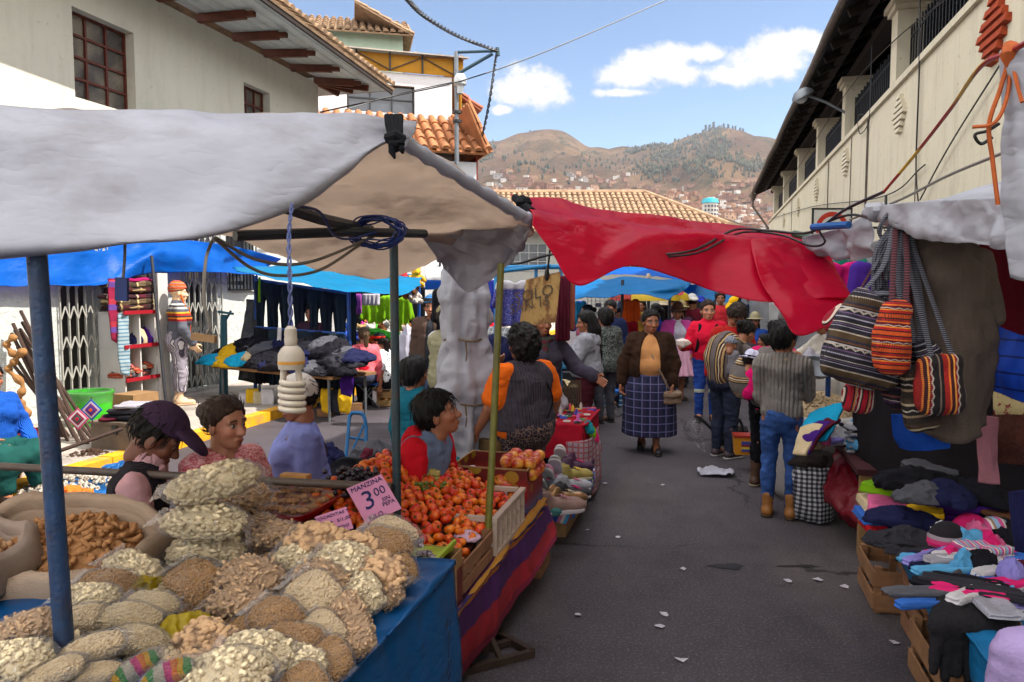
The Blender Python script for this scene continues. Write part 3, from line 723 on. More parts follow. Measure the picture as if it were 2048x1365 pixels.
for i,(px,s)in enumerate([(1420,1.25),(1412,1.0),(1440,.95),(1449,.9),(1458,.8),(1463,.9),(1472,.85),(1478,1.0),(1318,.8),(1060,.7),(1067,.6),(1092,.5),(1240,.6),(1534,.9),(1405,1.1)]):
 Y=2585;z=float(hill_z(np.array(float(px)),np.array(Y*1.0)));loc=((px-1024)/F*Y,Y,z-1)
 lab=['tall dark tree at the very top of the right hill',None,None,None,None,None,None,'bushy tree at the right end of the row on the right hill top','tiny lone tree on the saddle between the two hills',None,None,'small tree on the summit of the left hill',None,'lone tree on the ridge just left of the dark eaves',None][i]or 'lone dark tree on the hill skyline'
 if i==0:T0.location=loc;T0.scale=(s,)*3;T0['label']=lab
 else:dup(T0,loc,(0,0,i*1.3),s,lab)
def town():
 rr=random.Random(12);protos=[]
 bm=[mat('far_brick','745241',.95,.3,.3),mat('far_adobe','8f6f58',.95,.3,.3),mat('far_white_wall','a9a29a',.95,.2,.3),mat('far_grey_block','807873',.95,.2,.3)]
 lab=['small bare brick house on the far hillside','adobe brown house on the far hillside','small whitewashed house on the far hillside','grey concrete house on the far hillside']
 rm=[mat('far_red_roof','7a5646',.9),mat('far_tin_roof','8d8b88',.6),mat('far_blue_roof','23508c',.7),mat('far_tile','8f5f45',.9)]
 for i in range(4):
  r=thing('hillside_house',lab[i],'house',(0,0,0),group='houses scattered over the far hillside')
  b=MB();b.box((0,0,1),(11,8,9));b.box((6.5,1,-.5),(5,6,6));b.build('wall',bm[i],r,local=True,smooth=False)
  b=MB();b.box((0,0,5.75),(12,9,.5),Rx(6));b.box((6.6,1,2.8),(5.4,6.5,.4));b.build('roof',rm[[0,3,1,1][i]],r,local=True,smooth=False)
  for x,z in ((-3,3.2),(1,3.2),(-3,.2),(3.4,.2)):
   b=MB();b.box((x,-4.02,z),(1.5,.1,1.6));b.build('window',M_iron,r,local=True,smooth=False)
  protos.append(r)
 used=[0]*4;k=0;guard=0
 while k<285 and guard<6000:
  guard+=1
  px=rr.uniform(965,1550)
  base=np.interp(px,[960,1020,1100,1180,1260,1330,1400,1560],[335,345,352,338,345,372,375,345])
  Y=rr.uniform(520,1750)**1.0;z=float(hill_z(np.array(px),np.array(Y)));py=575-F*(z-CAMZ)/Y
  if py<base or py>470 or rr.random()<max(0,(base+25-py)/60):continue
  i=rr.choice([0,0,0,1,1,2,3]);loc=((px-1024)/F*Y,Y,z+1.5);rot=(0,0,rr.uniform(-.6,.6));s=rr.uniform(.55,1.0)*(.75+Y/3500)
  if used[i]==0:protos[i].location=loc;protos[i].rotation_euler=rot;protos[i].scale=(s,)*3
  else:dup(protos[i],loc,rot,(s*rr.uniform(.8,1.5),s,s*rr.uniform(.7,1.3)))
  used[i]+=1;k+=1
 b=MB();
 def base_(px):return np.interp(px,[960,1020,1100,1180,1260,1330,1400,1560],[335,345,352,338,345,372,375,345])
 N=9000;PX=RNG.uniform(960,1570,N);YY=RNG.uniform(520,1800,N);ZZ=hill_z(PX,YY);PP=575-F*(ZZ-CAMZ)/YY
 ok=(PP>base_(PX)+8)&(PP<470)&(RNG.random(N)<np.clip((PP-base_(PX))/70,.05,1)*np.where(PX>1280,1,.45))&(vn(PX*.02,YY*.006,PX*0,5)>-.25)
 bs=[MB(),MB(),MB()]
 for px,y,z in zip(PX[ok],YY[ok],ZZ[ok]):
  q=rr.random();bb=bs[0 if q<.6 else 1 if q<.82 else 2];k_=.5+y/2600;w,h=rr.uniform(5,10)*k_,rr.uniform(4,8)*k_
  bb.box(((px-1024)/F*y,y,z+h/2-.5),(w,7*k_,h),Rz(rr.uniform(-30,30)))
 for i,(bb,m_,l)in enumerate(zip(bs,(bm[0],bm[1],bm[2]),('bare brick houses of the far town crowding the lower slopes','adobe houses of the far town crowding the lower slopes','whitewashed houses of the far town crowding the lower slopes'))):
  tag(bb.build('distant_town',m_,smooth=False),l,'houses',kind='stuff')
 px,Y=1416,620;z=float(hill_z(np.array(1416.),np.array(620.)));zt=1.8+(575-408)/F*Y
 r=thing('tower_house','white tower house with a turquoise top storey on the far slope','house',((px-1024)/F*Y,Y,zt-12));p=Vector(r.location)
 b=MB();b.lathe([(6.5,0),(6.5,11.5)],p,14);b.build('wall',bm[2],r);b=MB();b.lathe([(7.2,11.52),(6.0,15),(2,16)],p,14);b.build('roof',mat('turquoise_roof','1f8f9c',.6),r)
 for i in range(5):
  for j in range(3):
   a=-2.4+i*.42;b=MB();b.box(p+Vector((6.5*math.cos(a),6.5*math.sin(a),2.2+j*3.3)),(.3,1.5,1.6),Rz(math.degrees(a)));b.build('window',M_iron,r,smooth=False)
town()
# ---- corner pole with the cable bracket, street lamp, sign, cables
def cable(name,label,pts,r,m_=None,n=40,twist=0):
 q=rope(pts,n);b=MB()
 if twist:
  for k in (0,1):b.tube([p+Vector((math.cos(i*1.1+k*math.pi)*r*.9,0,math.sin(i*1.1+k*math.pi)*r*.9))for i,p in enumerate(q)],r*.7,5)
 else:b.tube(q,r,6)
 return tag(b.build(name,m_ or M_cable),label,'cable')
PY=17.6
def P2(x,y,Y=PY):return W(x,y,Y)
r=thing('utility_pole','slim steel pole with a triangular cable bracket beside the tiled porch roof','pole',(P2(914,400).x,P2(914,400).y,0))
pb=Vector(r.location);b=MB();b.tube([pb,Vector((pb.x,pb.y,P2(914,104).z))],[.065,.05],10);b.build('mast',M_steel,r)
b=MB();tip=P2(995,102);b.tube([P2(914,105),tip],.035,8);b.tube([P2(916,148),P2(985,108)],.04,8);b.tube([P2(994,96),P2(996,112)],.05,8);b.build('bracket',mat('blue_grey_steel','2d4450',.5,.3,12),r)
b=MB();c=P2(921,165);b.lathe([(.02,-.3),(.07,-.28),(.08,-.12),(.14,-.08),(.15,.05),(.1,.15),(.02,.17)],c+Vector((0,-.1,0)),14);b.build('lamp_head',mat('pale_lamp_glass','b9bcbc',.25,.1),r)
for y in (225,243):b=MB();b.lathe([(.1,-.03),(.1,.03)],P2(914,y),10);b.beam(P2(914,y),P2(924,y),.03,.03);b.build('clamp',M_iron,r)
cable('twisted_cable','thick twisted black cable running up from the pole bracket',[P2(810,-6,12),P2(850,33,13.5),P2(920,74,16),tip],.03,n=90,twist=1)
cable('twisted_cable','twisted black cable dropping from the bracket to the porch roof',[tip,P2(990,130),P2(978,210),P2(962,286,19)],.024,n=60,twist=1)
cable('power_line','thin black line crossing the sky between house and right roof',[P2(640,225,16),P2(800,190,17),P2(930,160,17.4),P2(1100,100,19),P2(1345,-5,22)],.016)
cable('power_line','thin dark wire sagging across the white house front',[P2(690,220,17),P2(800,188,18),P2(905,165,17.5)],.012)
t_,z_=onwall(1700,228,DW+.1)
r=thing('wall_lamp','grey bowl street lamp reaching out from the gallery on a long arm','street lamp',S(DW,t_,z_))
b=MB();e=W(1612,190,(S(DW-.9,t_,0)).y);b.tube([S(DW+.15,t_,z_-.35),S(DW+.05,t_,z_),lerp(S(DW,t_,z_),e,.5)+Vector((0,0,.05)),e],.032,8);b.build('arm',M_steel,r)
b=MB();b.lathe([(.03,.12),(.14,.1),(.24,0),(.26,-.08),(.12,-.1)],e+Vector((-.1,0,.02)),16,Ry(-28));b.build('lamp_shade',M_steel,r)
b=MB();b.ell(e+Vector((-.12,0,-.09)),(.15,.15,.11));b.build('bulb_glass',mat('lamp_glass','9a9ca0',.2),r)
r=thing('road_sign','white square road sign with a red ring fixed to the cream wall','sign',W(1663,478,13));sp_=W(1663,457,13)
b=MB();b.box(sp_,(.66,.03,.66));b.build('plate',mat('sign_white','b9b7b2',.5,.1),r,smooth=False)
b=MB();
for d in (-1,1):b.box(sp_+Vector((d*.33,-.004,0)),(.03,.03,.69));b.box(sp_+Vector((0,-.006,d*.33)),(.69,.03,.03))
b.build('border',M_iron,r,smooth=False)
b=MB();k=28
for i in range(k):
 a,c=2*math.pi*i/k,2*math.pi*(i+1)/k
 b.add([tuple(sp_+Vector((rr*math.cos(q),-.02,rr*math.sin(q))))for rr,q in ((.2,a),(.28,a),(.28,c),(.2,c))],[(0,1,2,3)])
b.build('red_ring',mat('sign_red','a32a1c',.5,.1),r,smooth=False)
write('letter','E',.3,frame_at(sp_+Vector((0,-.021,-.1)),(1,0,0),(0,0,1)),M_iron,r)
b=MB();b.beam(sp_+Vector((0,.03,0)),S(DW+.02,DT(sp_)[1]+.1,sp_.z),.04,.04);b.build('bracket',M_iron,r,smooth=False)
for i,(l,pts)in enumerate((('thin wire drooping down the cream wall beside the nearest vent',[(1840,0),(1838,150),(1832,330),(1838,420)]),('looped black wire hanging below the gallery ledge',[(1745,60),(1742,150),(1738,240),(1720,268),(1716,235),(1728,228)]),('thin wire sagging between the pillars of the gallery',[(1890,0),(1780,90),(1690,190),(1600,330),(1550,400)]),('grey wire running aslant over the cream wall',[(2000,130),(1900,290),(1840,400)]),('fine wire crossing the wall above the road sign',[(1535,440),(1620,415),(1760,395),(1850,330)]))):
 q=[]
 for (x,y)in pts:t_,z_=onwall(x,y,DW-.06);q.append(S(DW-.06,t_,z_))
 cable('wall_wire',l,q,.011)
# ================================================================ people
def skin_mat():
 g=G('skin');a=g.nd('ShaderNodeVertexColor',layer_name='Col').outputs[0]
 c=g.mix(1.0,a,g.ramp(g.noise(g.obj,30,3),[(.3,(.9,)*3),(.7,(1.1,)*3)]),'MULTIPLY')
 return g.out(g.bsdf(c,.5,0,.35,g.noise(g.obj,160,2),.0012))
M_skin=skin_mat()
SKIN={'m':H('8d5a41'),'d':H('6b4130'),'l':H('a8735a'),'p':H('d9b48f')}
M_hair={}
def hair_mat(c):
 if c not in M_hair:
  g=G('hair_'+c);n=g.noise(g.map(g.obj,(90,90,6)),1.0,4,.7)
  M_hair[c]=g.out(g.bsdf(g.mix(n,tuple(q*.45 for q in H(c)),tuple(q*1.15 for q in H(c))),.55,0,.22,n,.008))
 return M_hair[c]
def n3(v):return Vector(v).normalized()
def head_field(h,sx,fine):
 f=Fd((-.1,-.12,-.25),(.1,.14,.14),h)
 f.u(f.ell((0,-.012,.03),(.072,.092,.083)));f.u(f.ell((0,.022,-.04),(.056,.062,.068)),.03);f.u(f.ell((0,.052,-.085),(.027,.026,.022)),.03)
 f.u(f.cap((0,.078,.005),(0,.102,-.033),.009,.013),.018);f.u(f.cap((-.011,.094,-.036),(.011,.094,-.036),.008),.01)
 f.u(f.cap((-.045,.068,.021),(.045,.068,.021),.011),.02)
 for s in (-1,1):
  f.u(f.ell((s*.04,.055,-.028),(.022,.022,.02)),.02)
  f.cut(-f.ell((s*.032,.094,.002),(.017,.017,.011)),.012);f.u(f.ell((s*.031,.069,.001),(.014,.014,.0115)))
  f.u(f.ell((s*.072,-.008,-.012),(.012,.022,.034),Rz(s*-22)),.008)
 f.u(f.ell((0,.083,-.062),(.024,.012,.0055)),.006);f.u(f.ell((0,.081,-.072),(.02,.012,.0065)),.006)
 f.u(f.cap((0,-.022,-.05),(0,-.026,-.105),.046*sx,.045*sx),.02)
 return f.mesh()
def head_colors(V,skin,lips):
 n=len(V);C=np.tile(np.array(skin),(n,1));x,y,z=V.T;ax=np.abs(x)
 r=(((ax-.031)/.014)**2+((z-.001)/.0085)**2<1)&(y>.074);C[r]=(.30,.27,.24)
 r=(((ax-.031)/.0068)**2+((z-.001)/.0075)**2<1)&(y>.074);C[r]=(.012,.008,.006)
 r=(np.abs(z-.0115)<.003)&(ax>.014)&(ax<.048)&(y>.06);C[r]=C[r]*.25
 r=(np.abs(z-.026+ax*.06-(ax-.03)**2*-3)<.0048)&(ax>.014)&(ax<.053)&(y>.05);C[r]=C[r]*.12
 r=(((x)/.023)**2+((z+.067)/.0105)**2<1)&(y>.07);C[r]=np.array(skin)*np.array(lips)
 r=(np.abs(z+.0665)<.0022)&(ax<.021)&(y>.07);C[r]=np.array(skin)*.25
 k=np.exp(-((ax-.042)**2+(z+.03)**2)/.0005)*(y>.02)*.18;C[:,0]*=1+k
 return C
def hand_field(h,curl,s):
 f=Fd((-.06,-.05,-.2),(.06,.07,.03),h)
 f.u(f.cap((0,0,.03),(0,0,-.01),.026,.024));f.u(f.box((0,0,-.055),(.038,.014,.042),.012),.02)
 for i,(x,L)in enumerate(((-.03,.066),(-.01,.078),(.0105,.074),(.03,.058))):
  a=Vector((x,0,-.09));c1=curl*.55;b=a+Vector((x*.1,math.sin(c1),-math.cos(c1)))*L*.5
  c2=curl*1.25;c=b+Vector((0,math.sin(c2),-math.cos(c2)))*L*.3;c3=curl*1.7;d=c+Vector((0,math.sin(c3),-math.cos(c3)))*L*.26
  f.u(f.cap(a,b,.0092,.0086),.004);f.u(f.cap(b,c,.0086,.0078),.002);f.u(f.cap(c,d,.0078,.0066),.002)
 a=Vector((-.034*s,.006,-.03));b=a+Vector((-.026*s,.018,-.026));c=b+Vector((-.006*s+.012*s*curl,.014,-.028))
 f.u(f.cap(a,b,.0125,.0105),.012);f.u(f.cap(b,c,.0105,.008),.003)
 return f.mesh()
def basis(zv,yv):
 z=Vector(zv).normalized();y=Vector(yv);y=(y-z*y.dot(z))
 if y.length<1e-3:y=z.orthogonal()
 y.normalize();x=y.cross(z);return Matrix((x,y,z)).transposed()
_HC={}
def person(label,at,face=180,h=1.52,w=1.0,sit=None,lean=0,twist=0,side=0,L=None,R=None,head=(0,0),skin='m',hair=('bun','17110f'),top=None,bottom=None,shoes='1a1614',hat=None,q=1.0,hips=None,belly=0,group=None,curl=.6,knees=None,scale_head=1.06,fem=True,feet=None,extra=None):
 """one person: a continuous body (face, five-fingered hands), clothes and hair as its parts.
    face: heading in degrees, 0 = away from the photographer, 180 = towards, 90 = to the left"""
 at=Vector(at);root=thing('person',label,'person',at,face,group);s=h/1.55;vb=.013*q;body=MB();bodyC=[]
 sk=np.array(SKIN[skin])
 hz=.80 if sit is None else sit+.09;hz=hz if sit is None else hz/s
 P0=Vector((0,0,hz+.03))if hips is None else Vector(hips)/s
 Rt=Rz(twist)@Ry(side)@Rx(-lean)
 def T(v):return P0+Rt@Vector(v)
 sw=.163*(.55+.45*w)
 sh={-1:T((-sw,-.005,.41)),1:T((sw,-.005,.41))}
 arms={}
 for sd,A in ((-1,L),(1,R)):
  A=A or ((sd*.16,-.06,-1),(sd*.1,.25,-1));e=sh[sd]+Rt@n3(A[0])*.265;wr=e+Rt@n3(A[1])*.225;arms[sd]=(e,wr)
 legs={}
 for sd in (-1,1):
  hp=P0+Vector((sd*.085*(.6+.4*w),0,-.03))
  if sit is None:
   k=Vector((sd*.09,.015,.43));a=Vector((sd*.09,-.02,.085))
   if knees and sd in knees:k=Vector(knees[sd][0]);a=Vector(knees[sd][1])
  else:
   k=hp+Vector((sd*.06,.40,.0));a=Vector((k.x,k.y-.02,.085))
   if knees and sd in knees:k=Vector(knees[sd][0]);a=Vector(knees[sd][1])
   a.z=max(a.z,.085)
  legs[sd]=(hp,k,a)
 wd=w;be=belly
 def torso(f,e,k=.07,bust=True):
  RR=Rt
  f.u(f.ell(T((0,-.012,.02)),(.158*wd+e,.122*wd+e,.13+e),RR));f.u(f.ell(T((0,.012+be*.3,.14)),(.138*wd+e+be*.35,.112*wd+e+be*.6,.13+e),RR),k)
  f.u(f.ell(T((0,.008,.30)),(.148*wd+e,.108*wd+e,.15+e),RR),k);f.u(f.cap(T((-sw*.82,-.006,.395)),T((sw*.82,-.006,.395)),.058+e),k)
  f.u(f.cap(T((0,-.012,.38)),T((0,-.008,.46)),.08+e,.046+e),.05)
  if fem and bust:
   for sd in (-1,1):f.u(f.ell(T((sd*.07*wd,.075*wd+.01,.285)),(.066+e,.062+e,.064+e),RR),.05)
 def arm(f,sd,e,to=1.0,k=.03,fore=True):
  el,wr=arms[sd];f.u(f.cap(sh[sd],el,.05*(.6+.4*wd)+e,.04*(.6+.4*wd)+e),k)
  if fore:f.u(f.cap(el,lerp(el,wr,to),.039*(.6+.4*wd)+e,.028+e*1.1),.02)
 def leg(f,sd,e,to=1.0,k=.05):
  hp,kn,an=legs[sd];f.u(f.cap(hp,kn,.086*(.5+.5*wd)+e,.054*(.6+.4*wd)+e),k);f.u(f.cap(kn,lerp(kn,an,to),.052*(.6+.4*wd)+e,.036+e*1.3),.03)
  f.u(f.ell(lerp(kn,an,.3)+Vector((0,-.018,0)),(.045+e,.05+e,.1)),.03)
 pts=[P0,T((0,0,.5))]+[p for sd in (-1,1)for p in arms[sd]]+[p for sd in (-1,1)for p in legs[sd]]+[sh[-1],sh[1]]
 lo=[min(p[i]for p in pts)-.2 for i in range(3)];hi=[max(p[i]for p in pts)+.2 for i in range(3)];lo[0]-=be;hi[1]+=be;lo[2]=max(lo[2],-.02)
 f=Fd(lo,hi,vb);torso(f,0)
 for sd in (-1,1):arm(f,sd,0);leg(f,sd,0);f.u(f.cap(legs[sd][2],legs[sd][2]+Vector((0,.12,-.05)),.036,.028),.02)
 f.u(f.cap(T((0,-.008,.44)),T((0,.0,.53)),.05,.046),.03)
 hh=.0055*q;key=(round(hh,5),w>1.15)
 if key not in _HC:_HC[key]=head_field(hh,1.12 if w>1.15 else 1.0,True)
 HC=T((0,.014,.614));HR=Rt@Rz(head[0])@Rx(-head[1])
 if lean>25 or sit is not None:HR=Rz(twist)@Rz(head[0])@Rx(-head[1])
 hs=scale_head;Vh,Qh=_HC[key];f.u(f.cap(T((0,-.012,.42)),HC+HR@Vector((0,-.024,-.07))*hs,.052,.047*hs),.03)
 V,Q=f.mesh();body.add(V*s,Q);bodyC.append(np.tile(sk,(len(V),1)))
 V,Q=Vh,Qh
 def headM(X):return (np.asarray(X)*hs)@np.array(HR).T+np.array(HC)
 body.add(headM(V)*s,Q);bodyC.append(head_colors(V,sk,(1.15,.72,.7)if fem else (1.05,.8,.78)))
 for sd in (-1,1):
  el,wr=arms[sd];d=(wr-el).normalized();V,Q=hand_field(.0055*q,curl,-sd)
  M=basis(-d,Vector((-sd*.8,.6,0))if abs(d.z)>.5 else Vector((-sd*.5,0,.4))-Vector((0,0,.2)))
  V=V@np.array(M).T+np.array(wr+d*.005);body.add(V*s,Q);bodyC.append(np.tile(sk,(len(V),1)))
 o=body.build('body',M_skin,root,local=True,smooth=True);me=o.data
 ca=me.color_attributes.new('Col','FLOAT_COLOR','POINT');C=np.vstack(bodyC);ca.data.foreach_set('color',np.hstack([C,np.ones((len(C),1))]).ravel())
 def put(f,name,m_):
  V,Q=f.mesh();return obj_from((V*s,Q),name,m_,root)
 def puth(f,name,m_):
  V,Q=f.mesh();return obj_from((headM(V)*s,Q),name,m_,root)
 for t in (top or []):
  e=t.get('e',.014);f=Fd(lo,hi,t.get('v',.011)*q);torso(f,e,.08)
  sl=t.get('sleeve','long')
  for sd in (-1,1):
   if sl=='long':arm(f,sd,e,t.get('to',.93))
   elif sl=='short':f.u(f.cap(sh[sd],lerp(sh[sd],arms[sd][0],.72),.056*(.6+.4*wd)+e,.055*(.6+.4*wd)+e),.03)
  if t.get('coat'):
   f.u(f.ell(T((0,-.01,-.06)),(.175*wd+e,.14*wd+e,.2)),.08)
  f.nz(t.get('fold',.011),11,len(label),3,(1,1,.55));f.nz(t.get('fold',.011)*.5,30,len(label)+7,2,(.5,.5,1.3))
  hem=t.get('hem',-.03);p=T((0,0,hem));up=Rt@Vector((0,0,1));f2=f.pl(p,-up)
  if sl!='none' and (sit is not None or True):
   armf=np.full_like(f.d,9)
   if sl=='long':
    for sd in (-1,1):
     el,wr=arms[sd];armf=np.minimum(armf,np.minimum(f.cap(sh[sd],el,.075*(.6+.4*wd)+e,.062*(.6+.4*wd)+e),f.cap(el,wr,.062+e,.05+e)))
   f2=np.minimum(f2,np.maximum(armf,-9))if sl=='long' else f2
  f.cut(f2,.006)
  if sl=='none':
   for sd in (-1,1):f.cut(-f.ell(sh[sd]+Rt@Vector((sd*.045,0,-.02)),(.06,.085,.1),Rt),.01)
  nk=t.get('neck','round')
  if nk=='round':f.cut(-f.cap(T((0,-.01,.462)),T((0,0,.62)),.062,.08),.008)
  elif nk=='v':f.cut(-f.cap(T((0,.0,.45)),T((0,0,.62)),.066,.09),.008);f.cut(-f.ell(T((0,.13,.40)),(.055,.08,.085),Rt),.01)
  elif nk=='open':f.cut(-f.cap(T((0,.0,.45)),T((0,0,.62)),.066,.09),.008);f.cut(-f.ell(T((.008,.2,.10)),(t.get('gap',.075)*1.1,.2,.52),Rt),.012)
  elif nk=='high':f.u(f.cap(T((0,-.005,.42)),T((0,.0,.53)),.075,.066),.02);f.cut(f.pl(T((0,0,.52)),up),.006);f.cut(-f.cap(T((0,-.005,.47)),T((0,.003,.6)),.056,.06),.006)
  put(f,t.get('name','sweater'),t['m'])
  if nk=='high' and t.get('collar'):
   f=Fd(T((-.13,-.13,.38)),T((.13,.13,.56)),.008*q);lo2=[min(T((-.13,-.13,.36))[i],T((.13,.13,.56))[i])-.1 for i in range(3)]
   f=Fd([T((0,0,.45))[i]-.16 for i in range(3)],[T((0,0,.45))[i]+.16 for i in range(3)],.009*q)
   for k in range(16):
    a=2*math.pi*k/16;b_=2*math.pi*(k+1)/16;f.u(f.cap(T((.078*math.cos(a),.07*math.sin(a),.455)),T((.078*math.cos(b_),.07*math.sin(b_),.455)),.032),.01)
   f.nz(.006,40,3,2);put(f,'collar',t['collar'])
  if t.get('hood'):
   f=Fd([T((0,-.06,.45))[i]-.2 for i in range(3)],[T((0,-.06,.45))[i]+.2 for i in range(3)],.01*q)
   for k in range(14):
    a=2*math.pi*k/14;b_=2*math.pi*(k+1)/14
    f.u(f.cap(T((.088*math.cos(a),-.015+.08*math.sin(a),.45-.02*math.sin(a))),T((.088*math.cos(b_),-.015+.08*math.sin(b_),.45-.02*math.sin(b_))),.033),.02)
   f.u(f.ell(T((0,-.12,.40)),(.095,.05,.075),Rt),.04);f.nz(.006,25,3,2);put(f,'hood',t['hood'])
 for bt in (bottom or []):
  kd=bt.get('kind','trousers');e=bt.get('e',.012)
  if kd=='trousers':
   f=Fd(lo,hi,.011*q);f.u(f.ell(T((0,-.012,.02)),(.158*wd+e,.122*wd+e,.13+e),Rt))
   if fem:f.u(f.ell(T((0,-.06,-.02)),(.13*wd+e,.1*wd+e,.11+e),Rt),.05)
   f.u(f.ell(T((0,.012+be*.3,.12)),(.138*wd+e+be*.3,.112*wd+e+be*.5,.10+e),Rt),.07)
   for sd in (-1,1):leg(f,sd,e,bt.get('to',.97),.02)
   f.nz(bt.get('fold',.008),16,3,3,(1,1,.5));f.nz(.006,34,9,2,(.4,.4,1.4));f.cut(f.pl(T((0,0,bt.get('waist',.13))),Rt@Vector((0,0,1))),.006);put(f,bt.get('name','trousers'),bt['m'])
  elif kd=='skirt':
   zb=bt.get('hem',.25);fl=bt.get('flare',1.25)
   f=Fd((-.45,-.4,zb-.03),(.45,.45,P0.z+.2),.012*q);cx,cy0=P0.x,P0.y
   zz=np.clip((P0.z+.14-f.Z)/(P0.z+.14-zb),0,1);ang=np.arctan2(f.Y-cy0,f.X-cx)
   rx=(.142+be*.3+(.178*wd-.142)*np.minimum(zz*3.2,1)+(fl-1)*.2*zz)*(.35+.65*max(wd,1));ry=rx*(.80+.12*zz)+be*.25*(1-zz)
   fold=bt.get('fold',.035)*zz*np.sin(ang*bt.get('n',9)+2*np.sin(ang*3+1)+zz*1.2)
   rho=np.sqrt(((f.X-cx)/rx)**2+((f.Y-cy0+.01)/ry)**2)/(1+fold)
   f.d=((rho-1)*np.minimum(rx,ry)*.8).astype(np.float32);f.cut(f.pl((0,0,P0.z+.14),(0,0,1)),.006);f.cut(f.pl((0,0,zb),(0,0,-1)),.006)
   put(f,bt.get('name','skirt'),bt['m'])
  elif kd=='lap':
   f=Fd(lo,hi,.013*q);f.u(f.ell(T((0,-.01,.0)),(.19*wd,.16*wd,.14)))
   for sd in (-1,1):hp,kn,an=legs[sd];f.u(f.cap(hp,kn,.12*wd,.095),.08);f.u(f.cap(kn,lerp(kn,an,.75),.1,.085),.05)
   f.u(f.cap(lerp(legs[-1][1],legs[-1][2],.1),lerp(legs[1][1],legs[1][2],.1),.09),.1);f.nz(.014,9,4,3);f.cut(f.pl(T((0,0,.12)),(0,0,1)));put(f,'skirt',bt['m'])
 for sd in (-1,1):
  hp,kn,an=legs[sd]
  if an.z>.25:continue
  d=Vector((sd*.12,1,0)).normalized();f=Fd([an.x-.16,an.y-.16,0],[an.x+.16,an.y+.26,.3],.009*q);z0=an.z-.085;o_=Vector((an.x,an.y,z0))
  f.u(f.cap(o_+Vector((0,-.02,.045)),o_+d*.15+Vector((0,0,.035)),.042,.036));bo=(feet or {}).get('boot',0)
  f.u(f.cap(o_+Vector((0,0,.06)),o_+Vector((0,.0,.09+bo)),.042,.042+bo*.06),.03);f.cut(f.pl((0,0,z0+.012),(0,0,-1)),.004)
  so_=put(f,'shoe' if not bo else 'boot',mat('shoe_'+shoes,shoes,.55,.25,20,.002,60,spec=.4))
  f=Fd([an.x-.16,an.y-.16,-.01],[an.x+.16,an.y+.26,.05],.008*q);f.u(f.cap(o_+Vector((0,-.025,.02)),o_+d*.155+Vector((0,0,.02)),.046,.041));f.cut(f.pl((0,0,z0+.022),(0,0,1)),.003);f.cut(f.pl((0,0,z0+.001),(0,0,-1)))
  V,Q=f.mesh();obj_from((V*s,Q),'sole',mat('sole_'+(feet or {}).get('sole','2a2422'),(feet or {}).get('sole','2a2422'),.7),so_)
 if hair:
  st,hc=hair;f=Fd((-.22,-.26,-.55 if st in ('long','pony','braid')else -.2),(.22,.2,.22),.0065*q if st not in ('long','pony')else .008*q)
  e={'short':.012,'bun':.010,'pony':.010,'long':.018,'bob':.024,'curly':.03,'crop':.008,'braid':.01}[st]
  f.u(f.ell((0,-.014,.034),(.074+e,.094+e,.086+e)))
  if st=='bob':f.u(f.ell((0,-.04,-.03),(.092,.075,.085)),.03)
  if st=='short':f.u(f.ell((0,-.045,-.01),(.074,.06,.075)),.03)
  if st=='long':f.u(f.ell((0,-.06,-.06),(.09,.06,.12)),.04)
  f.cut((f.Y*.75-(f.Z-.045)*.66-(.036 if st!='short' else .044)),.01)
  if st in ('bun','pony','braid','crop','short'):f.cut(f.pl((0,-.03,-.075),(0,.25,-1)),.02)
  f.cut(-f.ell((0,.1,-.02),(.068,.075,.1)),.006)
  if st=='bun':f.u(f.ell((0,-.125,.045),(.045,.038,.042)),.015)
  if st=='pony':f.u(f.cap((0,-.105,.03),(0,-.135,.0),.028,.03),.02);f.u(f.cap((0,-.135,.0),(.02,-.13,-.26),.04,.022),.02)
  if st=='braid':
   for sd in (-1,1):f.u(f.cap((sd*.05,-.07,-.06),(sd*.09,-.05,-.36),.024,.016),.02)
  if st=='long':f.u(f.cap((.0,-.085,-.08),(.05,-.10,-.40),.075,.045),.05);f.u(f.cap((-.05,-.05,-.1),(-.06,-.03,-.3),.035,.02),.03)
  if st=='curly':f.u(f.ell((0,-.05,-.02),(.098,.085,.11)),.04)
  f.nz(.016 if st=='curly' else .009,38 if st=='curly' else 45,2,3,(1,1,.3 if st!='curly' else 1));V,Q=f.mesh()
  if q<1.5 and len(V):
   b=MB();b.add(V,Q);rr=random.Random(len(label));tgt=Vector((0,-.125,.04))if st in ('bun','pony')else None
   for k in range(150 if st!='long' else 240):
    p=Vector(V[rr.randrange(len(V))]);o_=Vector((p.x,p.y+.014,(p.z-.034)if p.z>-.1 else 0));o_=o_.normalized()if o_.length>1e-4 else Vector((0,0,1))
    d=(tgt-p)if tgt is not None and p.z>-.06 else Vector((rr.uniform(-.3,.3),-.25,-1));d=d-o_*d.dot(o_);d=d.normalized()if d.length>1e-4 else Vector((0,0,-1));L_=rr.uniform(.03,.075)
    w_=Vector((rr.uniform(-1,1),rr.uniform(-1,1),rr.uniform(-1,1)))*(.012 if st=='curly' else .004)
    b.tube([p-o_*.002,p+o_*.0045+d*L_*.5+w_,p+o_*rr.uniform(-.004,.006)+d*L_],[.0022,.0024,.0008],4,cap=False)
   V,Q=np.vstack(b.v),b.f
  obj_from((headM(V)*s,Q),'hair',hair_mat(hc),root)
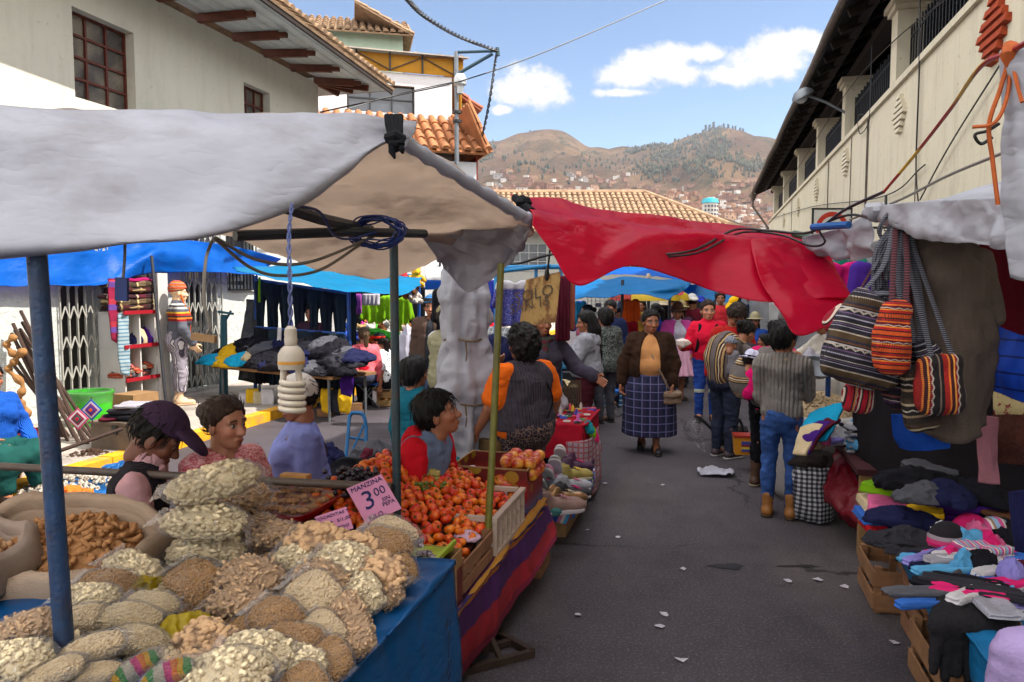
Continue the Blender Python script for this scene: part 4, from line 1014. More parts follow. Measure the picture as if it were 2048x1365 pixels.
 if hat:
  kd,hm=hat[0],hat[1]
  f=Fd((-.24,-.24,-.06),(.24,.26,.26),.0065*q)
  if kd in ('cap','capback','visor'):
   sg=-1 if kd=='capback' else 1
   f.u(f.ell((0,-.01,.05),(.088,.108,.095)));f.cut(f.pl((0,0,.043),(0,-.12*sg,-1)),.003)
   if kd=='visor':f.cut(f.pl((0,0,.085),(0,0,1)))
   br=f.ell((0,sg*.1,.055),(.082,.105,.03),Rx(-14*sg));br=np.maximum(br,-f.ell((0,sg*.09,.028),(.088,.115,.03),Rx(-14*sg)));br=np.maximum(br,-(f.Y*sg-.03));f.u(br,.004)
   puth(f,'visor' if kd=='visor' else 'cap',hm)
  elif kd=='beanie':
   f.u(f.ell((0,-.012,.05),(.09,.108,.1)));f.cut(f.pl((0,0,.03),(0,.25,-1)),.004);f.nz(.003,70,2,1);puth(f,'woollen_hat',hm)
  elif kd in ('brim','bowler','bonnet'):
   f.u(f.ell((0,-.01,.075),(.088,.105,.11 if kd=='bowler' else .095)));f.cut(f.pl((0,0,.055),(0,0,-1)))
   f.u(np.maximum(f.ell((0,-.005,.055),(.15,.17,.014)),-9),.012)
   if kd=='bonnet':f.nz(.01,20,3,2)
   puth(f,'hat',hm)
   if len(hat)>2:
    b=MB();b.lathe([(.093,.058),(.097,.06),(.097,.082),(.092,.084)],(0,-.01,0),24,cap=False,fn=lambda q_,z:1+.09*math.sin(q_)**2);V=headM(np.vstack(b.v))*s;bb=MB();bb.add(V,b.f);bb.build('hat_band',hat[2],root,local=True)
 info=dict(root=root,s=s,sh=sh,arms=arms,T=T,headM=headM,P0=P0,Rt=Rt,HC=HC)
 if extra:extra(info,put)
 return info
def knit(name,col,per=.02,ax=0,**k):
 return mat(name,col,.92,.18,9,.004,70,spec=.12,wave=(ax,2*math.pi/per),**k)
def cloth(name,col,**k):
 k.setdefault('var',.2);k.setdefault('vs',6);k.setdefault('bump',.0035);k.setdefault('bs',75);return mat(name,col,.9,spec=.12,**k)
def strap(info,a,b,m_,mid=None,r=.012,name='strap'):
 s=info['s'];T=info['T'];pts=[tuple(T(a))]+([tuple(T(m))for m in mid]if mid else [])+[tuple(T(b))]
 mb=MB();mb.tube([Vector(p)*s for p in cr1(pts,24)],r,6,flat=.45);return mb.build(name,m_,info['root'],local=True)
# ================================================================ the crowd
def at(px,Y,z=0):p=W(px,600,Y);return (p.x,p.y,z)
def foot(px,py):p=GZ(px,py);return (p.x,p.y,0)
def bagm(nm,c):return mat(nm,c,.55,.25,10,.003,60,spec=.35)
# --- left side, seated sellers
person('person in a bright blue sweater and green skirt sitting at the left edge',at(-28,6.4),face=-115,sit=.3,L=((-.3,.2,-1),(.2,.8,-.5)),R=((.25,.3,-1),(-.3,.9,-.35)),hair=('bun','171110'),top=[dict(m=knit('blue_sweater','1f57b5',.012),e=.02,hem=-.04)],bottom=[dict(kind='lap',m=cloth('dark_green_skirt','17443f'))],w=1.1)
def capman(i,put):
 f=Fd(i['T']((-.2,-.15,.3)),i['T']((.2,.2,.6)),.008)
 f=Fd([c-.17 for c in i['T']((0,0,.45))],[c+.17 for c in i['T']((0,0,.45))],.008)
 for sd in (-1,1):f.u(f.box(i['T']((sd*.055,.07,.43)),(.05,.012,.06),.008,i['Rt']@Rz(-sd*38)@Ry(sd*28)))
 f.u(np.maximum(f.cap(i['T']((0,-.01,.42)),i['T']((0,.01,.52)),.088,.072),-f.cap(i['T']((0,-.01,.40)),i['T']((0,.01,.56)),.072,.062)).astype(np.float32));put(f,'shirt_collar',cloth('pale_pink_shirt','b78d92'))
person('man in a dark purple cap looking down, seller behind the bag stall',at(216,3.62),face=-72,h=1.66,sit=.31,lean=16,twist=0,head=(0,34),scale_head=1.16,skin='d',fem=False,hair=('crop','15100e'),hat=('cap',cloth('purple_cap','3c2a3f')),top=[dict(m=knit('charcoal_vest','2e2a31',.011),e=.024,sleeve='none',neck='v'),dict(m=cloth('pale_pink_shirt','b78d92'),e=.012,name='shirt',neck='v')],bottom=[dict(m=cloth('dark_trousers','26242a'))],L=((-.3,.5,-1),(.2,1,-.3)),R=((.3,.5,-1),(-.2,1,-.3)),extra=capman)
person('woman in a mottled pink sweater with her brown hair in a bun, looking right',at(432,3.95),face=-128,h=1.6,sit=.33,lean=4,head=(14,2),scale_head=1.13,skin='l',hair=('bun','3a271d'),top=[dict(m=mat('mottled_pink_knit','c06068',.9,.1,6,.004,80,pat=speckle(55,'b84a58','dba8a6',.4,.6,(1,1,2))),e=.018,neck='v')],bottom=[dict(m=cloth('dark_trousers','26242a'))],L=((-.35,.25,-1),(.1,.8,-.6)),R=((.3,.25,-1),(-.1,.8,-.6)),w=1.0)
def lil(i,put):
 m_=bagm('taupe_leather','75604e');strap(i,(-.13,.1,.40),(.2,-.05,.0),m_,[(-.05,.0,.47),(.1,-.16,.3),(.2,-.14,.12)],.009)
 f=Fd(i['T']((.05,-.3,-.22)),i['T']((.42,.15,.12)),.01);f.u(f.box(i['T']((.24,-.06,-.03)),(.035,.1,.075),.02,Rz(-20)));put(f,'shoulder_bag',m_)
person('person in a lilac sweater with head hidden behind the hanging spiral lamp',at(596,4.6),face=112,h=1.58,sit=.36,head=(10,8),scale_head=1.1,hair=('crop','1a1412'),hat=('beanie',cloth('white_knit_hat','c6c0ba')),w=1.22,belly=.06,top=[dict(m=cloth('lilac_sweater','7880bd'),e=.02)],bottom=[dict(kind='lap',m=cloth('dark_skirt','23222c'))],extra=lil)
def girl5(i,put):
 f=Fd(i['T']((-.2,-.25,.15)),i['T']((.2,0,.5)),.01);f.u(f.ell(i['T']((0,-.125,.30)),(.06,.02,.085)));put(f,'back_panel',cloth('grey_panel','9a9aa0'))
 f=Fd(i['T']((-.3,-.3,-.1)),i['T']((.3,.3,.3)),.011);f.u(f.ell(i['T']((0,.005,.1)),(.162,.147,.19)));f.cut(f.pl(i['T']((0,0,.17)),(0,.25,1)));f.cut(f.pl(i['T']((0,0,-.02)),(0,0,-1)));put(f,'red_band',cloth('bright_red','c41426'))
person('girl in a coral and red hoodie seated on the blue folding stool, seen from behind',at(727,11.05),face=22,h=1.5,sit=.37,hair=('pony','5a4430'),skin='l',q=1.4,top=[dict(m=cloth('coral_hoodie','d9636c'),e=.022,hood=cloth('coral_hoodie','d9636c'))],bottom=[dict(m=cloth('grey_leggings','3b3f52'))],extra=girl5,w=1.02)
person('woman in a white polka dot top and red sun visor crouching by the toys',at(772,11.35),face=78,h=1.5,sit=.28,lean=12,hair=('pony','120d0c'),hat=('visor',cloth('red_visor','c8301c')),w=1.2,q=1.4,top=[dict(m=mat('polka_dots','d6d6d6',.9,.08,5,pat=dots(17,'d2d2d2','14141a',.26,.5)),e=.02,sleeve='short',hem=-.1)],bottom=[dict(m=cloth('black_trousers','1b1a1e'))],feet={'sole':'9a9a9a'},shoes='7b7b80')
person('man in a blue and black beanie and brown jacket standing behind the toys',at(863,9.6),face=178,h=1.66,fem=False,hair=('crop','14100e'),hat=('beanie',mat('striped_beanie','20242c',.9,.1,pat=stripes(2,.09,[(5,'1b1c22'),(2,'2f6fae'),(1,'1b1c22'),(2,'3d6f9a')]))),q=1.3,top=[dict(m=cloth('brown_jacket','4a3a33'),e=.03,neck='open',gap=.05,name='jacket'),dict(m=cloth('dark_check_shirt','2c2d33'),e=.014,name='shirt')],bottom=[dict(m=cloth('dark_jeans','2b3348'))])
person('woman with short black hair in a teal sweater, seen from behind',at(827,6.1),face=-42,h=1.56,sit=.36,hair=('bob','100d0f'),w=1.1,top=[dict(m=cloth('teal_sweater','0f5263'),e=.022)],bottom=[dict(m=cloth('purple_grey_skirt','4a4866'))])
person('man in a khaki vest over a white shirt, half hidden by the wrapped white tarpaulin',at(893,7.4),face=-50,h=1.6,fem=False,hair=('crop','2a211c'),w=1.1,hat=('cap',cloth('khaki_cap','7c7358')),L=((-.4,.5,-.7),(.3,1,.15)),R=((.4,.4,-.8),(.1,1,.1)),top=[dict(m=cloth('khaki_vest','7e7a62'),e=.034,sleeve='none',hem=-.09,name='vest'),dict(m=cloth('white_shirt','b7b7bd'),e=.016,name='shirt',sleeve='short')],bottom=[dict(m=cloth('khaki_trousers','6b6152'))])
def boyx(i,put):
 s=i['s'];e,w_=i['arms'][-1]
 sh_=Vector(i['sh'][-1]);d=(e-sh_).normalized()
 for txt,k,sz in (('IIS',.25,.05),('OMS',.75,.05)):
  p=lerp(e,w_,k);ax=(w_-e).normalized();n=Vector((-.6,-.1,.55));n=(n-ax*n.dot(ax)).normalized();M=frame_at((p+n*.062)*s,ax,n.cross(ax));b=MB();b.mesh(text_mesh(txt,sz,.002),M);b.build('sleeve_lettering',cloth('white_print','c9c9c9'),i['root'],local=True,smooth=False)
person('boy in a red hoodie and denim vest looking up from a phone',at(826,4.22),face=-112,h=1.46,sit=.42,lean=14,head=(22,-14),scale_head=1.2,fem=False,skin='m',hair=('short','0e0b0c'),w=.98,L=((-.35,.35,-1),(.55,1,-.1)),R=((.3,.4,-1),(-.15,1,-.1)),top=[dict(m=cloth('denim_vest','5d6b86'),e=.03,sleeve='none',hem=.0,name='denim_vest'),dict(m=cloth('red_hoodie','b01220'),e=.022,hood=cloth('red_hoodie','b01220'),name='hoodie')],bottom=[dict(m=cloth('blue_shorts','1d2f86'),e=.025)],extra=boyx)
def orange(i,put):
 strap(i,(-.1,.06,.44),(-.2,.02,-.12),cloth('black_strap','17151a'),[(.06,-.13,.38),(.14,-.17,.2),(-.02,-.2,.02),(-.15,-.12,-.08)],.012)
 f=Fd(i['T']((-.36,-.1,-.34)),i['T']((-.06,.3,.02)),.008);f.u(f.box(i['T']((-.22,.1,-.17)),(.03,.1,.085),.02));f.u(f.box(i['T']((-.235,.1,-.12)),(.03,.104,.045),.015),.01);put(f,'handbag',bagm('tan_bag','6b5638'))
person('stout woman in an orange T-shirt and grey knitted vest seen from behind',at(1046,5.3),face=42,h=1.5,w=1.42,belly=.07,hair=('curly','14100f'),L=((-.35,.2,-1),(-.1,.55,-.8)),R=((.45,-.1,-1),(.1,.3,-1)),extra=orange,top=[dict(m=knit('grey_knit_vest','403c45',.022),e=.03,sleeve='none',hem=.0,name='knitted_vest'),dict(m=cloth('orange_tshirt','d8641a'),e=.02,sleeve='short',hem=-.07,name='t_shirt')],bottom=[dict(m=mat('brown_scroll_print','2b2530',.9,.1,6,pat=lambda g,v:g.mix(g.step(g.vor(g.map(v,(1,1,1)),38,'DISTANCE_TO_EDGE'),.06,.03),H('2a2431'),H('8a705e'))),e=.016)])
def scarfx(i,put):
 f=Fd(i['T']((-.2,-.2,.05)),i['T']((.2,.3,.56)),.011)
 for k in range(14):
  a=2*math.pi*k/14;b_=2*math.pi*(k+1)/14;f.u(f.cap(i['T']((.085*math.cos(a),.078*math.sin(a),.45)),i['T']((.085*math.cos(b_),.078*math.sin(b_),.45)),.036),.015)
 f.u(f.cap(i['T']((.03,.11,.42)),i['T']((.03,.16,.12)),.038,.05),.03);f.nz(.008,30,3,2);put(f,'scarf',mat('tartan_scarf','3a1420',.92,.15,8,pat=plaid(.06,'4b1424','2f3a2c',.3)))
person('woman in a dark jacket and tartan scarf, her face hidden by the hanging cardboard',at(1083,7.0),face=205,h=1.58,hair=('long','171110'),L=((-.6,.4,-.8),(-.5,1,-.5)),R=((.3,.3,-1),(-.2,.9,-.4)),q=1.2,top=[dict(m=cloth('purple_grey_jacket','37323f'),e=.03,name='jacket')],bottom=[dict(m=cloth('black_trousers','1b1a1e'))],extra=scarfx)
person('man in a grey checked shirt behind the hanging blouse',at(1000,8.4),face=-30,h=1.6,fem=False,hair=('short','171210'),q=1.4,top=[dict(m=mat('grey_checked_shirt','8d8f92',.9,.1,pat=plaid(.05,'6f7276','a9abae',.2)),e=.022)],bottom=[dict(m=cloth('dark_jeans','2b3348'))])
person('person in a red coat behind the wrapped white tarpaulin',at(968,11.5),face=150,h=1.55,q=1.6,hair=('long','17110f'),top=[dict(m=cloth('bright_red','c41426'),e=.03,coat=1,hem=-.2)],bottom=[dict(m=cloth('dark_jeans','2b3348'))])
person('woman with long black hair in a pale grey hoodie and maroon trousers',foot(1172,888),face=78,h=1.5,w=1.25,belly=.05,head=(5,6),hair=('long','120e10'),L=((-.25,.35,-.9),(.5,.6,.75)),R=((.1,.3,-.9),(-.3,.75,.7)),top=[dict(m=cloth('pale_grey_hoodie','86868f'),e=.026,hem=-.02,name='hoodie',hood=cloth('pale_grey_hoodie','86868f'))],bottom=[dict(m=cloth('maroon_trousers','4a1c26'))],feet={'sole':'b0b0b0'},shoes='17161a')
person('woman in a speckled dark cardigan standing behind the grey hoodie',at(1211,9.9),face=28,h=1.5,hair=('bob','140f10'),q=1.3,w=1.15,top=[dict(m=mat('speckled_cardigan','3a3d3e',.95,.1,6,.006,60,pat=speckle(60,'25292a','6a6f6c',.45,.6)),e=.03,coat=1,hem=-.12,name='cardigan')],bottom=[dict(m=cloth('grey_trousers','46454d'))])
def stripe3(i,put):
 for sd in (-1,1):
  e,w_=i['arms'][sd];a=Vector(i['sh'][sd]);o=Vector((sd*.6,.0,.35)).normalized()
  for k in (-1,0,1):
   b=MB();off=Vector((0,k*.02,0));b.tube([(a+o*.075+off+Vector((-sd*.06,0,.03)))*i['s'],(a+o*.078+off)*i['s'],(lerp(a,e,.55)+Vector((sd*.068,0,.02))+off)*i['s'],(e+Vector((sd*.06,0,.02))+off)*i['s']],.006,5,flat=.5);b.build('sleeve_stripe',cloth('pale_violet','8f86b8'),i['root'],local=True)
person('woman in a navy tracksuit top with three pale sleeve stripes',at(1222,11.2),face=140,h=1.58,w=1.15,head=(15,10),hair=('bun','120e0f'),q=1.3,top=[dict(m=cloth('navy_tracksuit','1a2140'),e=.028)],bottom=[dict(m=cloth('navy_trousers','1b2036'))],extra=stripe3)
person('small girl peering out behind the navy tracksuit',at(1241,12.2),face=155,h=1.44,hair=('bun','120e0f'),q=1.6,head=(10,12),top=[dict(m=cloth('purple_top','46345e'),e=.02)],bottom=[dict(m=cloth('dark_trousers','26242a'))])
# --- the woman walking down the middle
def brown(i,put):
 m_=bagm('taupe_leather','75604e');strap(i,(.07,.0,.47),(-.2,.16,-.12),m_,[(.05,.11,.40),(-.04,.2,.2),(-.13,.2,.03)],.012)
 f=Fd(i['T']((-.4,-.02,-.34)),i['T']((-.03,.34,-.02)),.008);f.u(f.box(i['T']((-.23,.15,-.20)),(.105,.05,.075),.03,Rz(12)));f.u(f.box(i['T']((-.23,.17,-.165)),(.1,.05,.03),.02,Rz(12)),.01);f.nz(.005,22,2,2);put(f,'handbag',m_)
person('woman in a brown cardigan and long navy checked skirt walking towards us',foot(1298,903),face=172,h=1.53,w=1.22,belly=.07,head=(18,2),scale_head=1.1,skin='m',hair=('bun','120d0d'),L=((-.3,.08,-1),(.12,.45,-.9)),R=((.4,-.05,-1),(.12,.25,-1)),curl=.9,top=[dict(m=cloth('tan_top','b57f50'),e=.016,hem=-.02,name='top',fold=.004),dict(m=knit('brown_cardigan','38251b',.014),e=.034,neck='open',hem=-.08,name='cardigan',gap=.1)],bottom=[dict(kind='skirt',m=mat('navy_checked_skirt','1c1f3a',.9,.12,5,pat=plaid(.085,'171a34','59597f',.11,(0,2),'2b2440')),hem=.2,flare=1.12,n=7,fold=.03)],extra=brown,knees={-1:((-.07,.06,.43),(-.07,.1,.085)),1:((.08,0,.43),(.08,-.12,.10))},shoes='15131a')
# --- group in the middle distance
person('woman in a brown felt hat, pink cardigan and pale pink skirt',foot(1352,800),face=188,h=1.5,w=1.12,head=(-22,8),hair=('braid','120d0d'),q=1.25,hat=('bowler',cloth('brown_felt','4b3226'),cloth('dark_band','2d1d17')),L=((-.3,.0,-1),(.15,.5,-.7)),R=((.3,.1,-1),(-.1,.8,-.3)),top=[dict(m=cloth('white_blouse','bcb6c8'),e=.016,name='blouse',neck='high'),dict(m=cloth('magenta_cardigan','b0438c'),e=.03,neck='open',hem=.0,name='cardigan',gap=.1)],bottom=[dict(kind='skirt',m=cloth('pale_pink_skirt','c594ac'),hem=.42,flare=1.7,n=14,fold=.05)],shoes='2a1f1c')
person('man in a maroon shirt with a white cap turned backwards, seen from behind',at(1384,14),face=2,h=1.64,w=1.2,fem=False,hair=('crop','120d0d'),q=1.6,hat=('capback',cloth('white_cap','b4b2b0')),top=[dict(m=cloth('maroon_shirt','5c1526'),e=.03)],bottom=[dict(m=cloth('black_trousers','1b1a1e'))],extra=lambda i,put:strap(i,(-.12,.05,.45),(.19,-.05,-.02),cloth('black_strap','17151a'),[(-.05,-.13,.38),(.1,-.16,.15)],.015))
def redw(i,put):
 e,w_=i['arms'][1];b=MB();b.ell(tuple((w_+Vector((0,.08,.05)))*i['s']),(.1,.085,.06),None,14,9,.3,3);b.build('food_bag',cloth('white_plastic_food','c9b9b4'),i['root'],local=True)
 for sd in (-1,1):strap(i,(sd*.11,-.1,.44),(sd*.13,-.1,.05),cloth('black_strap','17151a'),[(sd*.1,.08,.44),(sd*.11,.14,.3),(sd*.14,.1,.1)],.022,'backpack_strap')
person('woman in a bright red jacket holding food in a white bag',at(1416,10.0),face=170,h=1.6,head=(8,0),scale_head=1.12,skin='l',hair=('pony','2b1c16'),q=1.15,L=((-.25,.1,-1),(.1,.7,-.6)),R=((.3,.15,-1),(.45,1,.0)),top=[dict(m=cloth('crimson_jacket','c31634'),e=.026,neck='high',name='jacket')],bottom=[dict(m=mat('blue_workwear','1c3f9a',.8,.12,pat=stripes(2,.9,[(44,'1c3f8e'),(5,'b5b9a8'),(51,'1c3f8e')])))],extra=redw)
person('dark haired man in a red jacket bending his head down',at(1457,8.8),face=198,h=1.6,w=1.12,lean=14,head=(-12,34),scale_head=1.15,fem=False,hair=('short','2a1d16'),L=((-.3,.3,-1),(.4,.8,-.3)),R=((.35,.1,-1),(.1,.5,-.8)),top=[dict(m=cloth('brick_red_jacket','9c1f1b'),e=.034,name='jacket')],bottom=[dict(m=cloth('black_trousers','1b1a1e'))])
MANTA=mat('striped_carrying_cloth','5a4a44',.95,.12,6,.004,60,pat=stripes(0,.17,[(4,'5b514f'),(1,'2b1d1a'),(1,'9c7f56'),(1,'2b1d1a'),(.6,'b3a48c'),(1,'4b2b22'),(1,'9c7f56'),(.7,'2b1d1a')],.05))
MANTA2=mat('grey_carrying_cloth','57504f',.95,.12,6,.004,60,pat=stripes(2,.15,[(9,'5d5654'),(1,'2b1d1a'),(1,'9c7f56'),(.6,'2b1d1a'),(1,'b3a48c'),(1,'4b2b22'),(1,'9c7f56')],.05))
def shawl(mtl,c=(0,-.2,.3),r=(.2,.17,.24)):
 def fx(i,put):
  T,Rt=i['T'],i['Rt'];f=Fd([x-.5 for x in T((0,-.1,.25))],[x+.5 for x in T((0,-.1,.25))],.011)
  f.u(f.ell(T(c),r,Rt));f.u(f.ell(T((0,-.02,.36)),(.21,.15,.13),Rt),.06);f.u(f.ell(T((.02,-.12,.1)),(.17,.14,.2),Rt),.06)
  f.u(f.cap(T((-.19,-.08,.2)),T((.05,.15,.35)),.06),.04);f.u(f.cap(T((.19,-.05,.38)),T((.06,.15,.34)),.05),.04)
  f.nz(.016,9,5,3,(1,1,.5));f.cut(-f.cap(T((0,.0,.45)),T((0,.01,.7)),.075,.11),.01);put(f,'carrying_cloth',mtl)
 return fx
A24=foot(1447,915)
i24=person('woman bending over with a baby in a striped grey shawl on her back',A24,face=-58,h=1.5,w=1.12,lean=30,head=(0,30),hair=('bun','120d0d'),L=((-.2,.6,-.8),(.2,.8,-.6)),R=((.2,.6,-.8),(-.1,.8,-.6)),top=[dict(m=cloth('dark_jumper','2b2830'),e=.024)],bottom=[dict(m=cloth('slate_jeans','252a3a'))],extra=shawl(MANTA,(0,-.2,.26),(.21,.16,.25)),shoes='3b2d33',feet={'sole':'8d8a88'})
def rootpt(i,v):return i['root'].matrix_basis@(Vector(i['T'](v))*i['s'])
bpy.context.view_layer.update()
p=W(1461,684,A24[1]-.17);person('baby in a grey knitted hat tucked into the striped shawl',(p.x,p.y,p.z-.49),face=-40,h=.62,sit=.1,head=(10,25),scale_head=1.75,hair=None,hat=('beanie',knit('grey_baby_hat','7d7f8a',.02)),top=[dict(m=cloth('grey_baby_wrap','6e6a70'),e=.04)],bottom=[dict(m=cloth('grey_baby_wrap','6e6a70'))])
A25=foot(1530,975)
i25=person('woman in a pink jacket and black leggings carrying a child in a white sun hat',A25,face=-48,h=1.5,w=1.02,lean=17,head=(-8,8),hair=('bun','120d0d'),L=((-.28,.0,-1),(.2,.55,-.8)),R=((.25,.5,-.85),(-.2,.5,.9)),top=[dict(m=cloth('hot_pink_jacket','b31352'),e=.024,hem=-.06,name='jacket')],bottom=[dict(m=cloth('black_leggings','121116'),e=.006)],extra=shawl(MANTA2,(-.06,-.27,.14),(.2,.17,.2)),shoes='4a3325',feet={'boot':.14,'sole':'7a6f60'})
p=W(1502,710,A25[1]-.2);person('toddler in a white sun hat and hot pink coat riding on her back',(p.x,p.y,p.z-.53),face=-62,h=.66,sit=.1,head=(-4,12),scale_head=1.6,hair=('crop','1d1512'),skin='l',hat=('bonnet',cloth('white_sun_hat','bdbbd2'),cloth('black_strap','17151a')),L=((-.3,.5,-.8),(.2,1,-.2)),R=((.3,.5,-.8),(-.2,1,-.2)),top=[dict(m=cloth('hot_pink_coat','d01566'),e=.045,name='coat')],bottom=[dict(m=cloth('hot_pink_coat','d01566'))])
person('woman in a grey ribbed turtleneck, blue jeans and tan boots, seen from behind',foot(1558,1034),face=-28,h=1.5,w=.8,head=(-22,4),scale_head=1.12,hair=('short','100c0e'),L=((-.1,.1,-1),(.35,.75,-.5)),R=((.12,.45,-.9),(-.3,.35,1)),top=[dict(m=knit('grey_ribbed_knit','75706c',.028),e=.03,neck='high',collar=mat('fluffy_collar','7a6c5d',.95,.3,20,.01,60),hem=.0)],bottom=[dict(m=mat('blue_jeans','213f7d',.85,.3,5,.003,90,pat=speckle(7,'1d3768','2f5290',.4,.65)),e=.008)],shoes='8a5a2a',feet={'boot':.09,'sole':'3a2a1c'},extra=lambda i,put:(lambda f:(f.u(f.ell(i['T']((0,.0,.485)),(.085,.08,.045))),f.cut(-f.cap(i['T']((0,0,.4)),i['T']((0,0,.6)),.056)),put(f,'neckerchief',cloth('blue_neckerchief','1d5a86'))))(Fd(i['T']((-.13,-.13,.4)),i['T']((.13,.13,.56)),.008)))
# --- far end of the street
FAR=[('young man in a red T-shirt standing tall at the far stalls',1441,15.5,165,1.68,('short','14100e'),None,'b52b34','2b3348',False),('man in a yellow cap and dark tracksuit bending at the far stalls',1484,15.0,110,1.6,('crop','14100e'),('cap','d9a716'),'2a2026','1b1a1e',False),('person in a navy sweater raising an arm to the head at the far stalls',1503,17.0,20,1.66,('short','14100e'),None,'18213a','1b1a1e',False),('small seller in a pale hat and blue vest over a brown sweater',1511,12.0,150,1.34,('braid','14100e'),('bowler','8a8268'),'1f3f86','3b2d33',True),('person in a royal blue cap with long dark hair, seen from behind',1402,15.0,5,1.58,('long','120d0d'),('capback','1c2f9c'),'4a1426','1b1a1e',True),('woman with a dark ponytail in a royal blue top walking away',1312,13.0,60,1.5,('pony','120d0d'),None,'1b2f7e','26242a',True),('woman in a cream sun hat and pale pink top at the far end',1328,15.0,175,1.5,('braid','120d0d'),('bonnet','b8ac94'),'b08a8c','46454d',True),('person in a mustard jacket half hidden in the far crowd',1391,17.5,0,1.68,('short','14100e'),None,'9a7d22','26242a',False),('woman in a dark cardigan with black hair deep in the far crowd',1375,19.0,10,1.6,('bun','120d0d'),None,'2a2430','26242a',True),('child with dark hair crouching near the sacks of puffed corn',1530,10.5,70,1.12,('bob','120d0d'),None,'2f2a3a','26242a',True),('person in a grey poncho beneath the far blue awnings',1262,17.0,170,1.55,('bun','120d0d'),None,'5b5a60','26242a',True),('tall shopper in a grey jacket seen from behind beside the far umbrella',1345,16.5,10,1.66,('short','14100e'),None,'4c4f58','26242a',False),('shopper with long hair in an ochre top under the far blue awning',1283,15.5,150,1.52,('long','120d0d'),None,'8a6a2a','2b3348',True),('woman in a plum shawl and straw hat between the far stalls',1362,13.4,20,1.5,('braid','120d0d'),('bowler','9a8a62'),'4a2a44','26242a',True),('shopper in a teal jacket deep among the far stalls',1425,18.5,0,1.62,('short','14100e'),None,'1d5a60','26242a',False),('woman in a rose cardigan looking over the far clothes heap',1175,12.0,100,1.5,('bun','120d0d'),None,'9a5068','3b2d33',True),('shopper in a white blouse near the black curtain of the toy stall',800,15.2,160,1.55,('long','120d0d'),None,'b5b2ae','2b3348',True),('woman with dark hair tending the trousers behind the clothes heap',622,11.4,175,1.5,('bun','120d0d'),None,'3a2430','26242a',True),('stallholder in a white sweater reaching over the sacks of puffed corn',1668,8.6,95,1.5,('bun','120d0d'),None,'aaa39a','3a3f5a',True)]
for (lb,px,Y,fc,h_,hr,ht,tc,bc,fem)in FAR:
 kw={}
 if 'raising' in lb:kw['L']=((-.8,.0,.5),(.7,.2,.8))
 if 'reaching' in lb:kw=dict(L=((-.3,.8,-.5),(.1,1,-.3)),R=((.3,.7,-.5),(0,1,-.2)),lean=10)
 if 'bending' in lb:kw=dict(lean=14,head=(0,20))
 person(lb,at(px,Y),face=fc,h=h_,hair=hr,fem=fem,q=1.8,hat=None if not ht else (ht[0],cloth('felt_'+ht[1],ht[1])),top=[dict(m=cloth('cloth_'+tc,tc),e=.026)],bottom=[dict(m=cloth('cloth_'+bc,bc))],group='shoppers at the far end of the street',**kw)
# --- cut by the lower right corner
person('person with long dark hair and a lilac sleeve at lower right',at(2262,1.66),face=-30,h=1.5,sit=.40,hair=('long','2a1c16'),top=[dict(m=cloth('pale_lilac_top','8d7ba3'),e=.026)],bottom=[dict(m=cloth('dark_trousers','26242a'))],w=1.05)
# ================================================================ generic goods
def film_mat():
 g=G('clear_plastic_film');n=g.m('ADD',g.noise(g.map(g.obj,(1,1,3)),28,4,.7),g.m('MULTIPLY',g.noise(g.obj,90,3),.4))
 b=g.nd('ShaderNodeBump',{'Height':n,'Strength':1.0,'Distance':.02});lw=g.nd('ShaderNodeLayerWeight',{'Blend':.35,'Normal':b.outputs[0]}).outputs['Fresnel']
 gl=g.nd('ShaderNodeBsdfGlossy',{'Color':(.9,.9,.95,1),'Roughness':.13,'Normal':b.outputs[0]}).outputs[0]
 tr=g.nd('ShaderNodeBsdfTransparent',{'Color':(.96,.95,.94,1)}).outputs[0];df=g.nd('ShaderNodeBsdfDiffuse',{'Color':(.82,.82,.84,1)}).outputs[0]
 f=g.m('MINIMUM',g.m('ADD',g.m('MULTIPLY',lw,.5),.028),.5)
 a=g.nd('ShaderNodeMixShader',{0:f,1:tr,2:gl}).outputs[0];k=g.m('MULTIPLY',g.step(n,.84,.96),.35)  # white diffuse streaks along the creases paint highlights into the film
 return g.out(g.nd('ShaderNodeMixShader',{0:k,1:a,2:df}).outputs[0])
M_film=film_mat()
def plastic(name,c,rough=.32,tl=.2,**k):return mat(name,c,rough,.2,4,.012,26,spec=.5,translucent=tl,**k)
def tarpm(name,c,tl=.25,rough=.42,dirt=None,**k):return mat(name,c,rough,.12,2.5,.010,16,spec=.3,ridge=k.pop('ridge',2.6),translucent=tl,dirt=dirt,ds=2.2,**k)
M_card=mat('cardboard','8a6a48',.9,.18,5,.003,60,dirt='5d452e',ds=3,dirtamt=.4)
M_crate=mat('rough_crate_wood','8a6542',.9,.3,7,.006,50,dirt='4b3523',ds=4,jit=.2,pat=lambda g,v:g.mix(g.noise(g.map(v,(3,3,40)),1.5,4),H('6d4c30'),H('9a7650')))
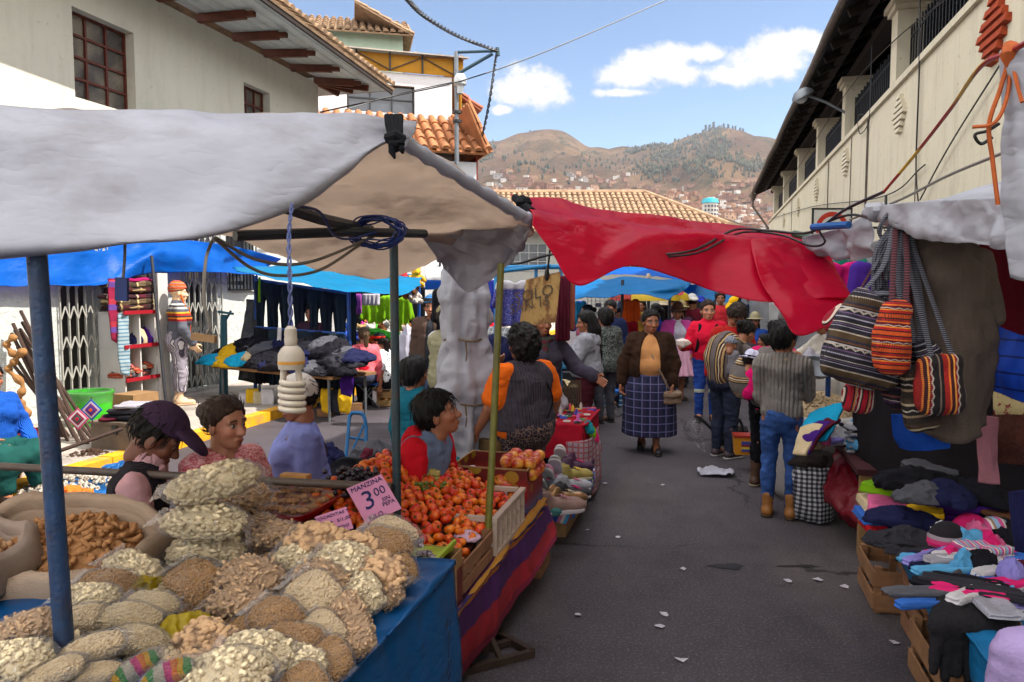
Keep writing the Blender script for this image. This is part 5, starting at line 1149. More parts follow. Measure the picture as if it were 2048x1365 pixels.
def hanging(name,label,cat,kind,p,w,h,yaw,m_,th=.05,seed=0,group=None,q=.012,sl=.55,hook=True):
 """a garment hung up; p = top centre"""
 f=Fd((-w/2-.12,-th*2.2,-h-.05),(w/2+.12,th*2.2,.06),q)
 if kind in ('shirt','dress'):
  f.u(f.box((0,0,-h/2-.02),(w*.36,th*.55,h/2-.02),th*.5));f.u(f.cap((-w*.3,0,-.06),(w*.3,0,-.06),th*.6),.05)
  for s in (-1,1):f.u(f.cap((s*w*.33,0,-.07),(s*w*.46,.0,-h*sl),th*.9,th*.75),.03)
  f.cut(-f.ell((0,-.0,.02),(w*.14,th*2,.07)),.01)
 elif kind=='trousers':
  f.u(f.box((0,0,-.1),(w*.42,th*.6,.1),th*.5))
  for s in (-1,1):f.u(f.cap((s*w*.22,0,-.14),(s*w*.24,0,-h+.06),w*.2,w*.15),.05)
  f.cut(np.abs(f.Y)-th*.8,.02)
 else:f.u(f.box((0,0,-h/2),(w/2,th*.5,h/2),th*.4))
 fold=np.sin(f.X*2*math.pi/(w*.23)+1.5*np.sin(f.Z*3+seed)+seed)*th*.26*np.clip(-f.Z/h*1.5,0,1);f.Y+=fold.astype(np.float32)
 near=f.d;f2=Fd.__new__(Fd);
 V,Q=nets(f.d,f.lo,f.h);
 V[:,1]-=np.sin(V[:,0]*2*math.pi/(w*.23)+1.5*np.sin(V[:,2]*3+seed)+seed)*th*.45*np.clip(-V[:,2]/h*1.5,0,1);V+=(fbm(V[:,0]*9,V[:,1]*9,V[:,2]*5,3,seed)*.012)[:,None]*np.array([.3,1,.2])
 o=obj_from((V,Q),name,m_);o.location=p;o.rotation_euler=(0,0,math.radians(yaw));return tag(o,label,cat,group)
# folded and crumpled cloth
def _folded(seed):
 f=Fd((-.2,-.15,-.01),(.2,.15,.07),.008);n=3
 for k in range(n):f.u(f.box((.004*math.sin(seed+k*2),.004*math.cos(seed*2+k),.011+k*.016),(.17-.004*k,.125-.003*k,.0075),.006,Rz(2*math.sin(seed*3+k))),.004)
 f.u(f.cap((-.16,-.12,.03),(.16,-.12,.03),.022),.012);V,Q=f.mesh();V[:,2]+=fbm(V[:,0]*9,V[:,1]*9,V[:,2]*3,3,seed)*.012*np.clip(V[:,2]/.05,0,1);V[:,0:2]*=(1+.05*fbm(V[:,0]*7,V[:,1]*7,V[:,2]*60,2,seed+4))[:,None]
 return V,Q
def _crumple(seed,r=(.2,.16,.09)):
 f=Fd((-r[0]*1.35,-r[1]*1.35,-.03),(r[0]*1.35,r[1]*1.35,r[2]*2.1),.009);f.u(f.ell((0,0,r[2]*.4),r));rr=random.Random(seed)
 for k in range(4):a=rr.uniform(0,6.3);f.u(f.cap((math.cos(a)*r[0]*.2,math.sin(a)*r[1]*.2,r[2]),(math.cos(a)*r[0],math.sin(a)*r[1],.02),.04,.03),.05)
 x=f.X+.05*fbm(f.X*7,f.Y*7,f.Z*7,2,seed);y=f.Y+.05*fbm(f.X*7,f.Y*7,f.Z*7,2,seed+3)
 f.d=f.d-(.020*crease(x*11,y*11,f.Z*11,2,seed)).astype(np.float32);f.cut(-f.Z);return f.mesh()
def proto(VF,name,m_):
 o=obj_from(VF,name,m_);COL.objects.unlink(o);return o
P_FOLD=[proto(_folded(k),'folded_garment',M_card)for k in range(3)]
P_CRUM=[proto(_crumple(k),'crumpled_garment',M_card)for k in range(4)]
_MD={}
def place(P,name,m_,loc,rz=0,sc=1,label='',cat='clothing',group=None,tilt=0,roll=0,kind=None):
 key=(P.data.name,m_.name)
 if key not in _MD:d=P.data.copy();d.materials[0]=m_;_MD[key]=d
 o=bpy.data.objects.new(name,_MD[key]);COL.objects.link(o);o.location=loc;o.rotation_euler=(math.radians(tilt),math.radians(roll),math.radians(rz));o.scale=sc if isinstance(sc,(tuple,list))else (sc,)*3
 return tag(o,label,cat,group,kind)
def crate(name,label,c,w,d,h,rz=0,rx=0,slats=3,group=None,openside=False,m_=None):
 """slatted crate, c = centre of the bottom, w along local x"""
 b=MB();R=Rz(rz)@Rx(rx);c=Vector(c);rr=random.Random(int(w*1000+d*77))
 def bx(p,s):b.box(c+R@Vector(p),s,R)
 for sx_ in (-1,1):
  for sy_ in (-1,1):bx((sx_*(w/2-.02),sy_*(d/2-.02),h/2),(.035,.035,h-.004))
 g_=h/slats
 for k in range(slats):
  z=g_*(k+.5);s_=g_*rr.uniform(.62,.78)
  for sy_ in (-1,1):bx((0,sy_*(d/2+.004),z+rr.uniform(-.006,.006)),(w*rr.uniform(.985,1.0),.01,s_))
  for sx_ in (-1,1):bx((sx_*(w/2+.004),0,z),(.01,d-.002,s_))
 n=max(3,int(d/.09))
 for k in range(n):bx((0,-d/2+d*(k+.5)/n,.008),(w-.05,d/n*.8,.01))
 return tag(b.build(name,m_ or M_crate,smooth=False),label,'crate',group)
def carton(name,label,c,w,d,h,rz=0,m_=None,open_top=True,prt=None,parts=None):
 r=thing(name,label,'box',c,rz);b=MB();t=.005
 for s in (-1,1):b.box((0,s*(d/2-t/2),h/2),(w,t,h));b.box((s*(w/2-t/2),0,h/2),(t,d-2*t-.001,h))
 b.box((0,0,t/2+.001),(w-2*t-.001,d-2*t-.001,t))
 if not open_top:b.box((0,0,h-t/2-.001),(w-2*t-.001,d-2*t-.001,t))
 b.build('carton',m_ or M_card,r,local=True,smooth=False)
 if open_top and prt!='noflap':
  for s in (-1,1):b=MB();b.box((0,s*(d/2+.05),h-.03),(w*.98,.004,.12),Rx(s*-60));b.build('flap',m_ or M_card,r,local=True,smooth=False)
 return r
def put_sheet(name,label,cat,rows,m,n,mtl,th=.004,amp=.02,sc=3,seed=0,cr=.0,group=None,parent=None,st=(1,1,1),kind=None):
 P=patch([pxrow(r)if len(r[0])==3 and isinstance(r[0],tuple)and r[0][0]>20 or r[0][0]<-20 else r for r in rows],m,n)if parent!='raw' else patch(rows,m,n)
 P=wrinkle(P,amp,sc,seed,st,cr);b=MB();b.sheet(P,th);par=None if parent=='raw' else parent;o=b.build(name,mtl,par,smooth=True)
 return tag(o,label,cat,group,kind)if par is None else o
def post(name,label,a,bb,r,m_,group=None):
 b=MB();b.tube([a,lerp(Vector(a),Vector(bb),.5),bb],r,10);return tag(b.build(name,m_),label,'post',group)
# ================================================================ the near stall on the left: tarpaulin, posts, sacks, bags, fruit
TM=tarpm('white_tarpaulin','acacb7',.34,.42,dirt='6f6257',dirtamt=.45);TM2=tarpm('inner_tarpaulin','d6c8bb',.62,.34,dirt='5b4638',dirtamt=.5)
r=thing('white_tarpaulin','big creased white tarpaulin roofing the stall at the upper left','tarpaulin',S(-2,2.2,0))
def sheetpart(name,rows,m,n,mtl,amp,sc,seed,cr=0,par=r,th=.004):
 P=wrinkle(patch([pxrow(q)for q in rows],m,n),amp,sc,seed,(1,1,1),cr);b=MB();b.sheet(P,th);return b.build(name,mtl,par,smooth=True)
sheetpart('front_flap',[[(-260,206,2.15),(0,217,2.25),(250,226,2.42),(500,227,2.62),(690,226,2.8),(772,236,2.9),(835,243,2.98)],[(-260,262,2.02),(0,268,2.1),(250,262,2.28),(500,256,2.5),(690,246,2.74),(772,252,2.87),(832,258,2.96)],[(-260,345,1.95),(0,345,2.02),(250,330,2.15),(480,318,2.36),(660,285,2.62),(768,268,2.84),(828,270,2.95)],[(-260,430,1.86),(0,430,1.92),(240,415,2.04),(450,385,2.2),(630,335,2.5),(764,280,2.8),(818,278,2.93)],[(-260,500,1.78),(0,492,1.82),(220,478,1.92),(420,455,2.04),(590,398,2.36),(760,290,2.77),(808,284,2.92)],[(-260,520,1.80),(0,512,1.85),(230,495,1.95),(440,470,2.08),(600,404,2.42),(762,294,2.82),(806,290,2.95)],[(-260,512,1.9),(0,500,1.97),(240,478,2.1),(450,455,2.22),(610,390,2.56),(766,290,2.92),(806,288,3.0)]],70,150,TM,.008,3.2,3,.006)
sheetpart('roof_sheet',[[(-260,206,2.17),(0,215,2.28),(300,224,2.5),(600,226,2.75),(790,262,2.97),(870,308,3.17),(960,362,3.46),(1030,408,3.70),(1068,432,3.80)],[(-260,300,2.9),(0,310,2.9),(300,320,3.0),(500,350,3.1),(640,350,3.2),(780,385,3.5),(900,418,3.8),(990,438,3.95),(1066,446,3.9)],[(-260,380,3.5),(0,390,3.5),(300,400,3.5),(480,420,3.6),(640,440,3.9),(780,462,4.2),(900,474,4.4),(985,480,4.4),(1050,476,4.15)],[(-260,440,4.4),(0,445,4.3),(280,455,4.2),(440,468,4.1),(560,512,4.4),(690,546,4.8),(790,556,5.0),(850,522,5.0),(890,500,4.9)]],60,150,TM2,.012,5,11,.01)
sheetpart('hanging_corner',[[(838,452,4.25),(900,446,4.3),(980,448,4.15),(1060,444,3.92),(1074,438,3.84)],[(848,478,4.4),(905,490,4.5),(975,495,4.4),(1035,485,4.15),(1058,470,4.0)],[(872,515,4.5),(915,545,4.6),(965,545,4.5),(1015,515,4.35),(1040,492,4.2)],[(886,530,4.55),(918,572,4.62),(945,582,4.6),(1000,548,4.42),(1036,508,4.25)]],40,50,TM,.02,9,5,.02)
b=MB();q=rope([W(806,284,2.98),W(880,330,3.16),(W(965,384,3.46)),W(1030,424,3.7),W(1064,440,3.8)],30);b.tube([p+Vector((0,0,.004*math.sin(i*2.1)))for i,p in enumerate(q)],[.028+.004*math.sin(i*1.7)for i in range(30)],10);b.build('rolled_hem',TM,r)
b=MB();c=W(792,262,2.84);
for k in range(4):b.tube([W(774+k*9,232,2.86),W(776+k*8,250,2.83),W(782+k*6,275,2.8)],.012,6)
b.tube([W(776,278,2.78),W(790,272,2.76),W(806,282,2.78)],.022,8);b.ell(tuple(W(792,288,2.77)),(.03,.025,.026),None,10,8,.3);b.tube([W(786,290,2.77),W(784,304,2.76),W(790,318,2.76)],[.018,.014,.004],6);b.tube([W(798,290,2.77),W(804,300,2.76),(W(806,308,2.76))],[.014,.012,.004],6);b.build('black_tie',cloth('black_rag','17181c'),r)
# posts and pipes
p0=W(72,505,1.9);a_=S(DT(p0)[0],DT(p0)[1],0)
post('stall_post','thick chipped blue post at the left edge of the photo',W(124,1365,1.9)+Vector((.02,0,-.28-.0)),W(70,460,1.92),.0245,M_bluepaint)
M_post=mat('dark_teal_post','1a2f38',.4,.35,14,.003,60,spec=.5,dirt='4a3428',ds=9,dirtamt=.8)
pm=W(795,1055,3.3);post('stall_post','slim dark teal post standing among the tomatoes',(pm.x,pm.y,0),W(787,452,3.3),.0195,M_post)
b=MB();b.tube([W(-200,925,3.72),W(0,933,3.7),W(400,955,3.5),W(784,975,3.29)],.019,10);b.build
tag(b.build('cross_bar',mat('rusted_bar','4d3f36',.5,.35,12,.003,60,spec=.5,dirt='243a44',ds=6)),'rusty horizontal bar across the back of the bag stall','pipe')
b=MB();b.tube([W(470,472,2.6),W(700,464,2.95),W(850,468,3.3)],.019,8);tag(b.build('roof_pipe',M_darkpipe),'level dark pipe under the white tarpaulin','pipe')
b=MB();b.tube([W(560,412,2.5),W(640,438,2.7),W(740,460,3.2)],.022,8);tag(b.build('roof_pipe',M_darkpipe),'slanting dark pipe meeting the level one near the blue wire tangle','pipe')
b=MB();rr=random.Random(2);M_blw=mat('dark_blue_wire','17275e',.4,.2,20,spec=.5);c=W(752,465,3.02);pts=[]
for k in range(110):
 a=k*.83;pts.append(c+Vector((math.cos(a)*(.085+.03*rr.random())+.02*rr.uniform(-1,1),.03*rr.uniform(-1,1),math.sin(a)*(.04+.02*rr.random())+.015*rr.uniform(-1,1))))
b.tube(rope(pts,420),.0035,5);tag(b.build('wire_tangle',M_blw),'tangled bundle of dark blue wire tied to the stall pipes','wire')
b=MB();b.tube(rope([W(598,412,2.4),W(640,425,2.6),W(668,470,2.75),W(700,478,2.9),c],40),.005,5);tag(b.build('wire',M_blw),'blue wire looping along the slanting pipe','wire')
b=MB();b.tube(rope([W(430,478,2.3),W(500,535,2.5),W(560,552,2.6),W(640,540,2.8),W(720,490,3.0)],50),.006,5);tag(b.build('wire',mat('grey_cable','6c655c',.5,.1)),'grey cable looping low under the tarpaulin','wire')
b=MB();b.tube(rope([W(430,476,2.3),W(520,522,2.5),W(620,524,2.7),(W(755,470,3.1))],50),.006,5);tag(b.build('wire',mat('grey_cable','6c655c')),'grey cable looping high under the tarpaulin','wire')
b=MB();b.tube(rope([W(424,482,2.2),W(412,520,2.0),W(408,600,1.95),W(420,650,1.95),W(414,668,1.95)],30),.0045,5);tag(b.build('wire',mat('grey_cable','6c655c')),'grey cord holding the small wooden block','wire')
b=MB();b.box(W(408,676,1.95),(.062,.02,.018),Ry(8));tag(b.build('wooden_block',mat('pale_wood','8a6a48'),smooth=False),'small wooden block dangling on a grey cord','block')
b=MB();b.tube(rope([W(250,480,2.0),W(249,520,2.0),W(246,556,2.0)],10),.004,5);tag(b.build('wire',mat('grey_cable','6c655c')),'grey cord holding the small navy box','wire')
b=MB();b.box(W(244,579,2.0),(.032,.012,.062),Ry(3));tag(b.build('hanging_box',mat('navy_plastic','1c2f66',.35,.1),smooth=False),'small flat navy box hanging on a cord under the tarpaulin','box')
# spiral lamp
lc=W(583,740,1.55);r=thing('spiral_lamp','white spiral energy saving lamp hanging on a dark blue cord','lamp',tuple(W(583,826,1.55)))
M_lw=mat('white_lamp_plastic','a4988a',.35,.12,9,dirt='7d6b52',ds=6,dirtamt=.4)
def zz(y):return W(583,y,1.55).z
b=MB();b.lathe([(.006,zz(652)),(.012,zz(658)),(.013,zz(668)),(.0125,zz(676)),(.0135,zz(678)),(.0125,zz(690))],(lc.x,lc.y,0),18);b.build('socket',M_lw,r)
b=MB();b.lathe([(.0125,zz(691)),(.02,zz(697)),(.0265,zz(708)),(.0275,zz(722))],(lc.x,lc.y,0),22);b.lathe([(.0274,zz(728)),(.026,zz(738)),(.01,zz(739))],(lc.x,lc.y,0),22);b.build('ballast',M_lw,r)
b=MB();b.lathe([(.0277,zz(722)),(.0277,zz(728))],(lc.x,lc.y,0),22);b.build('gold_ring',mat('gold_print','b07a28',.4),r)
b=MB();pts=[Vector((lc.x-.016,lc.y,zz(738)))]+[Vector((lc.x+math.cos(a)*.0225*(1 if k>6 else .8+.03*k),lc.y+math.sin(a)*.0225,lerp(zz(762),zz(822),k/110)))for k in range(111)for a in [math.pi+k/110*2*math.pi*4.6]]
b.tube(pts,.0066,10);b.tube([Vector((lc.x+.014,lc.y,zz(738))),Vector((lc.x+.016,lc.y,zz(765)))],.0066,10);b.build('spiral_tube',mat('white_lamp_glass','b4a796',.18,.05,spec=.6),r)
b=MB();q=rope([Vector((lc.x,lc.y,zz(653))),W(580,560,1.6),W(578,470,1.75),W(584,408,2.1)],70)
for k in (0,1):b.tube([p+Vector((math.cos(i*.5+k*math.pi)*.0032,math.sin(i*.5+k*math.pi)*.0032,0))for i,p in enumerate(q)],.0026,5)
b.build('cord',M_blw,r)
# red tarpaulin over the lane
RM=tarpm('red_tarpaulin','d0103e',.66,.32,ridge=2.2);r=thing('red_tarpaulin','glossy crimson tarpaulin slung across the lane between the stalls','tarpaulin',tuple(GZ(1400,1000)))
sheetpart('canopy',[[(1020,392,4.0),(1110,404,4.25),(1250,427,4.7),(1400,446,5.0),(1500,458,5.1),(1590,470,5.0),(1648,488,4.8)],[(1040,412,3.88),(1115,428,4.1),(1250,455,4.5),(1380,472,4.75),(1500,484,4.8),(1590,492,4.75),(1650,505,4.65)],[(1060,424,3.78),(1120,435,3.9),(1225,447,4.2),(1330,457,4.45),(1450,474,4.55),(1570,492,4.55),(1660,525,4.5)],[(1064,440,3.72),(1115,482,3.72),(1185,508,3.85),(1275,487,4.1),(1400,512,4.45),(1530,545,4.35),(1685,565,4.3)],[(1064,452,3.70),(1108,512,3.64),(1158,572,3.62),(1262,532,3.95),(1400,574,4.3),(1545,606,4.15),(1705,596,4.15)]],70,150,RM,.012,2.6,21,.010)
sheetpart('drooping_end',[[(1500,480,4.55),(1560,480,4.6),(1620,492,4.6),(1665,530,4.45)],[(1510,535,4.3),(1570,530,4.35),(1640,545,4.4),(1690,575,4.3)],[(1535,590,4.15),(1580,600,4.1),(1650,600,4.15),(1706,600,4.2)],[(1565,625,4.0),(1592,672,3.9),(1650,655,3.98),(1718,612,4.12)]],50,60,RM,.012,4,31,.010)
b=MB();b.tube([W(1030,396,3.98),W(1064,424,3.8)],.022,8);b.ell(tuple(W(1046,406,3.9)),(.04,.04,.035),None,8,6,.5);b.build('binding',cloth('black_rag','17181c'),r)
# olive pole on a flat steel foot
b0=W(968,1238,3.55);M_ol=mat('olive_pole_paint','5d5a1e',.45,.3,14,.003,60,spec=.4,dirt='3a3018',ds=8)
r=thing('stand_pole','olive green pole in a flat rusty steel foot beside the fruit','pole',(b0.x,b0.y,0))
b=MB();b.tube([W(966,1235,3.55),W(985,900,3.62),W(1002,528,3.74)],.0175,10);b.build('mast',M_ol,r)
rust=mat('rusty_steel','2e2119',.7,.35,12,.005,50,dirt='17110e')
b=MB();C4=[GZ(920,1345,.02),GZ(1066,1306,.02),GZ(985,1262,.02),GZ(860,1296,.02)]
for i in range(4):b.beam(C4[i],C4[(i+1)%4],.03,.035)
b.beam(lerp(C4[0],C4[3],.5),lerp(C4[1],C4[2],.5),.03,.03);b.tube([b0+Vector((0,0,-b0.z+.02)),W(966,1225,3.55)],.024,8);b.beam(lerp(C4[0],C4[1],.55),W(970,1248,3.55),.025,.02);b.beam(lerp(C4[2],C4[3],.5),W(966,1248,3.55),.025,.02);b.build('steel_foot',rust,r,smooth=False)
# display table for the snack bags
TZ=.74
r=thing('snack_table','low table under a glossy blue tarpaulin heaped with snack bags','table',S(-1.7,1.9,0))
BLT=tarpm('blue_table_tarpaulin','0b4a80',.12,.26)
b=MB();blk(b,-2.75,-.99,.45,2.66,TZ-.06,TZ-.008);b.build('table_top',M_crate,r,smooth=False)
for D_,t_ in ((-2.6,.6),(-1.1,.6),(-2.6,2.5),(-1.1,2.5)):b=MB();blk(b,D_-.03,D_+.03,t_-.03,t_+.03,0,TZ-.062);b.build('leg',M_crate,r,smooth=False)
def srows(rows):return [[tuple(S(*p))for p in q]for q in rows]
P=patch(srows([[(-2.78,.45,TZ+.004),(-2.78,1.5,TZ+.004),(-2.78,2.68,TZ+.004)],[(-1.8,.45,TZ+.002),(-1.8,1.5,TZ+.002),(-1.8,2.68,TZ+.002)],[(-1.0,.45,TZ),(-1.0,1.5,TZ),(-1.0,2.68,TZ)],[(-.95,.45,TZ-.04),(-.95,1.5,TZ-.04),(-.95,2.7,TZ-.03)],[(-.93,.45,.45),(-.9,1.5,.45),(-.93,2.71,.45)],[(-.9,.45,.12),(-.96,1.5,.1),(-.92,2.72,.1)]]),70,70)
b=MB();b.sheet(wrinkle(P,.014,5,2,(1,1,.5),.01),.004);b.build('tarpaulin_cover',BLT,r,smooth=True)
b=MB();blk(b,-2.5,-.93,2.70,2.715,.05,TZ-.01);b.build('end_board',M_card,r,smooth=False)
# ---- snack bags
def pillow(L,Wd,Hh,n=34,m=18,seed=0,infl=0.0):
 """plump bag shape: a squarish superellipsoid, thinner towards the tied ends"""
 th=np.linspace(-math.pi,math.pi,n+1);ph=np.linspace(-math.pi/2,math.pi/2,m);T_,P_=np.meshgrid(th,ph,indexing='ij');pw=lambda v,e:np.sign(v)*np.abs(v)**e
 cp,sp=pw(np.cos(P_),.55),pw(np.sin(P_),.85);x=L/2*cp*pw(np.cos(T_),.48);y=Wd/2*cp*pw(np.sin(T_),.5);z=Hh*.5*sp*(1-.42*(np.abs(x)/(L/2))**2.4)
 y=y*(1-.12*(np.abs(x)/(L/2))**2)*(1+.03*np.sin(x*30+seed));return np.stack([x,y,z+.008*np.sin(x*22+seed)],-1)*(1+infl)
def pquads(A):
 n,m,_=A.shape;idx=np.arange(n*m).reshape(n,m);return np.stack([idx[:-1,:-1].ravel(),idx[1:,:-1].ravel(),idx[1:,1:].ravel(),idx[:-1,1:].ravel()],1).tolist()
def sample_pillow(L,Wd,Hh,N,rr,A):
 V=A.reshape(-1,3);out=[];n,m,_=A.shape
 a,b_,c_,d_=A[:-1,:-1],A[1:,:-1],A[1:,1:],A[:-1,1:];ar=np.linalg.norm(np.cross(c_-a,d_-b_),axis=2).ravel();cs=np.cumsum(ar)/ar.sum();q=[x.reshape(-1,3)for x in (a,b_,c_,d_)]
 for k in range(N):
  i=min(int(np.searchsorted(cs,rr.random())),len(ar)-1);u,v=rr.random(),rr.random();out.append(tuple((q[0][i]*(1-u)*(1-v)+q[1][i]*u*(1-v)+q[2][i]*u*v+q[3][i]*(1-u)*v)*rr.uniform(.88,.955)))
 return out
def curl(b,p,size,R,arc=4.6,tk=.42,n=7,k=5,elong=1.0):
 pts=[Vector(p)+R@Vector((math.cos(a)*size*elong,math.sin(a)*size,.12*size*math.sin(3*a)))for a in [arc*i/(n-1)for i in range(n)]];b.tube(pts,[size*tk*(.6+.4*math.sin(math.pi*(i+.5)/n))for i in range(n)],k)
def rod(b,p,ln,rad,R,bend=.15,n=4,k=6):
 b.tube([Vector(p)+R@Vector((ln*(i/(n-1)-.5),bend*ln*math.sin(math.pi*i/(n-1)),0))for i in range(n)],rad,k)
def rot_r(rr):return Rz(rr.uniform(0,360))@Rx(rr.uniform(-70,70))@Ry(rr.uniform(-50,50))
SN={'cashew':('ecdcba','dac49a'),'grain':('c69a64','ac804e'),'tube':('d2b08c','b8946e'),'rice':('ecd9b4','dcc296'),'fat':('d2ae88','bb9268'),'pearl':('ead4b0','dabf96'),'candy':('c83c80','d8a030')}
def snack_mat(k):
 a,c=SN[k]
 def pf(g,v):
  if k=='candy':return g.ramp(g.m('FRACT',g.m('ADD',g.m('MULTIPLY',g.xyz(v)[0],5.5),g.m('ADD',.2,g.m('MULTIPLY',g.noise(v,8),.25)))),[(0,H('b8b0a0')),(.3,H('c02878')),(.5,H('d07020')),(.66,H('d8a818')),(.8,H('3f9048'))],'CONSTANT')
  return g.mix(g.noise(v,70,3),H(c),H(a))
 return mat('snack_'+k,a,.85,.2,12,.003,120,pat=pf)
BAGP={}
def bag_proto(kind,var):
 rr=random.Random(hash((kind,var))%1000 if False else sum(map(ord,kind))+var*31);L,Wd,Hh=.30,.20,.125
 root=bpy.data.objects.new('snack_bag',None);root.empty_display_size=.05
 A0=pillow(L*.95,Wd*.94,Hh*.95,seed=var);b=MB();b.add(A0.reshape(-1,3)*.87,pquads(A0))
 N={'cashew':330,'grain':1100,'tube':170,'rice':950,'fat':95,'pearl':1000,'candy':800}[kind]
 for p in sample_pillow(L,Wd,Hh,int(N*1.35),rr,A0):
  R=rot_r(rr)
  if kind=='cashew':curl(b,p,rr.uniform(.0085,.0118),R,rr.uniform(2.6,4.9),.88,7,6)
  elif kind=='grain':rod(b,p,rr.uniform(.010,.015),.0042,R,.3,3,5)
  elif kind=='tube':rod(b,p,rr.uniform(.04,.06),rr.uniform(.0065,.009),R,rr.uniform(-.15,.2))
  elif kind=='rice':rod(b,p,rr.uniform(.013,.018),.0042,R,.1,3,5)
  elif kind=='fat':rod(b,p,rr.uniform(.045,.07),rr.uniform(.013,.019),R,rr.uniform(-.1,.15),5,8)
  elif kind=='pearl':b.ell(p,(.0082,.0076,.0072),R,6,4)
  else:rod(b,p,.014,.0034,R,.1,3,4)
 me=b.data('snacks',snack_mat(kind),True);o=bpy.data.objects.new('snacks',me);o.parent=root;o['kind']='stuff'
 A=pillow(L*1.02,Wd*1.03,Hh*1.02,60,30,var,.01);x,y,z=A[...,0],A[...,1],A[...,2];b=MB()
 w_=1+.035*crease(x*16,y*16+var*3,z*16,2,var)+.02*fbm(x*45,y*45,z*45,2,var);A=A*w_[...,None];b.add(A.reshape(-1,3),pquads(A))
 for s in (-1,1):
  y=np.linspace(-.8,.8,14)*Wd/2*.9;A=np.stack([np.stack([np.full(14,s*(L*.5+.002+.014*k)),y*(1+.12*k),.004*np.sin(y*260+k*2)*(k+1)*.5],-1)for k in range(3)]);idx=np.arange(42).reshape(3,14)
  q=np.stack([idx[:-1,:-1].ravel(),idx[1:,:-1].ravel(),idx[1:,1:].ravel(),idx[:-1,1:].ravel()],1);b.add(A.reshape(-1,3),q.tolist())
 o2=bpy.data.objects.new('plastic_film',b.data('plastic_film',M_film,True));o2.parent=root;return root,[o,o2]
def bag(kind,x,y,wpx,Y,yaw,tilt=12,roll=0,label='',flat=1.0,wid=1.0):
 var=(x*7+y)%3;key=(kind,var)
 if key not in BAGP:BAGP[key]=bag_proto(kind,var)
 root,ch=BAGP[key];o=root.copy();COL.objects.link(o);p=W(x,y,Y);s=wpx*Y/F/.30
 o.location=p;o.rotation_euler=(math.radians(tilt),math.radians(roll),math.radians(yaw));o.scale=(s,s*wid*.95,s*flat*.82);tag(o,label,'snack bag','clear bags of snacks on the blue table')
 for c in ch:d=c.copy();COL.objects.link(d);d.parent=o
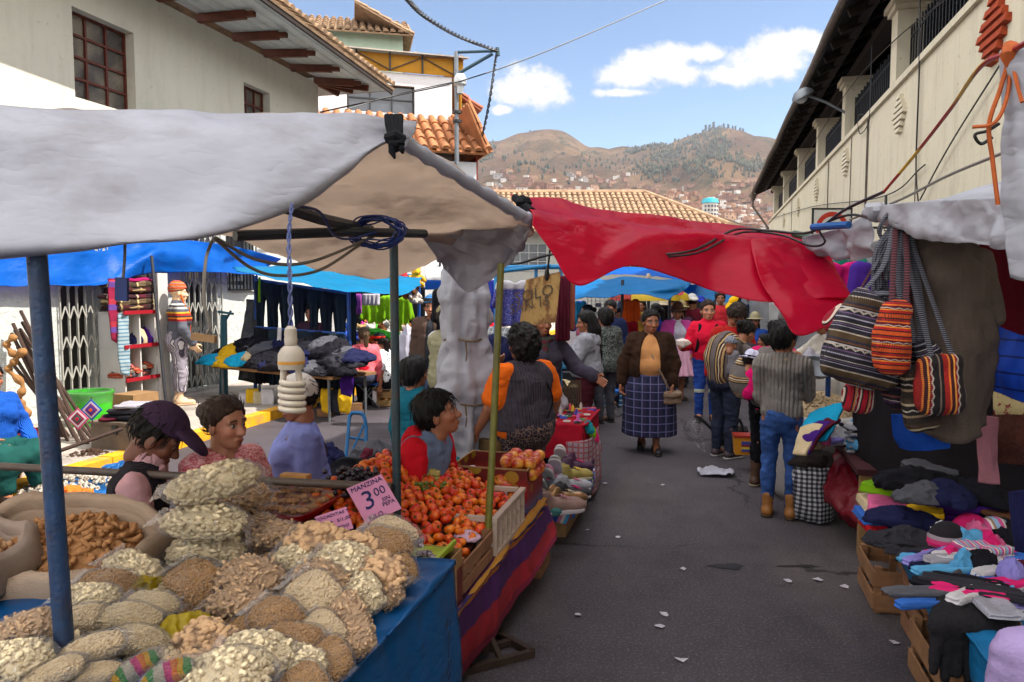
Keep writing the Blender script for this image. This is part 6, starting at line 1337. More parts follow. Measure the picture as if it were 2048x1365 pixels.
BL=[('cashew',427,965,190,2.76,12,8,-8,'bag of cream curls topmost of the tall stack',.95,.78),('cashew',408,1042,180,2.70,-5,12,3,'bag of cream curls second from the top of the tall stack',.9,.8),('cashew',412,1102,165,2.72,3,14,0,'bag of cream curls third down in the tall stack',.9,.8),('tube',484,1002,120,3.0,40,10,-15,'bag of brown tubes leaning behind the tall stack',1,1),('tube',498,1050,120,2.95,65,10,0,'bag of tubes in crinkled film right of the tall stack',1,1),('grain',515,1105,120,2.85,50,10,0,'bag of reddish grains right of the tall stack foot',1,1),('cashew',265,1148,150,2.52,-28,18,18,'bag of cream curls lying against the burlap sack',1,1),('grain',215,1172,135,2.4,-8,18,6,'bag of small brown rings below the burlap sack',1,1),('grain',390,1168,150,2.46,-35,20,16,'plump bag of fine brown grains in the middle',1.2,1.15),('grain',395,1218,130,2.4,-20,12,10,'bag of fine brown grains under the plump one',.9,1),('tube',500,1152,140,2.46,-4,16,4,'bag of thin tubes with a red label strip',1,1.05),('tube',480,1205,140,2.34,-12,14,0,'bag of hollow tubes under the thin tubes',1,1),('cashew',178,1196,130,2.26,-5,16,4,'bag of cream curls just right of the blue post',.9,.9),('rice',304,1208,120,2.24,-12,16,8,'slim bag of white puffed rice above the yellow bag',.9,.8),('pearl',165,1240,130,2.14,6,16,0,'bag of white pearls beside the blue post',1,.9),('rice',258,1238,140,2.14,-3,18,4,'bag of white puffed rice in the middle of the rice row',1,.85),('rice',270,1282,135,2.04,-10,16,5,'lowest bag of white puffed rice by the yellow bag',1,.85),('tube',50,1258,130,1.96,14,22,-6,'bag of brown tubes left of the blue post',1.1,1.0),('cashew',25,1325,160,1.82,0,14,0,'bag of big cream curls in the lower left corner',1.1,1.1),('pearl',175,1306,150,1.88,28,14,-18,'smooth bag of fine white grains lying aslant',1,.75),('pearl',105,1350,130,1.78,30,10,-14,'smooth bag of fine white grains at the bottom edge',1,.8),('pearl',190,1348,110,1.82,18,10,-6,'small bag of fine grains behind the candy bags',.9,.8),('candy',272,1338,110,1.82,38,22,-25,'bag of pink white and orange puffs',1,.7),('candy',335,1350,120,1.76,24,20,-18,'bag of yellow orange and green puffs',1,.75),('fat',415,1282,130,2.06,-18,16,8,'bag of fat brown tubes beside the yellow bag',1.1,1.1),('fat',385,1335,120,1.92,8,12,0,'bag of fat tubes above the bottom edge',1,1),('cashew',515,1308,165,1.93,-3,16,4,'bag of pale rings at the front of the pile',1,1),('cashew',455,1352,190,1.78,4,14,0,'broad bag of pale curls at the bottom edge',1.1,1.1),('grain',556,1240,140,2.16,-32,22,14,'bag of small tan rings with white film glare',1.1,1.1),('pearl',628,1192,140,2.3,-40,24,16,'bag of white pearls in the middle of the pile',1.1,1.2),('tube',650,1158,140,2.42,-22,16,8,'bag of curved tubes with glossy film behind the white pearls',1,1),('fat',642,1088,140,2.68,-14,16,6,'bag of fat ribbed tubes at the back of the pile',1.1,1),('cashew',598,1120,120,2.6,-14,14,4,'bag of pale curls left of the ribbed tubes',1,1),('cashew',695,1128,150,2.5,-18,18,8,'bag of white curls in the right half of the pile',1.1,1),('fat',722,1098,110,2.62,-20,16,8,'bag of broken brown tubes under the tan grains',1,1),('grain',768,1092,130,2.66,-26,20,12,'bag of tan grains at the back right corner',1.2,1.1),('pearl',782,1068,120,2.76,-24,18,10,'bag of pale pearls topmost at the back right corner',1.1,1.1),('fat',755,1142,130,2.48,-34,18,12,'bag of knobbly brown puffs on the right slope',1.1,1),('cashew',725,1188,130,2.36,-60,30,10,'bag of white curls sliding to the table edge',1,1),('grain',795,1138,120,2.56,-62,26,10,'bag of fine grains slipping off the right corner',1,1),('tube',772,1182,110,2.44,-64,34,8,'bag of thin tubes on the right edge',1,1),('tube',690,1232,140,2.22,-58,30,8,'bag of brown tubes halfway along the table edge',1,1),('tube',715,1272,120,2.1,-62,34,8,'bag of twisted tubes hanging over the blue edge',.9,.9),('pearl',645,1262,130,2.12,-45,22,10,'bag of tiny pale beads near the table edge',1,1),('grain',590,1282,140,2.05,-20,18,6,'bag of tan grains under the white pearls',1,1),('cashew',605,1330,140,1.93,-30,18,8,'bag of pale curls near the lower edge',1,1),('grain',660,1318,140,1.96,-58,30,6,'bag of brown grains spilling over the lower edge',1,1),('grain',610,1372,150,1.82,-50,24,6,'bag of brown grains cut by the bottom edge',1,1),('tube',560,1068,110,2.8,20,12,0,'bag of tubes under the pink price card',1,1),('grain',545,1130,110,2.7,35,12,0,'bag of reddish grains between stack and pale curls',1,1)]
for q in BL:bag(q[0],q[1],q[2],q[3],q[4],q[5],q[6],q[7],q[8],q[9],q[10])
# bags below the visible layer, so that the heap rests on the table
for i,(k,x,y,Y)in enumerate([('cashew',300,1200,2.46),('grain',460,1250,2.32),('tube',560,1175,2.55),('pearl',640,1230,2.36),('cashew',710,1170,2.56),('rice',200,1290,2.1),('tube',430,1140,2.78),('cashew',90,1310,1.98),('grain',520,1265,2.2),('pearl',330,1310,2.05)]):
 bag(k,x,y,170,Y,i*37%90-45,6,0,'bag of snacks in the bottom layer of the heap, mostly hidden',1,1.2)
o=place(P_CRUM[1],'yellow_bag',plastic('yellow_plastic','b39a08',.3,.35),W(362,1285,2.14)-Vector((0,0,.06)),20,(.62,.6,.9),'translucent yellow plastic bag between rice and fat tubes','plastic bag')
o=place(P_CRUM[2],'yellow_bag',plastic('yellow_plastic','b39a08',.3,.35),W(270,1185,2.42)-Vector((0,0,.06)),60,(.7,.5,.6),'yellow plastic showing through under the brown rings','plastic bag')
# ---- burlap sacks
BUR=mat('burlap_weave','a08a74',.95,.14,4,.003,160,pat=lambda g,v:g.mix(g.m('MULTIPLY',g.m('ADD',g.m('SINE',g.m('MULTIPLY',g.xyz(v)[0],900.)),g.m('SINE',g.m('MULTIPLY',g.xyz(v)[2],900.))),.25),H('9c8672'),H('b09c86')),dirt='6d5a4a',ds=3)
def sack(name,label,c,r0,h,seed,content,squash=(1,1),open_r=.75,m_=BUR,cm=None,roll=.13):
 rt=thing(name,label,'sack',c);n=72;prof=[]
 for z,k in ((0,.8),(.06,.96),(.25,1.03),(.5,1.02),(.72,.98),(.88,.97)):prof.append((r0*k,h*z))
 prof+=[(r0*.94,h*.97),(r0*1.02,h*.995),(r0*1.1,h*.965),(r0*1.12,h*(1-roll)),(r0*1.08,h*(1-roll-.02)),(r0*1.05,h*(1-roll+.02)),(r0*.98,h*.94),(r0*.88,h*.93),(r0*.8,h*.86),(r0*.76,h*.80)]
 V=[]
 for j,(rr_,z)in enumerate(prof):
  for k in range(n):
   a=2*math.pi*k/n;up=z/h;ww=1+.05*math.sin(2*a+seed)+.035*math.sin(5*a+seed*2+up*2)+.02*math.sin(9*a+up*6)*(up>.5)
   dz=(.05*math.sin(2*a+seed*1.7)+.03*math.sin(5*a+seed))*h*max(0,up-.7)*2.2
   V.append((rr_*ww*math.cos(a)*squash[0],rr_*ww*math.sin(a)*squash[1],z+dz))
 V=np.array(V);V+=(fbm(V[:,0]*9,V[:,1]*9,V[:,2]*9,3,seed)*.012)[:,None]*np.array([1,1,.3]);m_n=len(prof)
 b=MB();b.add(V,[(i*n+k,i*n+(k+1)%n,(i+1)*n+(k+1)%n,(i+1)*n+k)for i in range(m_n-1)for k in range(n)]+[tuple(range(n-1,-1,-1)),tuple((m_n-1)*n+k for k in range(n))]);b.build('sack_cloth',m_,rt,local=True,smooth=True)
 b=MB();rt.rotation_euler.x=math.radians(16);rr=random.Random(seed);b.ell((0,0,h*.80),(r0*.86*squash[0],r0*.86*squash[1],h*.2),None,20,10,.06)
 for k in range(380):
  a=rr.uniform(0,6.283);q=math.sqrt(rr.random())*r0*.8;z=h*(.80+.2*math.sqrt(max(0,1-(q/(r0*.86))**2)))
  content(b,(q*math.cos(a)*squash[0],q*math.sin(a)*squash[1],z+rr.uniform(-.01,.012)),rr)
 o=b.build('contents',cm,rt,local=True,smooth=True);o['kind']='stuff';return rt
TB=mat('brown_puffed_tubes','a8794e',.9,.3,40,.004,90)
sack('burlap_sack','open burlap sack of brown puffed tubes behind the blue post',(W(195,1000,2.98).x,2.98,0),.30,.93,2,lambda b,p,rr:rod(b,p,rr.uniform(.045,.075),rr.uniform(.008,.011),Rz(rr.uniform(0,360))@Ry(rr.uniform(-35,35)),rr.uniform(-.2,.2),5,7),(1.15,.95),cm=TB)
sack('burlap_sack','burlap sack with a turned down rim at the far left edge',(W(-35,1000,2.75).x,2.75,0),.27,.95,5,lambda b,p,rr:rod(b,p,rr.uniform(.03,.05),rr.uniform(.011,.015),rot_r(rr),.1,4,7),(1.05,.95),cm=snack_mat('fat'),m_=mat('grey_burlap','8d7c70',.95,.2,4,.003,160))
# ---- sweets tray on an apple carton, price cards
r=carton('apple_carton','printed apple carton carrying the red tray of sweets',S(-1.94,2.95,.38),.46,.34,.40,-14.6,prt='noflap')
M_grp=mat('green_print','3b5230',.8,.2);write('printed_words','MANZANAS\n   APPLES',.05,frame_at((.05,-.172,.30),(1,0,0),(0,0,1)),M_grp,r);
b=MB();blk(b,-2.2,-1.6,2.75,3.2,0,.375);tag(b.build('crate_block',M_crate,smooth=False),'wooden block under the apple carton','crate')
r=thing('sweets_tray','red plastic tray with rounded corners holding bagged sweets','tray',S(-1.93,2.98,.785));b=MB();c=Vector(r.location)
def rrect(w,d,rad,z,n=6):
 out=[]
 for (sx_,sy_,a0)in ((1,1,0),(-1,1,90),(-1,-1,180),(1,-1,270)):
  for k in range(n):a=math.radians(a0+90*k/(n-1));out.append(tuple(c+RS@Vector((sx_*(w/2-rad)+rad*math.cos(a),sy_*(d/2-rad)+rad*math.sin(a),z))))
 return out
rings=[rrect(.52,.40,.05,.0),rrect(.58,.45,.06,.05),rrect(.60,.47,.07,.052),rrect(.59,.46,.065,.04),rrect(.54,.42,.05,.012)];k=len(rings[0])
b.add([p for q in rings for p in q],[(i*k+j,i*k+(j+1)%k,(i+1)*k+(j+1)%k,(i+1)*k+j)for i in range(4)for j in range(k)]+[tuple(range(k-1,-1,-1)),tuple(4*k+j for j in range(k))]);b.build('tray',mat('red_tray_plastic','a30f1d',.3,.1,spec=.5),r)
M_sweet=mat('coconut_sweets','b07f4e',.6,.35,30,.006,60,dirt='6d3a20',ds=14)
rr=random.Random(6);n=0
for j in range(4):
 for i in range(6):
  rt=thing('sweet_packet','clear packet of coconut sweets on the red tray','packet',tuple(c+RS@Vector((-.22+i*.088+rr.uniform(-.01,.01),-.16+j*.1,.035+rr.uniform(0,.03)))),rr.uniform(-30,60),'packets of sweets on the red tray')
  b=MB()
  for k2 in range(5):b.ell((-.045+k2*.022,rr.uniform(-.008,.008),rr.uniform(0,.01)),(.017,.02,.015),None,8,6,.4,k2)
  b.build('sweets',M_sweet,rt,local=True);b=MB();b.ell((0,0,.003),(.072,.032,.026),None,16,8,.2,n);b.build('wrapper',M_film,rt,local=True);n+=1
b=MB();b.box(tuple(c+RS@Vector((.06,.14,.12))),(.14,.05,.03),RS);tag(b.build('sweet_block',mat('amber_sweet','b58246',.4,.2)),'block of pale amber sweets on top of the tray','sweets')
M_pink=mat('pink_card','b87896',.85,.15,4);M_ink=mat('blue_ink','141a4a',.7)
def card(label,p,w,h,right,up,texts):
 r=thing('price_card',label,'price card',tuple(p),0,'handwritten pink price cards');M=frame_at(p,right,up);b=MB();b.box((0,0,0),(w,h,.003));V=np.vstack(b.v)@np.array(M.to_3x3()).T+np.array(M.translation);bb=MB();bb.add(V,b.f);bb.build('card',M_pink,r,smooth=False)
 for (t,sz,x,y,sh)in texts:write('lettering',t,sz,M@Matrix.Translation((x,y,.003)),M_ink,r,shear=sh)
pA=W(748,998,3.12);card('large pink price card reading 3.00 among the tomatoes',pA,.165,.185,W(780,972,3.1)-W(716,1000,3.02),W(735,950,3.2)-W(758,1050,3.05),[('MANZINA',.032,0,.062,.1),('3',.12,-.03,-.035,.15),('00',.055,.035,.005,.1),('SIN\nPEPA',.026,.045,-.03,.1),('KILO',.03,-.03,-.085,.1)])
pB=W(668,1046,2.86);card('small pink price card for the coconut sweets',pB,.125,.115,W(700,1040,2.83)-W(640,1060,2.79),W(665,1015,2.92)-W(680,1075,2.8),[('COCADITAS Y',.021,0,.03,.1),('MAÑA  S/1.00',.023,0,-.005,.1),('SURTIDO',.02,.01,-.04,.1)])
# ---- fruit table
r=thing('fruit_table','fruit stand draped in a purple and red striped shawl','table',S(-1.5,3.6,0));b=MB();blk(b,-2.0,-1.02,2.76,4.5,.40,.46);b.build('table_top',M_crate,r,smooth=False)
for D_,t_ in ((-1.9,2.85),(-1.1,2.85),(-1.9,4.4),(-1.1,4.4)):b=MB();blk(b,D_-.025,D_+.025,t_-.025,t_+.025,0,.398);b.build('leg',M_crate,r,smooth=False)
SHW=mat('purple_red_shawl','5a1a3a',.9,.12,7,.004,80,uv=True,pat=stripes(0,1.0,[(4,'7c1626'),(2,'40163a'),(1,'9a6a22'),(2,'2c1c4a'),(1.2,'9a5a22'),(3,'401a50'),(4,'8c1c28'),(2,'6a1430')],.02))
P=patch(srows([[(-1.9,2.8,.47),(-1.9,3.7,.47),(-1.9,4.55,.47)],[(-1.05,2.8,.475),(-1.05,3.7,.475),(-1.05,4.55,.475)],[(-.985,2.78,.43),(-.985,3.7,.43),(-.98,4.6,.42)],[(-.99,2.76,.24),(-.97,3.5,.24),(-.92,4.62,.28)],[(-1.02,2.74,.06),(-1.0,3.2,.08),(-.88,4.5,.24)]]),60,60)
b=MB();b.sheet(wrinkle(P,.02,5,8,(1,1,.4),.012),.005);b.build('shawl',SHW,r,smooth=True)
carton('fruit_carton','plain cardboard carton beside the snack table',S(-1.10,2.86,.475),.22,.20,.22,-14.6,mat('red_printed_card','6d3f30',.85,.3,4,pat=stripes(2,.3,[(3,'5d2622'),(2,'86643f'),(1,'5d6a34')])),prt='noflap')
crate('wooden_crate','wooden fruit crate tilted towards the lane below the tomatoes',S(-1.165,3.2,.475),.34,.44,.16,-14.6,-0,2)
# white plastic crate with openings
r=thing('plastic_crate','cream plastic crate with slotted sides full of tomatoes','crate',S(-1.18,3.75,.475),-14.6);b=MB();w,d,h=.38,.56,.2
for s in (-1,1):
 for k in range(7):b.box((s*w/2,-d/2+d*k/6,h/2),(.022,.02,h-.044))
 b.box((s*w/2,0,.012),(.026,d+.03,.022));b.box((s*w/2,0,h-.012),(.032,d+.04,.022));b.box((s*(w/2-.004),0,h*.5),(.008,d-.024,h-.06))if s<0 else None
 for k in range(5):b.box((-w/2+w*k/4,s*d/2,h/2),(.02,.022,h-.046))
 b.box((0,s*d/2,.012),(w-.04,.026,.022));b.box((0,s*d/2,h-.012),(w-.05,.032,.022));b.box((0,s*(d/2-.002),h*.5),(w-.022,.01,h*.3))
b.box((w/2-.002,0,h*.5),(.012,d-.024,.02));b.box((0,0,.004),(w-.04,d-.04,.006));b.build('crate_frame',mat('cream_plastic','a89486',.5,.12,spec=.4),r,local=True,smooth=False)
# apple carton with printed fruit
APM=mat('apple_print_card','7a1a18',.5,.1,3,pat=lambda g,v:g.mix(g.m('LESS_THAN',g.vor(g.map(v,(1,1,1.2)),7.5,rnd=.5),.33),g.ramp(g.xyz(v)[2],[(0,H('2a5a86')),(.10,H('7a1518')),(.16,H('8c2016')),(.22,H('5d1512'))]),g.mix(g.noise(v,3),H('7a8a1e'),H('a83a1c'))))
r=carton('apple_box','red apple carton with printed fruit holding loose apples',S(-1.22,4.36,.475),.46,.42,.27,-14.6,APM,prt='noflap')
b=MB();b.box((0,0,.273),(.0001,.0001,.0001));
for s in (-1,1):b.box((0,s*.21,.27),(.472,.01,.008));b.box((s*.23,0,.27),(.01,.41,.008))
b.build('rim',M_card,r,local=True,smooth=False)
def apple_mat():return mat('apple_skin','b8301c',.35,.1,9,spec=.5,jit=.3,pat=lambda g,v:g.mix(g.step(g.noise(g.map(v,(1,1,1),loc=(0,0,0)),14,3),.4,.62),H('a01e1a'),H('cf8a34')))
def fruit_proto(name,rad,m_,dimple=.12,squash=.86,stem=True):
 r=bpy.data.objects.new(name,None);b=MB();n,k=12,18;V=[]
 for i in range(n+1):
  a=math.pi*i/n
  for j in range(k):q=2*math.pi*j/k;rr_=rad*(1+.03*math.cos(4*q)*math.sin(a));V.append((rr_*math.sin(a)*math.cos(q),rr_*math.sin(a)*math.sin(q),rad*squash*math.cos(a)*(1-dimple*math.exp(-(math.sin(a)/.35)**2)*1.6)))
 b.add(V,[(i*k+j,(i+1)*k+j,(i+1)*k+(j+1)%k,i*k+(j+1)%k)for i in range(n)for j in range(k)]);o=bpy.data.objects.new('flesh',b.data('flesh',m_,True));o.parent=r
 b=MB();b.tube([(0,0,rad*.6),(rad*.08,0,rad*.86)],rad*.09,5)
 if stem=='calyx':
  for j in range(5):a=j*1.257;b.tube([(0,0,rad*.68),(math.cos(a)*rad*.25,math.sin(a)*rad*.25,rad*.74),(math.cos(a)*rad*.42,math.sin(a)*rad*.42,rad*.70)],[rad*.08,rad*.06,rad*.01],4)
 o2=bpy.data.objects.new('calyx' if stem=='calyx' else 'stem',b.data('stem',mat('green_stem','4a4a1e',.8,.3),True));o2.parent=r;return r,[o,o2]
def drop(P,loc,label,cat,group,rr,sc=1.0):
 o=P[0].copy();COL.objects.link(o);o.location=loc;o.rotation_euler=(rr.uniform(-.9,.9),rr.uniform(-.9,.9),rr.uniform(0,6.3));o.scale=(sc,)*3;tag(o,label,cat,group)
 for c_ in P[1]:d=c_.copy();COL.objects.link(d);d.parent=o
TOM=fruit_proto('tomato',.031,mat('tomato_skin','c8480e',.42,.2,20,spec=.4,jit=.22,pat=lambda g,v:g.mix(g.step(g.noise(v,22,2),.42,.75),H('bf3a08'),H('d47818'))),.12,.8,'calyx')
rr=random.Random(5);cnt=0;placed=[]
def heap(D,t):
 e=min(1,max(0,(-1.04-D)/.62));return .60+.24*e-.06*max(0,(3.35-t)/.4)-.03*max(0,t-3.9)
tt=3.0
row=0
while tt<4.12:
 D=-1.76+(row%2)*.028
 lim=-1.05
 while D<lim:
  if cnt<285 and not (D<-1.5 and tt>3.95):
   drop(TOM,tuple(S(D+rr.uniform(-.01,.01),tt+rr.uniform(-.01,.01),heap(D,tt)+rr.uniform(-.006,.02))),'ripe orange red tomato in the big heap','tomato','tomatoes heaped on the fruit stand',rr,rr.uniform(.78,1.14));cnt+=1
  D+=.058
 tt+=.052;row+=1
b=MB();P=patch([[tuple(S(D,t,heap(D,t)-.035))for t in (2.98,3.3,3.7,4.12)]for D in (-1.78,-1.5,-1.3,-1.06)],20,30);b.sheet(P,.02);tag(b.build('heap_liner',mat('dark_liner','3a1610',.9)),'dark paper liner beneath the tomato heap','paper')
APL=fruit_proto('apple',.04,apple_mat(),.14,.9)
for i in range(24):
 lay=i//12;a=i%12;drop(APL,tuple(S(-1.14+(a%3)*.075-lay*.0+rr.uniform(-.01,.01),4.24+(a//3)*.075+rr.uniform(-.01,.01),.70+lay*.062)),'red and yellow apple piled in the printed carton','apple','apples in the red carton',rr,rr.uniform(.9,1.1))
for i,(x,y,Y)in enumerate(((1000,962,4.3),(1012,975,4.25),(1022,968,4.38))):drop(APL,tuple(W(x,y,Y)),['apple crowning the pile in the printed carton','yellow cheeked apple near the top of the pile','dark red apple at the right of the pile top'][i],'apple','apples in the red carton',rr)
# grapes, cane, packets, paper
r=thing('grape_bunch','heap of green grapes behind the tomatoes','grapes',tuple(W(845,985,3.95)));b=MB()
for i in range(110):p=W(845+rr.gauss(0,18),974+rr.uniform(-8,16),3.9+rr.uniform(-.08,.12));b.ell(tuple(p),(.0125,.0125,.014),None,8,6)
b.build('berries',mat('green_grape','5c6a22',.3,.25,30,spec=.5,translucent=.15),r);b=MB();b.tube([W(840,990,3.98),W(845,960,3.95),W(850,950,3.93)],.004,5);b.build('stalk',mat('green_stem','4a4a1e'),r)
r=thing('grape_bunch','heap of dark purple grapes left of the tall price card','grapes',tuple(W(712,985,3.5)));b=MB();b.ell(tuple(W(712,968,3.5)),(.06,.1,.05))
for i in range(130):p=W(712+rr.gauss(0,22),955+rr.uniform(-18,38),3.5+rr.uniform(-.1,.1));b.ell(tuple(p),(.013,.013,.014),None,8,6)
b.build('berries',mat('purple_grape','1d1420',.35,.2,30,spec=.5),r);b=MB();b.tube([W(712,980,3.5),W(714,945,3.5)],.004,5);b.build('stalk',mat('green_stem','4a4a1e'),r)
for i,(x,h_)in enumerate(((832,950),(852,946),(862,938),(872,942))):
 b=MB();b.tube([W(x,985,4.05),W(x+1,h_+8,4.05),W(x+2,h_,4.05)],.02,10);tag(b.build('sugar_cane',mat('cane','9a8a4c',.6,.25,20,pat=stripes(2,.05,[(5,'a89a58'),(1,'6a6a2c')]))),'short cut stick of sugar cane behind the green grapes','sugar cane','sticks of sugar cane by the grapes')
def foil():return mat('purple_white_foil','6a4a6a',.22,.3,40,.01,60,spec=.6,pat=speckle(60,'4a2b3e','a79aa6',.4,.6))
for i in range(26):
 x=715+rr.random()*20 if i<8 else 828+rr.random()*52;y=1062+rr.random()*22 if i<8 else 1066+(x-828)*1.1+rr.random()*45;p=W(x,y,3.05 if i<8 else 2.95)
 b=MB();b.ell(tuple(p),(.016,.028,.012),Rz(rr.uniform(-60,60))@Rx(rr.uniform(-30,30)),8,6,.3,i);tag(b.build('wrapped_sweet',foil()),'shiny purple wrapped sweet beside the tomatoes','sweet','foil wrapped sweets by the tomatoes')
b=MB();c=S(-1.16,2.86,.70);b.box(tuple(c),(.26,.24,.012),RS@Rx(-8));b.box(tuple(c+RS@Vector((.13,0,.012))),(.014,.25,.02),RS);tag(b.build('lime_tray',mat('lime_plastic','8a9a2a',.4)),'lime green tray edge holding wrapped sweets','tray')
for i,(x,y,Y)in enumerate(((935,1080,3.5),(700,1145,3.0))):
 place(P_CRUM[i],'tissue_paper',mat('mauve_tissue','b795a8',.8,.1),W(x,y,Y),30*i,(.3,.25,.3),['mauve tissue paper on the tomatoes by the white crate','scrap of mauve tissue between bags and carton'][i],'paper')
# crate with a coconut
c0=GZ(1048,1150);crate('wooden_crate','tall slatted wooden crate with a coconut on top',(c0.x+.0,c0.y+.08,0),.27,.26,.30,-14.6,0,3)
r=thing('coconut','hairy brown coconut on the slatted crate','coconut',tuple(W(1074,1078,4.62)));b=MB();b.ell(tuple(W(1074,1058,4.62)),(.072,.068,.066),None,20,14,.08,3);b.build('shell',mat('coconut_fibre','6b4a2e',.95,.35,14,.01,70,pat=lambda g,v:g.mix(g.noise(g.map(v,(1,1,9)),26,4),H('4a3120'),H('8a6440'))),r)
b=MB();
for k in range(14):a=rr.uniform(0,6.3);p=W(1074,1058,4.62);b.tube([p+Vector((math.cos(a)*.06,-.03,math.sin(a)*.055)),p+Vector((math.cos(a)*.08,-.035,math.sin(a)*.075))],.0012,3)
b.build('fibres',mat('coconut_fibre','6b4a2e'),r)
b=MB();b.box(tuple(W(1062,1085,4.62)),(.22,.2,.012),RS);tag(b.build('crate_board',M_crate,smooth=False),'flat board across the coconut crate','board')
# ================================================================ the stall on the right
WT=tarpm('white_canvas','b4b5bf',.3,.5,dirt='7a716a',dirtamt=.3)
r=thing('white_awning','white tarpaulin awning over the bags and clothes on the right','awning',S(1.8,3.2,0))
sheetpart('roof_sheet',[[(1745,412,3.62),(1830,404,3.25),(1940,398,2.8),(2110,392,2.2)],[(1780,412,3.9),(1880,396,3.7),(1990,372,3.3),(2170,340,2.8)],[(1830,420,4.6),(1920,396,4.3),(2040,352,3.9),(2240,300,3.4)]],30,60,WT,.012,5,41,.008,r)
sheetpart('front_valance',[[(1742,414,3.61),(1830,404,3.24),(1940,398,2.79),(2110,392,2.19)],[(1748,428,3.59),(1840,432,3.2),(1945,436,2.77),(2110,440,2.18)],[(1756,438,3.57),(1850,458,3.15),(1948,470,2.74),(2110,478,2.17)],[(1768,446,3.55),(1862,478,3.12),(1950,488,2.73),(2015,494,2.5),(2110,500,2.16)]],40,80,WT,.016,6,43,.014,r)
b=MB();b.ell(tuple(W(1752,424,3.58)),(.07,.05,.045),None,12,8,.3,2);b.build('bundled_end',WT,r)
r2=thing('white_sheet','white plastic sheet hanging at the right edge tied with orange cord','sheet',tuple(W(2040,560,1.95)-Vector((0,0,.05))))
sheetpart('sheet_cloth',[[(2010,100,1.95),(2045,95,1.9),(2120,90,1.85)],[(2018,220,1.96),(2050,220,1.9),(2120,220,1.85)],[(2008,400,1.97),(2045,400,1.92),(2120,400,1.85)],[(2022,555,1.97),(2048,562,1.92),(2120,570,1.85)]],50,30,WT,.012,9,44,.01,r2)
OC=mat('orange_cord','a85428',.8,.2,30)
b=MB();b.tube(rope([W(2022,105,1.93),W(2000,180,1.93),W(1978,250,1.94),W(1985,320,1.95),W(1996,410,1.95)],30),.0055,6);b.tube(rope([W(2022,105,1.93),W(2015,190,1.92),W(1990,245,1.92),W(1945,255,1.95)],30),.005,6);b.tube(rope([W(2022,105,1.93),W(2032,160,1.9),W(2044,205,1.88)],20),.005,6);b.ell(tuple(W(2020,108,1.92)),(.025,.02,.03),None,8,6,.3);b.build('orange_cord',OC,r2)
b=MB();b.tube(rope([W(1998,248,1.95),W(1975,262,1.95),W(1950,270,1.96),W(1962,288,1.96),W(1985,275,1.95)],30),.0045,6);tag(b.build('wire',M_cable),'curl of black wire hanging under the orange cords','wire')
cable('cable','red and yellow cable rising to the sheet at the right edge',[W(1768,384,3.6),W(1830,310,3.2),W(1900,220,2.7),W(1960,135,2.2),W(2018,105,1.94),W(2100,60,1.7)],.007,mat('red_yellow_cable','8a3a1a',.5,.3,9,pat=stripes(2,.12,[(1,'8a2418'),(1,'b08a1c')])))
cable('cable','long pale cable sagging along the right hand wall',[W(1700,440,4.2),W(1800,400,3.6),W(1900,350,3.1),(W(2060,285,2.4))],.006,mat('grey_cable','6c655c'))
cable('cable','black cable running over the red tarpaulin to the white awning',[W(1300,512,4.25),W(1390,500,4.3),W(1470,460,4.7),W(1540,462,4.6),W(1620,465,4.4),W(1690,420,4.0),W(1768,384,3.6)],.008)
cable('cable','second black cable looping beside the first to the blue pipe',[W(1310,516,4.25),W(1400,505,4.3),W(1480,466,4.65),(W(1560,470,4.6)),W(1620,492,4.4),W(1650,485,4.3),W(1640,455,4.3),W(1700,430,4.0),W(1765,440,3.6),W(1772,392,3.6)],.007)
cable('cable','black cable crossing behind the olive pole to the red tarpaulin',[W(960,520,4.6),W(1030,528,4.6),W(1100,510,4.4),W(1180,505,4.3),W(1300,512,4.25)],.008)
b=MB();b.tube([W(1625,455,4.3),W(1698,450,4.0)],.02,8);tag(b.build('pipe',mat('blue_pipe','154a86',.45,.3,12)),'short blue pipe among the cables under the road sign','pipe')
b=MB();b.tube([W(1588,468,4.7),W(1648,482,4.45)],.022,8);tag(b.build('pipe',mat('green_pipe','2f4a38',.5,.3,12)),'dark green pole end sticking out of the red tarpaulin','pipe')
put_sheet('white_scrap','crumpled translucent sheet hanging beside the knotted white awning','sheet',[[(1615,470,4.5),(1680,455,4.3),(1740,430,4.0)],[(1625,495,4.5),(1690,490,4.3),(1745,470,4.0)],[(1648,505,4.5),(1700,522,4.3),(1752,512,4.0)]],24,30,tarpm('white_canvas','b9bac4'),.004,.02,9,3,.03)
put_sheet('pale_awning','dull white awning behind the pink and purple sweaters','awning',[[(1560,520,8.5),(1680,500,7.0),(1800,470,5.5)],[(1560,600,8.5),(1690,590,7.0),(1820,560,5.5)],[(1560,640,8.6),(1690,650,7.1),(1830,640,5.6)]],20,30,tarpm('grey_canvas','8f9094'),.004,.03,4,5,.02)
post('stall_post','blue post at the right stall below the red tarpaulin corner',tuple(W(1655,870,6.2)-Vector((0,0,W(1655,870,6.2).z))),W(1660,600,6.2),.021,mat('bright_blue_post','17407e',.45,.3,14,dirt='3a2a22',ds=8))
post('stall_post','rear post of the right stall behind the hanging clothes',tuple(S(2.6,3.6,0)),tuple(S(2.6,3.6,2.4)),.02,M_darkpipe)
b=MB();b.tube([W(1765,432,3.58),W(1900,452,3.0),W(2100,470,2.4)],.014,8);tag(b.build('rail',M_darkpipe),'rail under the white awning from which clothes hang','rail')
